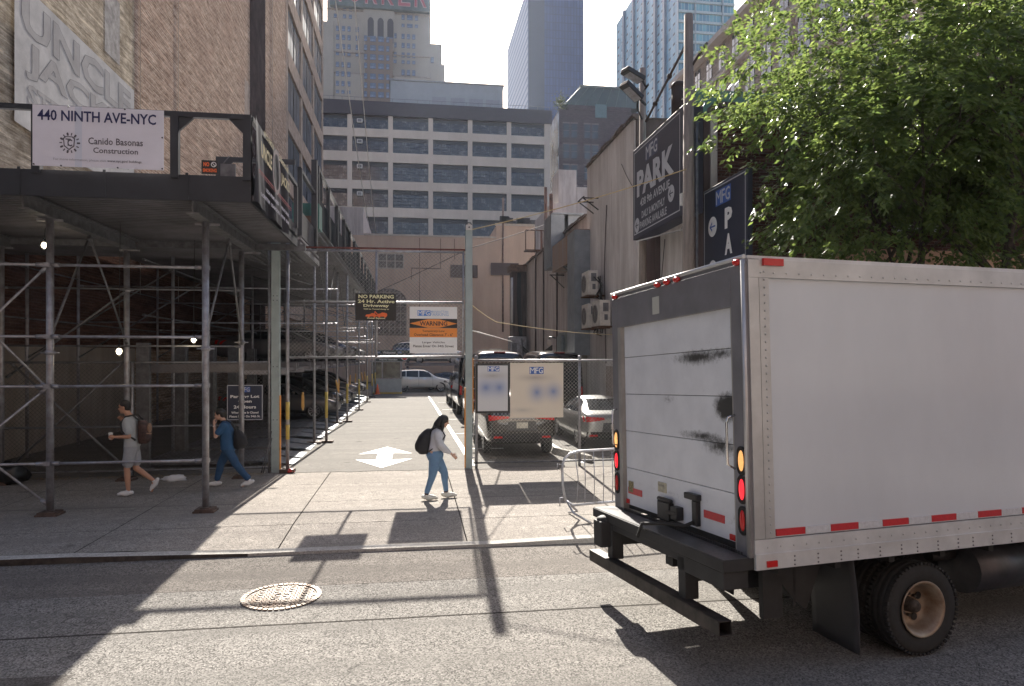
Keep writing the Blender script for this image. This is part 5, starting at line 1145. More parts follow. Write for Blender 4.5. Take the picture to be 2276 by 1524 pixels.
# ================================================================== VEHICLES
def paint(name, c, metal=.3, rough=.3): 
    return mat(name, c, rough, metal, .04, 1.5, coat=1.0, spec=.5)
PROF = {
 'sedan': [(-2.36, .45, .80, .84, .72, .62), (-2.27, .30, 1.00, 1.03, .85, .74), (-1.78, .24, 1.02, 1.07, .90, .74), (-1.15, .21, 1.0, 1.32, .92, .62), (-.6, .20, .97, 1.43, .93, .60), (.1, .20, .95, 1.45, .93, .60), (.55, .20, .94, 1.32, .92, .62), (1.05, .20, .93, .97, .92, .74), (1.7, .21, .86, .90, .90, .72), (2.2, .25, .72, .75, .85, .66), (2.36, .36, .58, .6, .70, .55)],
 'suv': [(-2.40, .50, .86, .90, .82, .72), (-2.33, .38, 1.10, 1.18, .91, .76), (-2.0, .30, 1.13, 1.58, .94, .66), (-1.5, .27, 1.12, 1.68, .955, .66), (-.3, .26, 1.09, 1.72, .96, .67), (.4, .26, 1.07, 1.66, .955, .65), (.85, .26, 1.06, 1.36, .95, .68), (1.22, .26, 1.04, 1.08, .94, .78), (1.85, .27, .98, 1.02, .92, .74), (2.25, .33, .84, .88, .88, .70), (2.40, .45, .66, .70, .76, .6)],
 'van': [(-2.80, .50, 1.2, 2.60, .93, .82), (-2.72, .36, 1.28, 2.80, .99, .84), (-2.2, .32, 1.30, 2.87, 1.0, .84), (0, .32, 1.28, 2.90, 1.0, .84), (1.1, .32, 1.26, 2.84, 1.0, .82), (1.55, .32, 1.25, 2.48, .99, .80), (1.95, .32, 1.23, 1.72, .98, .80), (2.2, .32, 1.18, 1.26, .96, .82), (2.6, .36, .98, 1.04, .92, .78), (2.78, .45, .75, .8, .82, .7)],
}
WB = {'sedan': (-1.38, 1.42, .335), 'suv': (-1.42, 1.42, .37), 'van': (-1.75, 1.75, .35)}
_wm = {}
def wheelmesh(r):
    if r in _wm: return _wm[r]
    t = MB(); t.lathe([(r - .11, -.10), (r - .02, -.105), (r, -.08), (r, .08), (r - .02, .105), (r - .11, .10)], (0, 0, 0), 28, axis='y'); 
    g = MB(); g.lathe([(r - .11, .09), (r - .13, .06), (r - .15, .02), (.03, .02)], (0, 0, 0), 28, 1, 'y'); g.lathe([(r - .105, .102), (r - .13, .095)], (0, 0, 0), 28, 0, 'y')
    for k in range(10):
        a = k * math.pi / 5; g.bar((.03 * math.cos(a), .075, .03 * math.sin(a)), ((r - .12) * math.cos(a + .06), .085, (r - .12) * math.sin(a + .06)), .035, .03)
    g.disc((0, .07, 0), (0, 1, 0), .055, 12, 0, .03)
    _wm[r] = (t.mesh('wheel', rubber), g.mesh('rim', [rim, blackm])); return _wm[r]
def patch(bvh, c4, axis, off, n=8, m=5, sgn=1, base=None):
    """bilinear patch of 4 (a,z) corners projected on the body along an axis; returns (verts, faces)"""
    vs = []; ok = []
    for i in range(n + 1):
        for j in range(m + 1):
            u, v = i / n, j / m
            a = [(c4[0][k] * (1 - u) + c4[1][k] * u) * (1 - v) + (c4[3][k] * (1 - u) + c4[2][k] * u) * v for k in (0, 1)]
            if axis == 'y': o = Vector((a[0], 4 * sgn, a[1])); d = Vector((0, -sgn, 0))
            else: o = Vector((6 * sgn, a[0], a[1])); d = Vector((-sgn, 0, 0))
            h = bvh.ray_cast(o, d)
            if h[0] is None: vs.append((0, 0, 0)); ok.append(False)
            else:
                nn = h[1] if h[1].dot(d) < 0 else -h[1]; vs.append(tuple(h[0] + nn * off)); ok.append(True)
    fs = []
    for i in range(n):
        for j in range(m):
            q = (i * (m + 1) + j, (i + 1) * (m + 1) + j, (i + 1) * (m + 1) + j + 1, i * (m + 1) + j + 1)
            if all(ok[k] for k in q):
                a, b_, c_ = (Vector(vs[q[0]]), Vector(vs[q[1]]), Vector(vs[q[3]])); nn = (b_ - a).cross(c_ - a)
                out = Vector((0, sgn, 0)) if axis == 'y' else Vector((sgn, 0, .3))
                fs.append(q if nn.dot(out) > 0 else q[::-1])
    return vs, fs
def make_car(kind, name, bodymat, label, cat, loc, rz, group=None, plate=True, tail=None, dark_glass=True, detail=True):
    r = empty(name, (0, 0, 0), label, cat, group); P_ = PROF[kind]; xr, xf, wr_ = WB[kind]
    m = MB(); ring = []
    for (x, zb, zw, zt, wb, wt) in P_:
        cab = zt - zw
        h = [(0, zb), (wb * .80, zb), (wb * .965, zb + .07), (wb, zb + (zw - zb) * .45), (wb * .985, zb + (zw - zb) * .82), (wb * .95, zw)]
        if kind == 'van': h += [(wb * .93, zw + cab * .5), (wt * 1.02, zt - .10 * min(1, cab)), (wt * .80, zt - .01)]
        else: h += [(wb * .95 + (wt - wb * .95) * .5, zw + cab * .48), (wt, zt - .06 * min(1, cab * 3)), (wt * .72, zt - .005)]
        h += [(0, zt + .012)]
        full = h + [(-y, z) for y, z in h[-2:0:-1]]; ring.append([(x, y, z) for y, z in full])
    N = len(ring[0]); vs = [p for q in ring for p in q]
    fs = [(i * N + j, i * N + (j + 1) % N, (i + 1) * N + (j + 1) % N, (i + 1) * N + j) for i in range(len(ring) - 1) for j in range(N)] + [tuple(range(N))[::-1], tuple((len(ring) - 1) * N + j for j in range(N))]
    fs = [f[::-1] for f in fs]
    m.add(vs, fs, 0, True); body = m.build('body', [bodymat, rubber], r)
    md = body.modifiers.new('s', 'SUBSURF'); md.levels = 2; md.render_levels = 2; evald(body)
    for x in (xr, xf):
        c = MB(); c.tube([(x, -1.3, wr_), (x, 1.3, wr_)], wr_ + .055, 24, smooth=False); co = c.build('cutter', rubber)
        # keep the middle: two short cutters
        co.data = MB().tube([(x, .66, wr_ + .01), (x, 1.4, wr_ + .01)], wr_ + .05, 24, smooth=False).tube([(x, -1.4, wr_ + .01), (x, -.66, wr_ + .01)], wr_ + .05, 24, smooth=False).mesh('c', rubber)
        bo = body.modifiers.new('b', 'BOOLEAN'); bo.operation = 'DIFFERENCE'; bo.object = co; bo.solver = 'EXACT'; evald(body); bpy.data.objects.remove(co)
    me = body.data; bvh = BVHTree.FromPolygons([v.co.copy() for v in me.vertices], [tuple(p.vertices) for p in me.polygons])
    gm = darkglass
    def pt(nm, c4, axis, off, mm, sg=1, n=8, m_=5, parent=r, base=None):
        vs, fs = patch(bvh, c4, axis, off, n, m_, sg)
        if not fs: return None
        q = MB(); q.add(vs, fs, 0, True); used = sorted({k for f in fs for k in f}); mp = {k: i for i, k in enumerate(used)}
        q.v = [q.v[k] for k in used]; q.f = [[mp[k] for k in f] for f in fs]; o = q.build(nm, mm, parent)
        return o
    sidew = {'sedan': [[(-1.42, 1.03), (-.58, 1.0), (-.60, 1.36), (-1.02, 1.31)], [(-.52, 1.0), (.42, .99), (.16, 1.37), (-.53, 1.37)], [(.48, .99), (.80, .99), (.50, 1.20), (.40, 1.24)]],
             'suv': [[(-2.02, 1.20), (-1.25, 1.17), (-1.25, 1.58), (-1.85, 1.52)], [(-1.18, 1.16), (-.30, 1.13), (-.30, 1.60), (-1.18, 1.60)], [(-.22, 1.13), (.82, 1.12), (.42, 1.58), (-.22, 1.61)]],
             'van': [[(-2.5, 1.42), (-.9, 1.40), (-.9, 2.25), (-2.5, 2.25)], [(-.75, 1.40), (.35, 1.38), (.35, 2.25), (-.75, 2.25)], [(.5, 1.38), (1.85, 1.36), (1.25, 2.18), (.5, 2.25)]]}[kind]
    for sg in (1, -1):
        for q in sidew: pt('side_window', q, 'y', .006, gm, sg)
    ws = {'sedan': [(-.70, 1.0), (.70, 1.0), (.50, 1.38), (-.50, 1.38)], 'suv': [(-.76, 1.12), (.76, 1.12), (.56, 1.60), (-.56, 1.60)], 'van': [(-.82, 1.30), (.82, 1.30), (.68, 2.30), (-.68, 2.30)]}[kind]
    pt('windshield', ws, 'x', .006, gm, 1, 10, 8)
    rw = {'sedan': [(-.62, 1.09), (.62, 1.09), (.50, 1.36), (-.50, 1.36)], 'suv': [(-.72, 1.22), (.72, 1.22), (.56, 1.56), (-.56, 1.56)], 'van': [(-.72, 1.45), (.72, 1.45), (.68, 2.20), (-.68, 2.20)]}[kind]
    pt('rear_window', rw, 'x', .006, gm, -1, 10, 8)
    zl = {'sedan': (.66, .56), 'suv': (.86, .74), 'van': (.98, .8)}[kind]
    hl = mat('headlight_glass', (.55, .57, .6), .1, .3, .1, 20)
    tz = {'sedan': (.80, .92), 'suv': (.98, 1.08), 'van': (.95, 1.5)}[kind]
    for sg in (1, -1):
        pt('headlight', [(.42 * sg, zl[1] + .02), (.70 * sg, zl[1] + .04), (.72 * sg, zl[0] + .06), (.50 * sg, zl[0] + .02)], 'x', .008, hl, 1, 6, 4)
        if kind == 'van': pt('taillight', [(.80 * sg, tz[0]), (.90 * sg, tz[0]), (.88 * sg, tz[1]), (.78 * sg, tz[1])], 'x', .012, red, -1, 4, 6)
        else: pt('taillight', [(.32 * sg, tz[0] + .05), (.86 * sg, tz[0] - .02), (.86 * sg, tz[1] + .02), (.34 * sg, tz[1] - .01)], 'x', .012, red, -1, 8, 4)
    pt('grille', [(-.45, zl[1] - .16), (.45, zl[1] - .16), (.5, zl[0] - .02), (-.5, zl[0] - .02)], 'x', .008, blackm, 1, 8, 4)
    zb0 = {'sedan': .30, 'suv': .42, 'van': .42}[kind]
    pt('rear_bumper', [(-.80, zb0), (.80, zb0), (.80, zb0 + .22), (-.80, zb0 + .22)], 'x', .02, blackm if kind != 'sedan' else rubber, -1, 12, 4)
    pt('front_bumper', [(-.78, zb0), (.78, zb0), (.74, zb0 + .12), (-.74, zb0 + .12)], 'x', .015, blackm, 1, 12, 3)
    if detail:
        for sg in (1, -1): pt('reflector', [(.52 * sg, zb0 + .10), (.74 * sg, zb0 + .10), (.74 * sg, zb0 + .15), (.52 * sg, zb0 + .15)], 'x', .03, red, -1, 3, 1)
        pt('tailgate_recess', [(-.40, tz[0] - .28), (.40, tz[0] - .28), (.36, tz[0] - .03), (-.36, tz[0] - .03)], 'x', .006, blackm if kind == 'van' else mat('recess_grey', (.06, .06, .065), .4), -1, 4, 3)
        if plate: pt('license_plate', [(-.15, tz[0] - .21), (.15, tz[0] - .21), (.15, tz[0] - .06), (-.15, tz[0] - .06)], 'x', .016, mat('plate_pale', (.52, .50, .44), .5, 0, .1, 8), -1, 2, 2)
        for sg in (1, -1):
            q = MB(); x = {'sedan': .62, 'suv': .72, 'van': 1.7}[kind]; z = {'sedan': 1.0, 'suv': 1.15, 'van': 1.45}[kind]; hh = .14 if kind != 'van' else .32
            q.ell((x, sg * 1.03, z + hh / 2), (.07, .10, hh * .55), 10, 8); q.bar((x, sg * .88, z), (x, sg * .99, z + .02), .05, .04); q.build('mirror', bodymat, r)
            for xx in ({'sedan': (-.75, .25), 'suv': (-.95, .1), 'van': (.2, .9)}[kind]):
                o = pt('door_handle', [(xx, z - .17), (xx + .2, z - .17), (xx + .2, z - .14), (xx, z - .14)], 'y', .03, chrome if kind == 'suv' else bodymat, sg, 2, 1)
            for xx in ({'sedan': (-.56, .52), 'suv': (-.26, .80), 'van': (-.82, .42, 1.3)}[kind]):
                pt('door_gap', [(xx, .36), (xx + .012, .36), (xx + .012, z - .04), (xx, z - .04)], 'y', .003, blackm, sg, 1, 8)
            pt('sill_trim', [(xr + .5, .30), (xf - .48, .30), (xf - .48, .38), (xr + .5, .38)], 'y', .01, blackm, sg, 10, 1)
    if kind == 'van':
        q = MB(); q.box((-2.72, -.2, 2.78), (-2.55, .2, 2.82)); q.build('brake_light', mat('dim_red_lens', (.20, .015, .012), .4), r)
    if kind == 'suv':
        for sg in (1, -1): q = MB(); q.tube([(-1.6, sg * .6, 1.70), (-1.5, sg * .6, 1.765), (.1, sg * .6, 1.775), (.25, sg * .6, 1.71)], .016, 6); q.build('roof_rail', galv_dull, r)
    tm, rm = wheelmesh(wr_)
    for x in (xr, xf):
        for sg in (1, -1):
            w = bpy.data.objects.new('wheel', tm); col.objects.link(w); w.parent = r; w.location = (x, sg * .80 * (PROF[kind][4][4] / .93), wr_); w.rotation_euler = (0, 0, 0 if sg > 0 else math.pi)
            g = bpy.data.objects.new('rim', rm); col.objects.link(g); g.parent = w
    r.location = loc; r.rotation_euler = (0, 0, rz)
    return r
beigesuv = paint('champagne_paint', (.055, .05, .047), .5, .25)
silver = paint('silver_paint', (.42, .42, .41), .6, .3)
blackp = paint('black_paint', (.012, .012, .015), .2, .15)
pearl = paint('pearl_white_paint', (.62, .63, .60), .1, .25)
greyp = paint('grey_paint', (.09, .085, .09), .6, .3); bluep = paint('blue_paint', (.03, .05, .10), .5, .25)
H90 = math.pi / 2
make_car('suv', 'parked_suv', beigesuv, 'dark suv parked tail first behind the two price boards', 'car', (2.83, 19.95, 0), H90)
make_car('sedan', 'parked_sedan', silver, 'silver sedan parked tail towards the fence beside the painted wall', 'car', (5.68, 21.0, 0), H90)
make_car('van', 'black_van', blackp, 'black high roof van parked behind the dark suv', 'van', (3.05, 26.6, 0), H90, 'black high roof vans')
make_car('van', 'black_van', blackp, 'black high roof van second in the row behind the dark suv', 'van', (3.0, 33.4, 0), H90, 'black high roof vans')
make_car('van', 'black_van', blackp, 'black high roof van in front of the silver sedan by the painted wall', 'van', (5.55, 28.2, 0), H90, 'black high roof vans')
make_car('suv', 'parked_suv', greyp, 'dark suv at the far end of the row of vans', 'car', (2.95, 39.6, 0), H90, detail=True)
make_car('suv', 'white_suv', pearl, 'white suv parked sideways to the right of the attendant booth', 'car', (.75, 53.6, 0), 0)
# --- lifts and the cars on them
def make_lift():
    r = empty('car_lift', (0, 0, 0))
    m = MB(); m.box((-.65, -1.15, 2.27), (2.55, 1.15, 2.34)); m.box((-.65, -1.2, 2.25), (2.6, -1.12, 2.45)); m.box((-.65, 1.12, 2.25), (2.6, 1.2, 2.45))
    for k in range(10): m.box((-.6 + .3 * k, -1.12, 2.341), (-.5 + .3 * k, 1.12, 2.36))
    m.build('platform', deck_metal, r)
    for x, y in ((-.45, 1.22), (-.45, -1.3)):
        m = MB(); m.box((x - .14, y - .05, 0), (x + .14, y + .10, 2.95)); m.box((x - .2, y - .08, 0), (x + .2, y + .13, .03)); m.build('column', galv_dull, r)
    m = MB(); m.box((-.65, -1.1, .06), (2.05, 1.1, .11)); 
    for k in range(9): m.box((-.6 + .3 * k, -1.09, .111), (-.5 + .3 * k, 1.09, .125))
    m.build('base_plate', galv_dull, r)
    rampm = mat('ramp_plate', (.12, .14, .17), .6, .2, .15, 3)
    for y in (-1.05, .12):
        m = MB(); m.prism([(2.05, y, .12), (2.9, y, .012), (2.9, y, .0), (2.05, y, .08)], (0, .93, 0)); m.build('ramp', rampm, r)
    m = MB(); m.box((1.7, -1.28, 2.20), (2.75, -1.22, 2.30)); m.build('arm', galv, r)
    return r
lift = make_lift(); lY = [18.3, 21.0, 23.75, 26.5, 29.35, 32.2, 35.05, 37.9, 40.75, 43.6, 46.4]
words = ['nearest the gate', 'second in the row', 'third from the gate', 'fourth from the gate', 'fifth, above the dark sedan', 'sixth from the gate', 'seventh from the gate', 'eighth from the gate', 'ninth from the gate', 'tenth from the gate', 'farthest from the gate']
for i, y in enumerate(lY):
    o = lift if i == 0 else copy_tree(lift); o.location = (-5.75, y, 0)
    tag(o, 'grey steel car lift along the left of the lot, ' + words[i], 'car lift', 'car lifts along the left of the lot')
make_car('sedan', 'parked_sedan', greyp, 'dark grey sedan parked under a lift with its nose to the driveway', 'car', (-5.35, 29.45, .12), 0)
cols = [blackp, silver, greyp, bluep, blackp, pearl, greyp]
cname = {id(blackp): 'black', id(silver): 'silver', id(greyp): 'dark grey', id(bluep): 'dark blue', id(pearl): 'white'}
protos = {}
def quick(kind, cm, nm, label, loc, rz=0, group=None):
    k = (kind, id(cm))
    if k in protos: o = copy_tree(protos[k]); o.name = nm
    else: o = make_car(kind, nm, cm, label, 'car', loc, rz, detail=True); protos[k] = o
    o.location = loc; o.rotation_euler = (0, 0, rz); tag(o, label, 'car', group); return o
low = [(32.2, blackp, 'suv'), (35.05, bluep, 'sedan'), (37.9, blackp, 'sedan'), (40.75, greyp, 'suv'), (43.6, blackp, 'suv'), (46.4, bluep, 'sedan')]
up = [(29.35, greyp, 'sedan'), (32.2, silver, 'sedan'), (35.05, bluep, 'suv'), (37.9, silver, 'sedan'), (40.75, blackp, 'suv'), (43.6, bluep, 'sedan'), (46.4, silver, 'sedan')]
ordw = {29.35: 'fifth', 32.2: 'sixth', 35.05: 'seventh', 37.9: 'eighth', 40.75: 'ninth', 43.6: 'tenth', 46.4: 'farthest'}
for y, cm, k in low: quick(k, cm, 'parked_' + k, f'{cname[id(cm)]} {k} on the ground under the {ordw[y]} lift', (-5.4, y, .12), 0, 'cars under the lifts')
for y, cm, k in up: quick(k, cm, 'lifted_' + k, f'{cname[id(cm)]} {k} raised on the {ordw[y]} lift platform', (-5.45, y, 2.36), 0, 'cars raised on the lifts')
# hanging remotes
rm = MB(); rm.tube([(0, 0, 0), (0, 0, -.62)], .008, 5); rmm = rm.mesh('cord', blackm)
rb = MB(); rb.prism([(-.03, -.03, -.62), (.03, -.03, -.62), (.035, -.03, -.95), (.015, -.03, -1.05), (-.015, -.03, -1.05), (-.035, -.03, -.95)], (0, .06, 0)); rb.tube([(0, 0, -.55), (0, 0, -.63)], .03, 6); rbm = rb.mesh('handset', mat('handset_orange', (.62, .34, .09), .5, 0, .1, 10))
for i, y in enumerate([19.6, 24.6, 26.3, 28.6, 31.2, 34.0, 37.0, 40.0, 43.0]):
    z = 2.3 if i != 0 else 2.2
    r = empty('lift_remote', (-2.95 if i else -3.0, y, z), ('orange handset hanging on a black cord nearest the gate', 'orange handset on a cord, second from the gate', 'orange handset on a cord, third from the gate', 'orange handset on a cord above the dark grey sedan bonnet', 'orange handset on a cord, fifth from the gate', 'orange handset on a cord, sixth from the gate', 'orange handset on a cord, seventh from the gate', 'orange handset on a cord, eighth from the gate', 'farthest orange handset on a cord near the booth')[i], 'lift control', 'handsets hanging from the lifts')
    c_ = inst('cord', rmm, (0, 0, 0), None); c_.parent = r; c_.location = (0, 0, 0); h = inst('handset', rbm, (0, 0, 0), None); h.parent = r; h.location = (0, 0, 0); r.rotation_euler = (0, (.0, .0, -.25, .05, -.3, .3, -.2, .3, .1)[i], .3 * i)
    m_ = MB(); 
# lift at the back of the lot with a silver and a blue car
b = empty('car_lift', (2.2, 57.6, 0), 'raised steel lift platform across the back of the lot above the white suv', 'car lift', 'car lifts at the back')
m = MB(); m.box((-.6, 56.4, 1.98), (5.2, 58.8, 2.10)); m.box((-.6, 56.3, 1.95), (5.2, 56.4, 2.2)); m.build('platform', deck_metal, b)
for x in (-.5, 4.9):
    m = MB(); m.box((x, 56.5, 0), (x + .25, 56.7, 2.9)); m.build('column', bluep, b)
quick('sedan', silver, 'lifted_sedan', 'silver sedan raised across the back of the lot above the white suv', (2.0, 57.5, 2.11), math.pi, None)
quick('suv', bluep, 'lifted_suv', 'dark blue suv raised behind the silver sedan at the back', (.6, 60.4, 2.3), 0, None)
quick('sedan', bluep, 'parked_sedan', 'dark blue sedan with reflecting windshield behind the white suv', (2.9, 56.6, 0), 0, None)

# ================================================================== BOX TRUCK
def box_truck():
    r = empty('box_truck', (0, 0, 0), 'white box truck seen from its rear corner, stopped by the kerb', 'truck')
    side = mat('truck_white', (.60, .645, .70), .26, 0, .05, .5, .12, .8, coat=.3, stretch=(1, 1, .5))
    alum = mat('truck_aluminium', (.52, .52, .53), .38, .6, .12, 2)
    rail_ = mat('truck_rail', (.60, .61, .62), .5, .25, .12, 2)
    frm = mat('truck_frame_grey', (.20, .195, .21), .5, .15, .12, 2)
    dk = mat('chassis_black', (.028, .027, .028), .7, 0, .2, 5)
    L, Wd, Z0, Z1 = 6.4, 2.55, .95, 3.55
    m = MB(); m.box((.12, .012, Z0 + .25), (L, Wd - .012, Z1 - .02)); m.build('cargo_box', side, r)
    m = MB(); m.box((.0, .0, Z1 - .02), (L, Wd, Z1 + .015)); m.build('roof', rail_, r)
    for y, yy in ((-.012, .012), (Wd - .012, Wd + .012)):
        m = MB(); m.box((.0, y, Z0 + .12), (L, yy, Z0 + .245)); m.box((.0, y - .008 if y < 0 else y, Z0), (L, yy, Z0 + .118)); m.box((.0, y - .012 if y < 0 else y, Z0 + .11), (L, yy + .002, Z0 + .13)); m.build('side_rail', rail_, r)
        m = MB(); m.box((.0, y, Z1 - .17), (L, yy, Z1 - .021)); m.build('top_rail', alum, r)
        m = MB(); m.box((.0, y, Z0 + .25), (.10, yy, Z1 - .172)); m.box((.105, y * .9, Z0 + .25), (.20, yy, Z1 - .172)); m.build('corner_trim', alum, r)
    m = MB()
    for k in range(52): 
        for z in (Z0 + .18, Z1 - .13): m.ell((.12 + .13 * k, -.016, z), (.008, .004, .008), 6, 4)
    for k in range(34): m.ell((.155, -.014, Z0 + .3 + .066 * k), (.009, .006, .009), 6, 4)
    m.build('rivets', alum, r)
    m = MB()
    for k in range(30):
        for z in (Z0 + .09, Z0 + .055, Z0 + .02): m.ell((.38 + .22 * k + (k % 3) * .02, -.022, z), (.010, .006, .008), 6, 4)
    m.build('rail_bolts', frm, r)
    redt = mat('reflective_red', (.55, .03, .04), .3, 0, .08, 30); wht = mat('reflective_white', (.60, .62, .66), .3, 0, .1, 30)
    for k in range(11):
        x = .22 + .56 * k; m = MB(); m.box((x, -.003, Z0 + .262), (x + .29, .010, Z0 + .318)); m.build('reflective_strip', redt, r)
        m = MB(); m.box((x + .295, -.002, Z0 + .262), (x + .555, .010, Z0 + .318)); m.build('reflective_strip', wht, r)
    m = MB(); m.box((.10, -.035, Z0 + .02), (.20, -.012, Z0 + .07)); m.build('marker_light', red, r)
    m = MB(); m.box((.14, -.035, Z1 - .07), (.34, -.012, Z1 - .01)); m.build('marker_light', red, r)
    # rear frame
    m = MB(); m.box((-.03, 0, Z0 + .1), (.12, .20, Z1 - .05)); m.box((-.03, Wd - .16, Z0 + .1), (.12, Wd, Z1 - .05)); m.box((-.032, .2, Z1 - .40), (.12, Wd - .16, Z1 - .05)); m.box((-.015, .0, Z1 - .05), (.12, Wd, Z1 - .005)); m.build('rear_frame', frm, r, .006)
    m = MB(); m.box((-.02, .2, Z0 + .1), (.1, .225, Z1 - .40)); m.box((-.035, Wd - .235, Z0 + .1), (.1, Wd - .16, Z1 - .40)); m.build('door_track', mat('track_beige', (.38, .36, .33), .5, .3), r)
    m = MB(); m.tube([(-.032, .02, Z0 + .1), (-.032, .02, Z1 - .02)], .022, 8); m.tube([(-.03, 0, Z1 + .005), (-.03, Wd, Z1 + .005)], .018, 8); m.build('edge_moulding', alum, r)
    # roller door with scuffs
    dm = bpy.data.materials.new('roller_door'); dm.use_nodes = True; n, l, bb = nt(dm); tc = n.new('ShaderNodeTexCoord')
    fine = noise_(n, l, tc.outputs['Object'], 22, 9, .9); base = mix(n, l, ramp(n, l, noise_(n, l, tc.outputs['Object'], 2.5, 5), .35, .75), (.74, .75, .78), (.62, .63, .66)); x = base
    for (cy, cz, ry, rz_, st) in ((.80, 2.74, .60, .10, 1.5), (.42, 2.76, .40, .08, 1.1), (.34, 2.28, .27, .17, 2.4), (.75, 2.0, .55, .07, 1.3), (.45, 1.93, .42, .12, 1.35), (1.35, 2.33, .25, .08, .6), (1.5, 1.38, 1.4, .05, .4), (.2, 1.3, .25, .16, .6)):
        mp = n.new('ShaderNodeMapping'); mp.inputs['Scale'].default_value = (0, 1 / ry, 1 / rz_); mp.inputs['Location'].default_value = (0, -cy / ry, -cz / rz_); l.new(tc.outputs['Object'], mp.inputs[0])
        gr = n.new('ShaderNodeTexGradient'); gr.gradient_type = 'SPHERICAL'; l.new(mp.outputs[0], gr.inputs[0])
        a = n.new('ShaderNodeMath'); a.operation = 'MULTIPLY'; a.inputs[1].default_value = st / 3; l.new(gr.outputs['Fac'], a.inputs[0])
        b_ = n.new('ShaderNodeMath'); b_.operation = 'MULTIPLY_ADD'; l.new(fine, b_.inputs[0]); b_.inputs[1].default_value = .9; l.new(a.outputs[0], b_.inputs[2])
        x = mix(n, l, ramp(n, l, b_.outputs[0], 0.56, .84), x, (.045, .045, .045))
    l.new(x, bb.inputs['Base Color']); bb.inputs['Roughness'].default_value = .4
    m = MB(); zz = Z0 + .17; hs = [.42, .42, .42, .42, .42, .30]
    for h in hs:
        m.box((.012, .226, zz), (.05, Wd - .236, min(zz + h - .006, Z1 - .38))); zz += h
    m.build('roller_door', dm, r, .003)
    m = MB(); m.box((.035, .226, Z0 + .12), (.06, Wd - .236, Z1 - .40)); m.build('door_seams', dk, r)
    m = MB(); m.box((-.002, 1.42, Z1 - .34), (.0, 1.56, Z1 - .14)); m.box((-.034, 1.42, Z1 - .33), (-.032, 1.56, Z1 - .15)); m.build('blank_label', mat('label_cream', (.48, .48, .43), .6, 0, 0), r)
    for y in (.08, 1.05, 1.24, 1.43, Wd - .12):
        m = MB(); m.ell((-.045, y, Z1 - .035), (.03, .055, .028), 10, 6); m.build('clearance_light', red, r)
    lit = mat('lit_red_lens', (.75, .02, .03), .3, 0, .1, 40, emit=.55); ambm = mat('lit_amber_lens', (.85, .40, .13), .3, 0, .25, 25, emit=.35)
    for y in (.095, Wd - .08):
        for z, mm_ in ((1.84, ambm), (1.60, lit), (1.34, red)):
            m = MB(); M = Matrix.Translation((-.032, y, z))
            m.ell((-.040, y, z), (.016, .034, .088), 14, 10); o = m.build('tail_light', mm_, r)
            g = MB(); g.add([M @ Vector((-.006, .052 * math.cos(a), .052 * math.sin(a) + (.062 if math.sin(a) > 0 else -.062))) for a in [2 * math.pi * k / 20 for k in range(20)]], [tuple(range(20))[::-1]]); g.tube([(-.036, y + .052 * math.cos(a), z + .052 * math.sin(a) + (.062 if math.sin(a) > 0 else -.062)) for a in [2 * math.pi * k / 16 for k in range(17)]], .010, 6); g.build('gasket', rubber, o)
    m = MB(); m.tube([(-.03, .18, 2.22), (-.09, .19, 2.20), (-.09, .215, 2.15), (-.09, .215, 1.80), (-.03, .19, 1.76)], .011, 6); m.build('grab_handle', chrome, r); m = MB(); m.tube([(-.03, Wd - .1, 2.2), (-.09, Wd - .1, 2.18), (-.09, Wd - .1, 1.8), (-.03, Wd - .1, 1.78)], .010, 6); m.build('grab_handle', chrome, r)
    # latch, hook, tapes, stickers on the door
    for y0 in (.42, 1.95):
        m = MB(); m.box((.004, y0, Z0 + .30), (.0119, y0 + .32, Z0 + .37)); m.build('reflective_strip', redt, r)
    for y0 in (.26, 2.25):
        m = MB(); m.box((.0, y0, Z0 + .18), (.0119, y0 + .08, Z0 + .23)); m.build('reflector', red, r)
    m = MB(); m.box((.0, 1.42, Z0 + .42), (.0119, 1.58, Z0 + .52)); txt(m, frame((.0, 1.58, Z0 + .42), (0, -1, 0), (0, 0, 1)), 'NO RIDING', .08, .07, .12, .02, 1, .004, .01); m.build('sticker', [mat('cream_patch', (.52, .48, .36), .6, 0, .2, 20), greyt], r)
    m = MB(); m.box((.0, 2.15, Z0 + .32), (.0119, 2.25, Z0 + .44)); m.build('sticker', mat('yellow_sticker', (.32, .27, .14), .6, 0, .6, 60), r)
    m = MB(); m.box((-.05, 1.28, Z0 + .16), (.012, 1.52, Z0 + .34)); m.box((-.07, 1.10, Z0 + .20), (.012, 1.22, Z0 + .33)); m.bar((-.06, 1.3, Z0 + .25), (-.06, 1.12, Z0 + .27), .03, .04); m.tube([(-.03, 1.26, Z0 + .36), (-.03, 1.52, Z0 + .36)], .025, 8); m.build('latch', blackm, r, .01)
    m = MB(); m.box((-.04, .80, Z0 + .20), (.012, .88, Z0 + .44)); m.box((-.05, .78, Z0 + .44), (.012, 1.0, Z0 + .50)); m.build('pull_strap_clip', blackm, r, .01)
    m = MB(); m.tube([(-.04, .84, Z0 + .24), (-.12, .88, Z0 + .20), (-.22, 1.1, Z0 + .19), (-.34, 1.3, Z0 + .16), (-.36, 1.36, Z0 + .02)], .018, 7); m.build('pull_strap', rubber, r)
    # step bumper and tow bar
    m = MB(); m.box((-.30, -.0, Z0 + .0), (.0, Wd + .04, Z0 + .10)); m.build('step_bumper', dk, r, .01)
    m = MB()
    for k in range(60): m.box((-.04, .12 + .038 * k, Z0 + .101), (-.01, .135 + .038 * k, Z0 + .125))
    m.box((-.29, .0, Z0 + .101), (-.05, Wd + .03, Z0 + .106)); m.build('step_tread', mat('tread_plate', (.11, .11, .115), .35, .5, .2, 30), r)
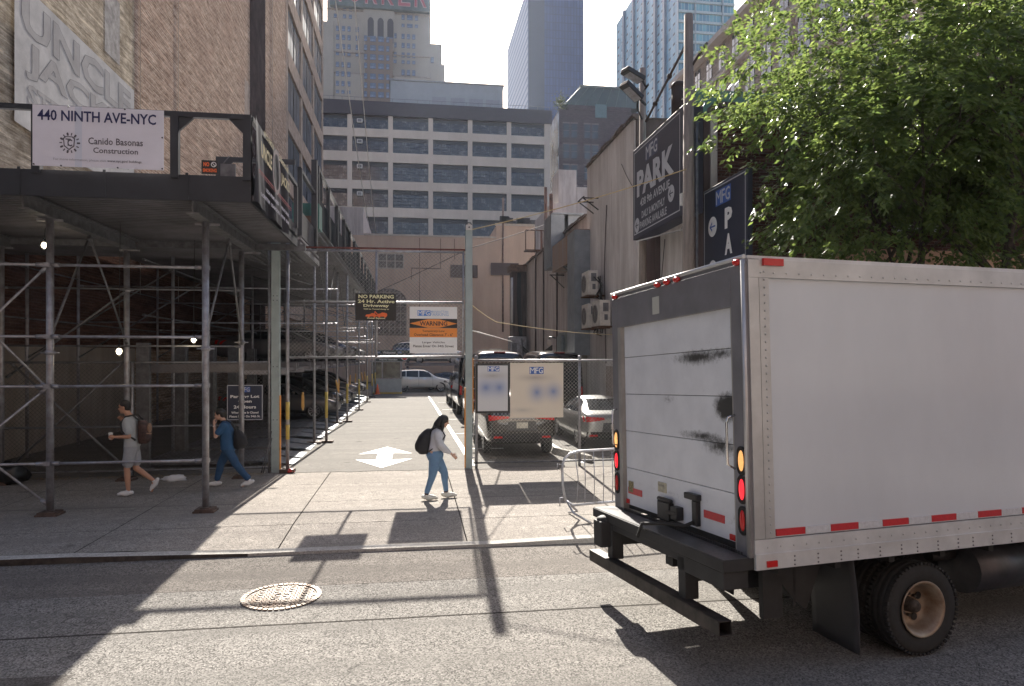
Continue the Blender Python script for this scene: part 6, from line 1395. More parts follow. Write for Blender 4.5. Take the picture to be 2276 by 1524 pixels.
    m = MB(); m.box((-.28, .03, Z0 - .15), (-.04, .75, Z0 - .002)); m.box((-.27, .75, Z0 - .08), (-.08, Wd - .3, Z0 - .002)); m.build('bumper_skirt', dk, r, .01)
    def hollow(m, y0, y1, xc, zc, w, t): 
        for a in ((-w, -w, w, -w + t), (-w, w - t, w, w), (-w, -w + t, -w + t, w - t), (w - t, -w + t, w, w - t)): m.box((xc + a[0], y0, zc + a[1]), (xc + a[2], y1, zc + a[3]))
    m = MB(); hollow(m, .02, Wd + .06, -.28, .50, .062, .01); m.build('underrun_bar', mat('worn_black_steel', (.055, .045, .04), .6, .3, .4, 6), r, .003)
    for y in (.62, 2.12):
        m = MB(); m.box((-.28, y, .55), (-.14, y + .12, Z0 - .02)); m.box((-.14, y + .02, .70), (.6, y + .10, Z0 - .05)); m.build('hanger', dk, r, .008)
    m = MB(); m.box((-.40, 2.16, .68), (-.20, 2.36, .97)); m.ell((-.3, 2.26, .97), (.1, .1, .05), 10, 6); m.build('rear_box', dk, r, .02)
    m = MB(); m.box((.2, .75, .55), (L, .9, .92)); m.box((.2, 1.65, .55), (L, 1.8, .92))
    for k in range(10): m.box((.3 + .6 * k, .1, .86), (.36 + .6 * k, Wd - .1, .948))
    m.box((.3, .3, .42), (.5, .36, .9)); m.box((.62, .3, .5), (.64, .32, .9)); m.box((1.2, .9, .3), (1.4, 1.65, .6)); m.build('chassis', dk, r)
    m = MB(); m.prism([(.35, .3, .9), (.95, .3, .9), (.75, .3, .46), (.62, .3, .56)], (0, .04, 0)); m.build('bracket_plate', dk, r)
    for y in (.06, 1.88):
        m = MB(); vs = []; 
        for i in range(9):
            for j in range(9): u, v = i / 8, j / 8; vs.append((1.05 + .05 * math.sin(v * 2.2) + .05 * v * u, y + .62 * u + .0, .95 - .85 * v))
        m.add(vs, [(i * 9 + j, (i + 1) * 9 + j, (i + 1) * 9 + j + 1, i * 9 + j + 1) for i in range(8) for j in range(8)], 0, True); o = m.build('mudflap', mat('mudflap', (.035, .035, .04), .6, 0, .1, 3), r)
        sd = o.modifiers.new('s', 'SOLIDIFY'); sd.thickness = .012
    # wheels
    rimm = mat('rusty_cream_rim', (.42, .37, .29), .5, .3, .3, 5, c2=(.20, .11, .06))
    tilt = math.tan(R(2.3)); rw_ = .415
    def tyre(x, y0, outer, zoff):
        m = MB(); s_ = 1 if outer == 'near' else -1; w = .24; yc = y0 + w / 2
        prof = [(.24, -.10), (.30, -.118), (.37, -.12), (.402, -.10), (.412, -.07), (.405, -.066), (.405, -.058), (.413, -.054), (.414, -.01), (.406, -.006), (.406, .006), (.414, .01), (.413, .054), (.405, .058), (.405, .066), (.412, .07), (.402, .10), (.37, .12), (.30, .118), (.24, .10)]
        m.lathe(prof, (x, yc, rw_ + zoff), 48, axis='y')
        for k in range(56):
            a = 2 * math.pi * k / 56
            for q in (-.098, .098): 
                M = Matrix.Translation((x, yc + q, rw_ + zoff)) @ Matrix.Rotation(a, 4, 'Y'); m.box((-.013, -.022, .395), (.013, .022, .4165), 0, M)
        t = m.build('wheel', rubber, r)
        g = MB(); d = -s_
        if outer == 'near': g.lathe([(.245, -.115), (.255, -.125), (.245, -.13), (.225, -.115), (.205, -.06), (.19, .0), (.175, .045), (.13, .06), (.02, .06)], (x, yc, rw_ + zoff), 36, axis='y')
        else: g.lathe([(.245, .115), (.255, .125), (.245, .13), (.225, .115), (.205, .06), (.19, .0), (.175, -.045), (.13, -.06), (.02, -.06)], (x, yc, rw_ + zoff), 36, axis='y')
        g.build('rim', rimm, t)
        if outer == 'near':
            for k in range(4):
                h = MB(); a = math.pi / 2 * k + .5; h.disc((x + .138 * math.cos(a), yc + .046, rw_ + zoff + .138 * math.sin(a)), (0, -1, 0), .034, 14, 0, .006); h.build('vent_hole', blackm, t)
            h = MB(); h.lathe([(.0, -.06), (.045, -.058), (.06, -.03), (.07, .06)], (x, yc, rw_ + zoff), 18, axis='y')
            for k in range(8): a = math.pi / 4 * k; h.tube([(x + .098 * math.cos(a), yc + .06, rw_ + zoff + .098 * math.sin(a)), (x + .098 * math.cos(a), yc + .02, rw_ + zoff + .098 * math.sin(a))], .014, 6)
            h.build('hub', mat('dirty_hub', (.08, .065, .055), .7, .3, .4, 25), t)
        return t
    for x in (1.82,):
        for y, o_ in ((.05, 'near'), (.33, 'inner'), (1.98, 'inner'), (2.26, 'far')): tyre(x, y, 'near' if o_ == 'near' else 'far', (y + .12) * tilt)
    tyre(6.9, .12, 'near', .24 * tilt); tyre(6.9, 2.2, 'far', 2.3 * tilt)
    m = MB(); m.tube([(2.7, .42, .62), (3.5, .42, .62)], .24, 20); m.build('fuel_tank', mat('tank_dark', (.09, .09, .10), .4, .5, .2, 4), r)
    m = MB(); m.tube([(2.4, .5, .75), (2.7, .5, .75)], .06, 10); m.build('tank_pipe', dk, r); m = MB(); m.box((3.8, .2, .5), (4.3, .6, .9)); m.build('battery_box', dk, r)
    # cab
    m = MB(); pr = [(6.45, .6), (8.5, .6), (8.5, 1.35), (8.0, 1.55), (7.55, 2.35), (7.3, 2.5), (6.45, 2.5)]
    m.prism([(x, .15, z) for x, z in pr], (0, 2.25, 0)); m.build('cab', side, r, .05)
    m = MB(); m.prism([(7.62, .3, 2.24), (7.62, 2.25, 2.24), (8.02, 2.3, 1.58), (8.02, .25, 1.58)], (.02, 0, .02)); m.build('windshield', darkglass, r)
    for y in (.135, 2.40):
        m = MB(); m.prism([(6.75, y, 1.55), (7.85, y, 1.55), (7.5, y, 2.25), (6.75, y, 2.25)], (0, .012, 0)); m.build('side_window', darkglass, r)
    r.location = (2.80, 5.25, -.10); r.rotation_euler = (R(-2.3), 0, R(8.97))
    return r
box_truck()

# ================================================================== TREES
leafm = bpy.data.materials.new('tree_leaf'); leafm.use_nodes = True; n, l, bb = nt(leafm)
gi = n.new('ShaderNodeObjectInfo'); tc = n.new('ShaderNodeTexCoord'); geo = n.new('ShaderNodeNewGeometry')
lc = mix(n, l, geo.outputs['Random Per Island'], (.024, .052, .014), (.07, .115, .026)); l.new(lc, bb.inputs['Base Color']); bb.inputs['Roughness'].default_value = .38; bb.inputs['Specular IOR Level'].default_value = .5
tr = n.new('ShaderNodeBsdfTranslucent'); l.new(mix(n, l, geo.outputs['Random Per Island'], (.12, .19, .05), (.27, .34, .09)), tr.inputs[0]); mx = n.new('ShaderNodeMixShader'); mx.inputs[0].default_value = .52
l.new(bb.outputs[0], mx.inputs[1]); l.new(tr.outputs[0], mx.inputs[2]); l.new(mx.outputs[0], n['Material Output'].inputs[0]); MATS['leaf'] = leafm
bark = mat('tree_bark', (.075, .06, .05), .9, 0, .35, 5, .8, 25, stretch=(3, 3, .5))
def tree(loc, H0, crown, nleaf, seed, label, lean=(0, 0), low=None):
    rr = random.Random(seed); r = empty('street_tree', loc, label, 'tree', 'street trees on the pavement')
    L0 = Vector(loc); tm_ = MB(); tips = []
    c, rad = Vector(crown[0]), Vector(crown[1])
    def inside(p): q = Vector(((p.x - c.x) / rad.x, (p.y - c.y) / rad.y, (p.z - c.z) / rad.z)); return q.length
    def branch(p, d, ln, rad_, lev):
        pts = [p.copy()]; rs = [rad_]; n_ = 6
        for i in range(n_):
            d = (d + Vector((rr.gauss(0, .13), rr.gauss(0, .13), rr.gauss(0, .08) + (.04 if lev < 2 else -.01)))).normalized(); p = p + d * ln / n_; pts.append(p.copy()); rs.append(rad_ * (1 - .62 * (i + 1) / n_))
            if lev >= 2: tips.append((p.copy(), d.copy()))
        tm_.tube(pts, rs, 7 if lev < 2 else 4)
        if lev < 3:
            for k in range((5, 5, 4)[lev]):
                t_ = rr.uniform(.3, 1.0) if lev else rr.uniform(.55, 1.0); i = min(n_ - 1, int(t_ * n_)); q = pts[i].lerp(pts[i + 1], t_ * n_ - i)
                a = rr.uniform(0, 6.28); out = Vector((math.cos(a), math.sin(a), rr.uniform(.15, 1.0))); nd = (d * .55 + out * .75).normalized()
                branch(q, nd, ln * rr.uniform(.55, .8), rs[i] * .62, lev + 1)
    for k in range(2): branch(L0 + Vector((0, 0, -.02 + .0 * k)), Vector((lean[0] + rr.gauss(0, .05), lean[1], 1)).normalized(), H0 * (1 - .0 * k), .15 if k == 0 else .11, 0)
    tm_.build('trunk', bark, r)
    # crown: leaf sprays hung on points spread through an uneven volume
    lm = MB(); V = lm.v; Fc = lm.f; cl = []
    seeds = [p for p, d in tips if inside(p) < 1.25]
    while len(cl) < nleaf // 26:
        if rr.random() < .35 and seeds: p = rr.choice(seeds) + Vector((rr.gauss(0, .25), rr.gauss(0, .25), rr.gauss(0, .2)))
        else:
            v = Vector((rr.gauss(0, 1), rr.gauss(0, 1), rr.gauss(0, 1))).normalized() * (rr.random() ** (1 / 2.2)); p = c + Vector((v.x * rad.x, v.y * rad.y, v.z * rad.z))
        k = inside(p); nz = mnoise.noise(p * .55 + Vector((seed, 0, 0))) * .55 + mnoise.noise(p * 1.5) * .35
        if k > 1.0 + nz * .9: continue
        if nz < -.14 and rr.random() < .88: continue
        if k > .62 and p.x < c.x and p.z > c.z + .8 and (c.x - p.x) * .55 + (p.z - c.z) > 2.9 + nz: continue
        cl.append(p)
    for p in cl:
        out = (p - c); out.z *= .4; out = out.normalized() if out.length > .01 else Vector((1, 0, 0)); d = (out + Vector((rr.gauss(0, .45), rr.gauss(0, .45), rr.gauss(-.05, .35)))).normalized()
        ln = rr.uniform(.22, .5); side = d.cross(Vector((0, 0, 1)));
        if side.length < .05: side = Vector((1, 0, 0))
        side.normalize(); up = side.cross(d)
        for k in range(26):
            t_ = k / 26; q = p + d * ln * t_ + Vector((rr.gauss(0, .05), rr.gauss(0, .05), -.08 * t_ * t_ + rr.gauss(0, .05))); s_ = 1 if k % 2 else -1
            ld = (side * s_ * rr.uniform(.5, 1) + d * rr.uniform(.3, .9) + Vector((0, 0, rr.uniform(-.7, .1)))).normalized(); L_ = rr.uniform(.085, .145); wv = ld.cross(up + Vector((rr.gauss(0, .5), rr.gauss(0, .5), rr.gauss(0, .5))))
            if wv.length < .05: continue
            wv = wv.normalized() * L_ * .24; a = len(V); mid = q + ld * L_ * .45
            V += [tuple(q), tuple(mid + wv), tuple(q + ld * L_ + Vector((0, 0, -.012))), tuple(mid - wv)]; Fc.append([a, a + 1, a + 2, a + 3])
    lm.mi = [0] * len(Fc); lm.sm = [False] * len(Fc); lm.build('crown', leafm, r); return r
tree((9.3, 12.1, 0), 5.2, ((8.45, 11.5, 7.2), (3.2, 2.9, 3.9)), 54000, 21, 'leafy green street tree whose crown covers the park sign, nearest the driveway', (-.05, 0))
tree((13.0, 12.3, 0), 5.4, ((12.9, 11.8, 7.9), (3.4, 3.0, 4.2)), 50000, 33, 'leafy green street tree at the far right edge behind the truck', (.0, 0))
# ================================================================== PEOPLE
def blob(mb, name, mats, parent, vox, smooth=6, disp=0):
    o = mb.build(name, mats, parent)
    a = o.modifiers.new('r', 'REMESH'); a.mode = 'VOXEL'; a.voxel_size = vox; a.use_smooth_shade = True
    s = o.modifiers.new('s', 'SMOOTH'); s.iterations = smooth; s.factor = .5
    evald(o)
    if disp:
        for v in o.data.vertices:
            p = v.co; q = mnoise.noise(Vector((p.x * 9, p.y * 9, p.z * 5))) * .6 + mnoise.noise(Vector((p.x * 18 + p.z * 9, p.y * 18, p.z * 14))) * .4; v.co = p + v.normal * disp * q
    for p in o.data.polygons: p.use_smooth = True
    return o
def capsule(mb, pts, rs, n=14):
    pts = [Vector(p) for p in pts]; out = []; ro = []
    d0 = (pts[0] - pts[1]).normalized(); d1 = (pts[-1] - pts[-2]).normalized()
    for k in (0.98, .8, .45): out.append(pts[0] + d0 * rs[0] * k); ro.append(rs[0] * math.sqrt(max(.02, 1 - k * k)))
    out += pts; ro += rs
    for k in (.45, .8, .98): out.append(pts[-1] + d1 * rs[-1] * k); ro.append(rs[-1] * math.sqrt(max(.02, 1 - k * k)))
    mb.tube(out, ro, n)
def rings(mb, rg, n=24):
    k = len(mb.v)
    for (cx, cy, z, rx, ry) in rg:
        for j in range(n):
            a = 2 * math.pi * j / n; e = .85; ca, sa = math.cos(a), math.sin(a)
            mb.v.append((cx + rx * math.copysign(abs(ca) ** e, ca), cy + ry * math.copysign(abs(sa) ** e, sa), z))
    m_ = len(rg)
    for i in range(m_ - 1):
        for j in range(n): a = k + i * n + j; b = k + i * n + (j + 1) % n; mb.f.append([a, b, b + n, a + n]); mb.mi.append(0); mb.sm.append(True)
    mb.f.append([k + j for j in range(n)][::-1]); mb.f.append([k + (m_ - 1) * n + j for j in range(n)]); mb.mi += [0, 0]; mb.sm += [True, True]
def hand(mb, wrist, d, nrm, side, curl=.5, s=1.0):
    """palm, four fingers of different lengths and a thumb leaving the side of the palm"""
    w = Vector(wrist); d = Vector(d).normalized(); nrm = Vector(nrm); nrm = (nrm - d * nrm.dot(d)).normalized(); t = d.cross(nrm).normalized() * side
    capsule(mb, [w, w + d * .035 * s], [.022 * s, .027 * s], 10)
    for q in (-.022, -.008, .008, .022): capsule(mb, [w + d * .03 * s + t * q * s * .9, w + d * .085 * s + t * q * s], [.014 * s, .0125 * s], 8)
    for q, ln in ((-.027, .060), (-.009, .074), (.009, .080), (.027, .070)):
        p = w + d * .09 * s + t * q * s; c1, c2, c3 = curl * .5, curl * 1.1, curl * 1.6; pts = [p]
        for c_, fr in ((c1, .45), (c2, .32), (c3, .25)): p = p + (d * math.cos(c_) + nrm * math.sin(c_)) * ln * s * fr; pts.append(p)
        capsule(mb, pts, [.0092 * s, .0088 * s, .0082 * s, .0075 * s], 8)
    p = w + d * .03 * s + t * .026 * s; capsule(mb, [p, p + (t * .8 + d * .6 + nrm * .25) * .032 * s, p + (t * .8 + d * 1.5 + nrm * .7) * .040 * s], [.0125 * s, .0105 * s, .009 * s], 8)
def head(mb, c, s=1.0, tilt=0.0):
    """c = centre of skull; faces +x"""
    c = Vector(c); M = Matrix.Rotation(tilt, 3, 'Y')
    def P(x, y, z): return c + M @ (Vector((x, y, z)) * s)
    mb.ell(P(-.008, 0, .028), (.096 * s, .076 * s, .098 * s), 20, 14)
    mb.ell(P(.022, 0, -.045), (.068 * s, .058 * s, .075 * s), 18, 12)
    mb.ell(P(.060, 0, -.088), (.028 * s, .030 * s, .024 * s), 12, 8)
    mb.ell(P(.078, 0, .038), (.018 * s, .052 * s, .016 * s), 12, 8)
    capsule(mb, [P(.084, 0, .012), P(.106, 0, -.028)], [.010 * s, .0145 * s], 10)
    for sg in (1, -1):
        mb.ell(P(-.008, .077 * sg, -.012), (.018 * s, .009 * s, .030 * s), 10, 8); mb.ell(P(.050, .036 * sg, -.030), (.030 * s, .022 * s, .024 * s), 10, 8)
    mb.ell(P(.084, 0, -.060), (.014 * s, .022 * s, .007 * s), 10, 6); mb.ell(P(.082, 0, -.070), (.013 * s, .018 * s, .007 * s), 10, 6)
    return P
lipm = mat('lips', (.35, .12, .10), .5, 0, 0); eyem = mat('eye_dark', (.03, .02, .015), .15, 0, 0)
def face_parts(P, s, r):
    for sg in (1, -1): m = MB(); m.ell(P(.083, .030 * sg, .012), (.010 * s, .014 * s, .008 * s), 10, 6); m.build('eye', eyem, r)
    m = MB(); m.ell(P(.094, 0, -.065), (.006 * s, .022 * s, .006 * s), 10, 6); m.build('mouth', lipm, r)
    for sg in (1, -1): m = MB(); m.ell(P(.092, .030 * sg, .036), (.006 * s, .020 * s, .004 * s), 8, 6); m.build('eyebrow', hairm, r)
def shoe(name, ankle, toe, matm, r, s=1.0, solem=None):
    a = Vector(ankle); t = Vector(toe); d = (t - a); f = Vector((d.x, d.y, d.z)).normalized()
    up = Vector((0, 0, 1)); up = (up - f * up.dot(f)).normalized()
    heel = a - f * .045 * s - up * .055 * s; m = MB()
    capsule(m, [heel, heel + f * .10 * s + up * .004, t - f * .045 * s, t - up * 0.0], [.036 * s, .040 * s, .040 * s, .030 * s], 12)
    capsule(m, [a + up * .012, a - up * .035 + f * .02], [.036 * s, .043 * s], 12); capsule(m, [a - up * .02 + f * .03, t - f * .06 + up * .008], [.036 * s, .028 * s], 12)
    return blob(m, name, matm, r, .009, 3)
def figure(r, J, skinm, sc=1.0, neck_r=.052):
    """one continuous body surface from the joint table J"""
    m = MB(); P = head(m, J['head'], sc, J.get('tilt', 0))
    capsule(m, [J['neck'], Vector(J['head']) + Vector((-.02, 0, -.04))], [neck_r * 1.1, neck_r * .95], 14)
    rings(m, J['torso'])
    for sd in ('L', 'R'):
        sh, el, wr = [Vector(q) for q in J['arm' + sd]]; capsule(m, [sh, sh.lerp(el, .5), el], [.050 * sc, .042 * sc, .036 * sc]); capsule(m, [el, el.lerp(wr, .3), wr], [.037 * sc, .036 * sc, .023 * sc])
        d, nrm, sg, cu = J['hand' + sd]; hand(m, wr, d, nrm, sg, cu, sc)
        hp, kn, an = [Vector(q) for q in J['leg' + sd]]; capsule(m, [hp, hp.lerp(kn, .4), kn], [J['thigh'], J['thigh'] * .92, .054 * sc]); capsule(m, [kn, kn.lerp(an, .3), an], [.053 * sc, .056 * sc, .034 * sc])
        t = Vector(J['toe' + sd]); capsule(m, [an, an.lerp(t, .5) + Vector((0, 0, -.01)), t], [.032 * sc, .03 * sc, .024 * sc])
    blob(m, 'body', skinm, r, .0062, 4); face_parts(P, sc, r); return P
def place(r, x, y, rz): r.location = (x, y, 0); r.rotation_euler = (0, 0, rz)

# ---- man in grey, walking left with a cup
r = empty('person', (0, 0, 0), 'person in light grey shirt and shorts walking left with a white cup', 'person')
J = dict(head=(.135, 0, 1.665), tilt=.12, neck=(.045, 0, 1.49), thigh=.082,
 torso=[(0, 0, .86, .10, .15), (0, 0, .95, .115, .165), (.0, 0, 1.05, .10, .145), (.01, 0, 1.18, .105, .15), (.02, 0, 1.32, .118, .17), (.025, 0, 1.42, .105, .175), (.03, 0, 1.48, .07, .12), (.035, 0, 1.52, .05, .06)],
 armL=[(.02, .185, 1.43), (-.03, .215, 1.13), (.235, .17, 1.125)], handL=((1, -.1, .08), (0, -1, -.1), 1, 1.1),
 armR=[(.03, -.18, 1.43), (.12, -.22, 1.17), (.20, -.10, 1.40)], handR=((.4, .5, .75), (-.2, .9, 0), 1, 1.0),
 legL=[(0, .09, .92), (.05, .10, .50), (.03, .09, .095)], toeL=(.19, .09, .035), legR=[(0, -.09, .92), (-.04, -.09, .50), (-.36, -.09, .25)], toeR=(-.32, -.09, .055))
P = figure(r, J, skin1, 1.0, .056)
shirt = mat('shirt_grey', (.40, .42, .43), .85, 0, .06, 6, .2, 200); shorts = mat('shorts_grey', (.33, .34, .36), .85, 0, .06, 6, .2, 200); shoew = mat('shoe_white', (.68, .68, .68), .6, 0, .05, 8)
m = MB(); rings(m, [(-.01, 0, .93, .135, .185), (-.005, 0, 1.0, .128, .178), (0, 0, 1.08, .120, .165), (.01, 0, 1.2, .122, .168), (.02, 0, 1.32, .135, .188), (.022, 0, 1.42, .120, .195), (.03, 0, 1.49, .085, .13), (.035, 0, 1.515, .065, .075)])
capsule(m, [(.02, .18, 1.43), (-.02, .212, 1.22)], [.068, .066]); capsule(m, [(.03, -.18, 1.43), (.08, -.21, 1.26)], [.068, .064]); blob(m, 'shirt', shirt, r, .009, 3, .012)
m = MB(); rings(m, [(0, 0, .84, .125, .175), (0, 0, .92, .13, .182), (0, 0, 1.0, .118, .165)]); capsule(m, [(0, .09, .88), (.035, .10, .62)], [.105, .098]); capsule(m, [(0, -.09, .88), (-.03, -.095, .62)], [.105, .098]); blob(m, 'shorts', shorts, r, .009, 3, .013)
m = MB(); m.ell(P(-.022, 0, .050), (.098, .083, .088), 20, 12); m.ell(P(-.055, 0, .0), (.060, .078, .085), 16, 10); blob(m, 'hair', hairm, r, .008, 2, .004)
shoe('shoe', (.03, .09, .105), (.20, .09, .040), shoew, r); shoe('shoe', (-.36, -.09, .25), (-.31, -.09, .075), shoew, r, .98)
place(r, -5.25, 13.85, math.pi)
def attach(o, r): o.location = r.location; o.rotation_euler = r.rotation_euler
brown = mat('backpack_brown', (.07, .035, .028), .7, 0, .5, 14); tan_ = mat('backpack_tan', (.28, .17, .11), .7, 0, .2, 14)
q = empty('backpack', (0, 0, 0), 'brown and dark patterned backpack on the man in grey', 'backpack'); m = MB(); rings(m, [(-.21, 0, .98, .08, .12), (-.23, 0, 1.06, .11, .145), (-.23, 0, 1.2, .115, .15), (-.21, 0, 1.34, .095, .14), (-.18, 0, 1.42, .06, .10)]); blob(m, 'bag', brown, q, .012, 4, .008)
m = MB(); m.ell((-.325, .03, 1.27), (.03, .09, .10)); m.tube([(-.33, -.05, 1.17), (-.345, .03, 1.16), (-.31, .13, 1.18)], .012, 6); m.build('pocket', tan_, q)
for sg in (1, -1): m = MB(); m.tube([(-.16, .10 * sg, 1.42), (-.06, .115 * sg, 1.525), (.06, .12 * sg, 1.50), (.15, .12 * sg, 1.38), (.13, .13 * sg, 1.22), (-.12, .15 * sg, 1.06)], .019, 6); m.build('strap', blackm, q)
attach(q, r)
q = empty('coffee_cup', (0, 0, 0), 'white paper cup in the hand of the man in grey', 'cup'); m = MB(); m.lathe([(0, -.055), (.028, -.055), (.038, .055)], (.325, .125, 1.135), 16); m.build('cup_body', white, q); m = MB(); m.lathe([(.041, .05), (.041, .062), (.034, .070), (0, .070)], (.325, .125, 1.135), 16); m.build('lid', white, q); attach(q, r)

# ---- woman in blue scrubs, hand raised to her face
r = empty('person', (0, 0, 0), 'person in blue scrubs walking left with one hand at the face', 'person')
J = dict(head=(.17, 0, 1.46), tilt=.22, neck=(.075, 0, 1.30), thigh=.088,
 torso=[(0, 0, .76, .11, .16), (0, 0, .86, .135, .18), (.01, 0, .98, .125, .16), (.03, 0, 1.10, .12, .155), (.05, 0, 1.2, .12, .16), (.055, 0, 1.27, .10, .155), (.06, 0, 1.31, .07, .11), (.07, 0, 1.34, .05, .06)],
 armL=[(.05, .165, 1.26), (.19, .21, 1.04), (.24, .12, 1.26)], handL=((.15, -.35, .9), (-.5, -.8, 0), -1, .7),
 armR=[(.05, -.165, 1.26), (.0, -.22, 1.02), (.12, -.2, .83)], handR=((.4, 0, -.9), (.2, .9, 0), 1, .7),
 legL=[(0, .09, .82), (-.16, .095, .48), (-.42, .09, .13)], toeL=(-.29, .09, .035), legR=[(0, -.09, .82), (.17, -.09, .46), (.24, -.09, .095)], toeR=(.39, -.09, .045))
P = figure(r, J, skin2, .93, .05)
scr = mat('scrub_blue', (.022, .085, .19), .8, 0, .12, 5, .2, 150); scr2 = mat('scrub_blue_dark', (.018, .065, .15), .8, 0, .1, 5)
m = MB(); rings(m, [(-.0, 0, .76, .145, .20), (0, 0, .84, .148, .198), (.01, 0, .96, .140, .178), (.03, 0, 1.08, .138, .172), (.05, 0, 1.19, .136, .176), (.055, 0, 1.27, .115, .17), (.065, 0, 1.32, .08, .12), (.075, 0, 1.34, .062, .072)])
capsule(m, [(.05, .16, 1.26), (.14, .195, 1.12)], [.066, .066]); capsule(m, [(.05, -.16, 1.26), (.02, -.2, 1.12)], [.064, .064]); blob(m, 'scrub_top', scr, r, .009, 3, .013)
m = MB(); rings(m, [(0, 0, .74, .13, .18), (0, 0, .82, .14, .19), (0, 0, .88, .125, .17)]); capsule(m, [(0, .09, .80), (-.16, .095, .48), (-.385, .09, .19)], [.108, .078, .062]); capsule(m, [(0, -.09, .80), (.17, -.09, .46), (.235, -.09, .16)], [.108, .078, .06]); blob(m, 'scrub_trousers', scr2, r, .009, 3, .014)
m = MB(); m.ell(P(-.025, 0, .040), (.098, .084, .088), 20, 12); m.ell(P(-.11, 0, .02), (.045, .045, .045), 14, 10); m.ell(P(-.06, 0, -.02), (.05, .07, .07), 14, 8); blob(m, 'hair', hairm, r, .008, 2, .004)
shoe('shoe', (-.42, .09, .145), (-.28, .09, .05), shoew, r, .98); shoe('shoe', (.24, -.09, .105), (.41, -.09, .045), shoew, r, .98)
m = MB(); m.lathe([(.027, -.012), (.030, 0), (.027, .012)], (.238, .124, 1.235), 14); m.build('watch', white, r)
place(r, -3.66, 14.45, math.pi)
q = empty('shoulder_bag', (0, 0, 0), 'black bag slung behind the person in blue scrubs', 'bag'); m = MB(); rings(m, [(-.22, .06, .78, .09, .10), (-.25, .06, .86, .14, .13), (-.235, .06, 1.0, .12, .12), (-.19, .05, 1.12, .07, .09), (-.16, .05, 1.17, .03, .06)]); blob(m, 'bag', mat('bag_black_cloth', (.014, .013, .016), .75, 0, .2, 8), q, .011, 4, .008)
m = MB(); m.tube([(-.15, .10, 1.15), (-.07, .12, 1.30), (.0, .125, 1.36), (.10, .12, 1.34), (.18, .10, 1.2)], .012, 6); m.tube([(-.2, .12, 1.1), (-.1, .13, 1.3), (.02, .13, 1.355)], .012, 6); m.build('strap', blackm, q); attach(q, r)

# ---- woman in the sun with a black backpack and light jeans
r = empty('person', (0, 0, 0), 'long haired person in pale blouse and light jeans walking right in the sun', 'person')
J = dict(head=(.155, 0, 1.43), tilt=.30, neck=(.06, 0, 1.27), thigh=.092,
 torso=[(0, 0, .74, .12, .165), (-.01, 0, .84, .15, .185), (.0, 0, .95, .125, .155), (.03, 0, 1.07, .13, .155), (.05, 0, 1.17, .135, .165), (.045, 0, 1.24, .11, .16), (.05, 0, 1.28, .07, .11), (.055, 0, 1.31, .05, .06)],
 armR=[(.03, -.165, 1.235), (.10, -.21, 1.0), (.29, -.18, .85)], handR=((.75, 0, -.65), (-.2, .9, -.2), 1, .8),
 armL=[(.04, .165, 1.235), (.0, .21, .98), (.06, .22, .76)], handL=((.2, 0, -1), (.2, -.9, 0), -1, .6),
 legR=[(0, -.09, .80), (-.06, -.095, .44), (-.16, -.09, .10)], toeR=(-.0, -.09, .035), legL=[(0, .09, .80), (.17, .09, .46), (.20, .09, .10)], toeL=(.37, .09, .04))
P = figure(r, J, skin2, .92, .05)
blouse = mat('blouse_pale', (.50, .50, .53), .85, 0, .06, 8, .3, 120); jean = mat('light_jeans', (.15, .26, .40), .8, 0, .2, 4, .2, 200, c2=(.10, .18, .30))
m = MB(); rings(m, [(-.01, 0, .90, .145, .175), (.0, 0, .97, .138, .168), (.03, 0, 1.07, .142, .168), (.05, 0, 1.17, .148, .178), (.045, 0, 1.24, .122, .172), (.05, 0, 1.285, .085, .12), (.055, 0, 1.31, .062, .072)])
capsule(m, [(.03, -.16, 1.23), (.085, -.21, 1.03), (.16, -.20, .94), (.255, -.185, .875)], [.062, .072, .066, .036]); capsule(m, [(.04, .16, 1.23), (.0, .205, 1.0), (.05, .215, .80)], [.062, .068, .038]); blob(m, 'blouse', blouse, r, .009, 3, .013)
m = MB(); rings(m, [(0, 0, .72, .13, .175), (-.012, 0, .82, .162, .195), (-.005, 0, .90, .14, .172), (0, 0, .93, .13, .16)]); capsule(m, [(-.01, -.09, .77), (-.03, -.095, .60), (-.06, -.095, .44), (-.155, -.09, .155)], [.112, .095, .070, .047]); capsule(m, [(.01, .09, .77), (.10, .09, .60), (.17, .09, .46), (.198, .09, .155)], [.112, .095, .070, .047]); blob(m, 'jeans', jean, r, .009, 3, .010)
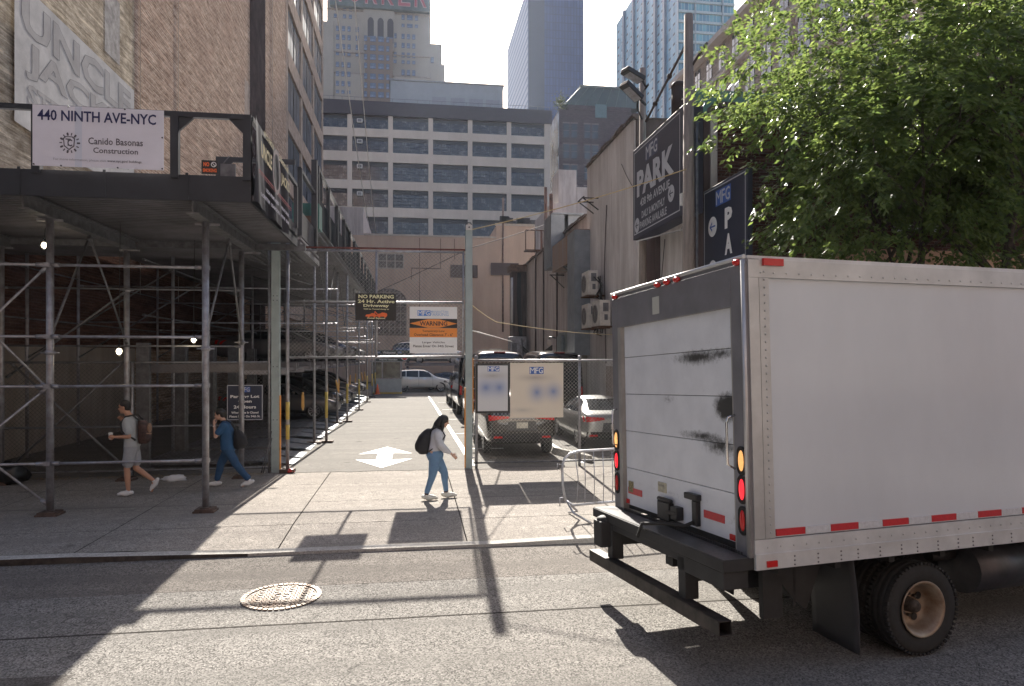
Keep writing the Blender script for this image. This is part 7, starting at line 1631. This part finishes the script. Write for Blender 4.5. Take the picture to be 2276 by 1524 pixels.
m = MB(); m.ell(P(-.022, 0, .034), (.102, .088, .092), 20, 12); capsule(m, [P(-.05, 0, .02), P(-.09, 0, -.10), P(-.13, .0, -.22)], [.082, .085, .055]); capsule(m, [P(-.02, -.075, .0), P(.005, -.09, -.12), P(.03, -.09, -.24)], [.035, .035, .018]); capsule(m, [P(-.02, .075, .0), P(-.0, .09, -.12), P(.03, .085, -.22)], [.035, .035, .018]); blob(m, 'hair', hairm, r, .008, 2, .006)
creme = mat('shoe_cream', (.62, .60, .54), .6, 0, .05, 8); sock = mat('dark_sock', (.05, .02, .03), .9, 0, .1)
for a, t in (((-.16, -.09, .105), (.02, -.09, .038)), ((.20, .09, .105), (.38, .09, .045))):
    shoe('shoe', a, t, creme, r, 1.02); m = MB(); m.tube([(a[0], a[1], a[2] + .0), (a[0] + .005, a[1], a[2] + .075)], .040, 12); m.build('sock', sock, r)
place(r, .42, 12.66, 0)
q = empty('backpack', (0, 0, 0), 'black rounded backpack on the person walking right in the sun', 'backpack'); m = MB(); rings(m, [(-.20, 0, .84, .09, .11), (-.22, 0, .90, .13, .14), (-.225, 0, 1.03, .145, .15), (-.19, 0, 1.17, .11, .14), (-.13, 0, 1.27, .07, .10), (-.11, 0, 1.30, .04, .06)]); blob(m, 'bag', MATS['bag_black_cloth'], q, .011, 4, .006)
m = MB(); m.ell((-.33, -.01, .98), (.045, .10, .10)); m.build('pocket', MATS['bag_black_cloth'], q)
for sg in (1, -1): m = MB(); m.tube([(-.09, .09 * sg, 1.26), (-.01, .11 * sg, 1.335), (.10, .12 * sg, 1.30), (.175, .12 * sg, 1.18), (.10, .15 * sg, 1.05), (-.12, .15 * sg, .90)], .014, 6); m.build('strap', blackm, q)
attach(q, r)
# ================================================================== HAZE
hz = bpy.data.materials.new('city_haze'); hz.use_nodes = True; n = hz.node_tree.nodes; l = hz.node_tree.links; n.remove(n['Principled BSDF'])
pv = n.new('ShaderNodeVolumePrincipled'); pv.inputs['Color'].default_value = (.74, .83, 1, 1); pv.inputs['Density'].default_value = .00015; pv.inputs['Anisotropy'].default_value = .35
l.new(pv.outputs[0], n['Material Output'].inputs['Volume'])
m = MB(); m.box((-150, -45, -2.2), (170, 440, 192)); tag(m.build('haze', hz), kind='stuff')
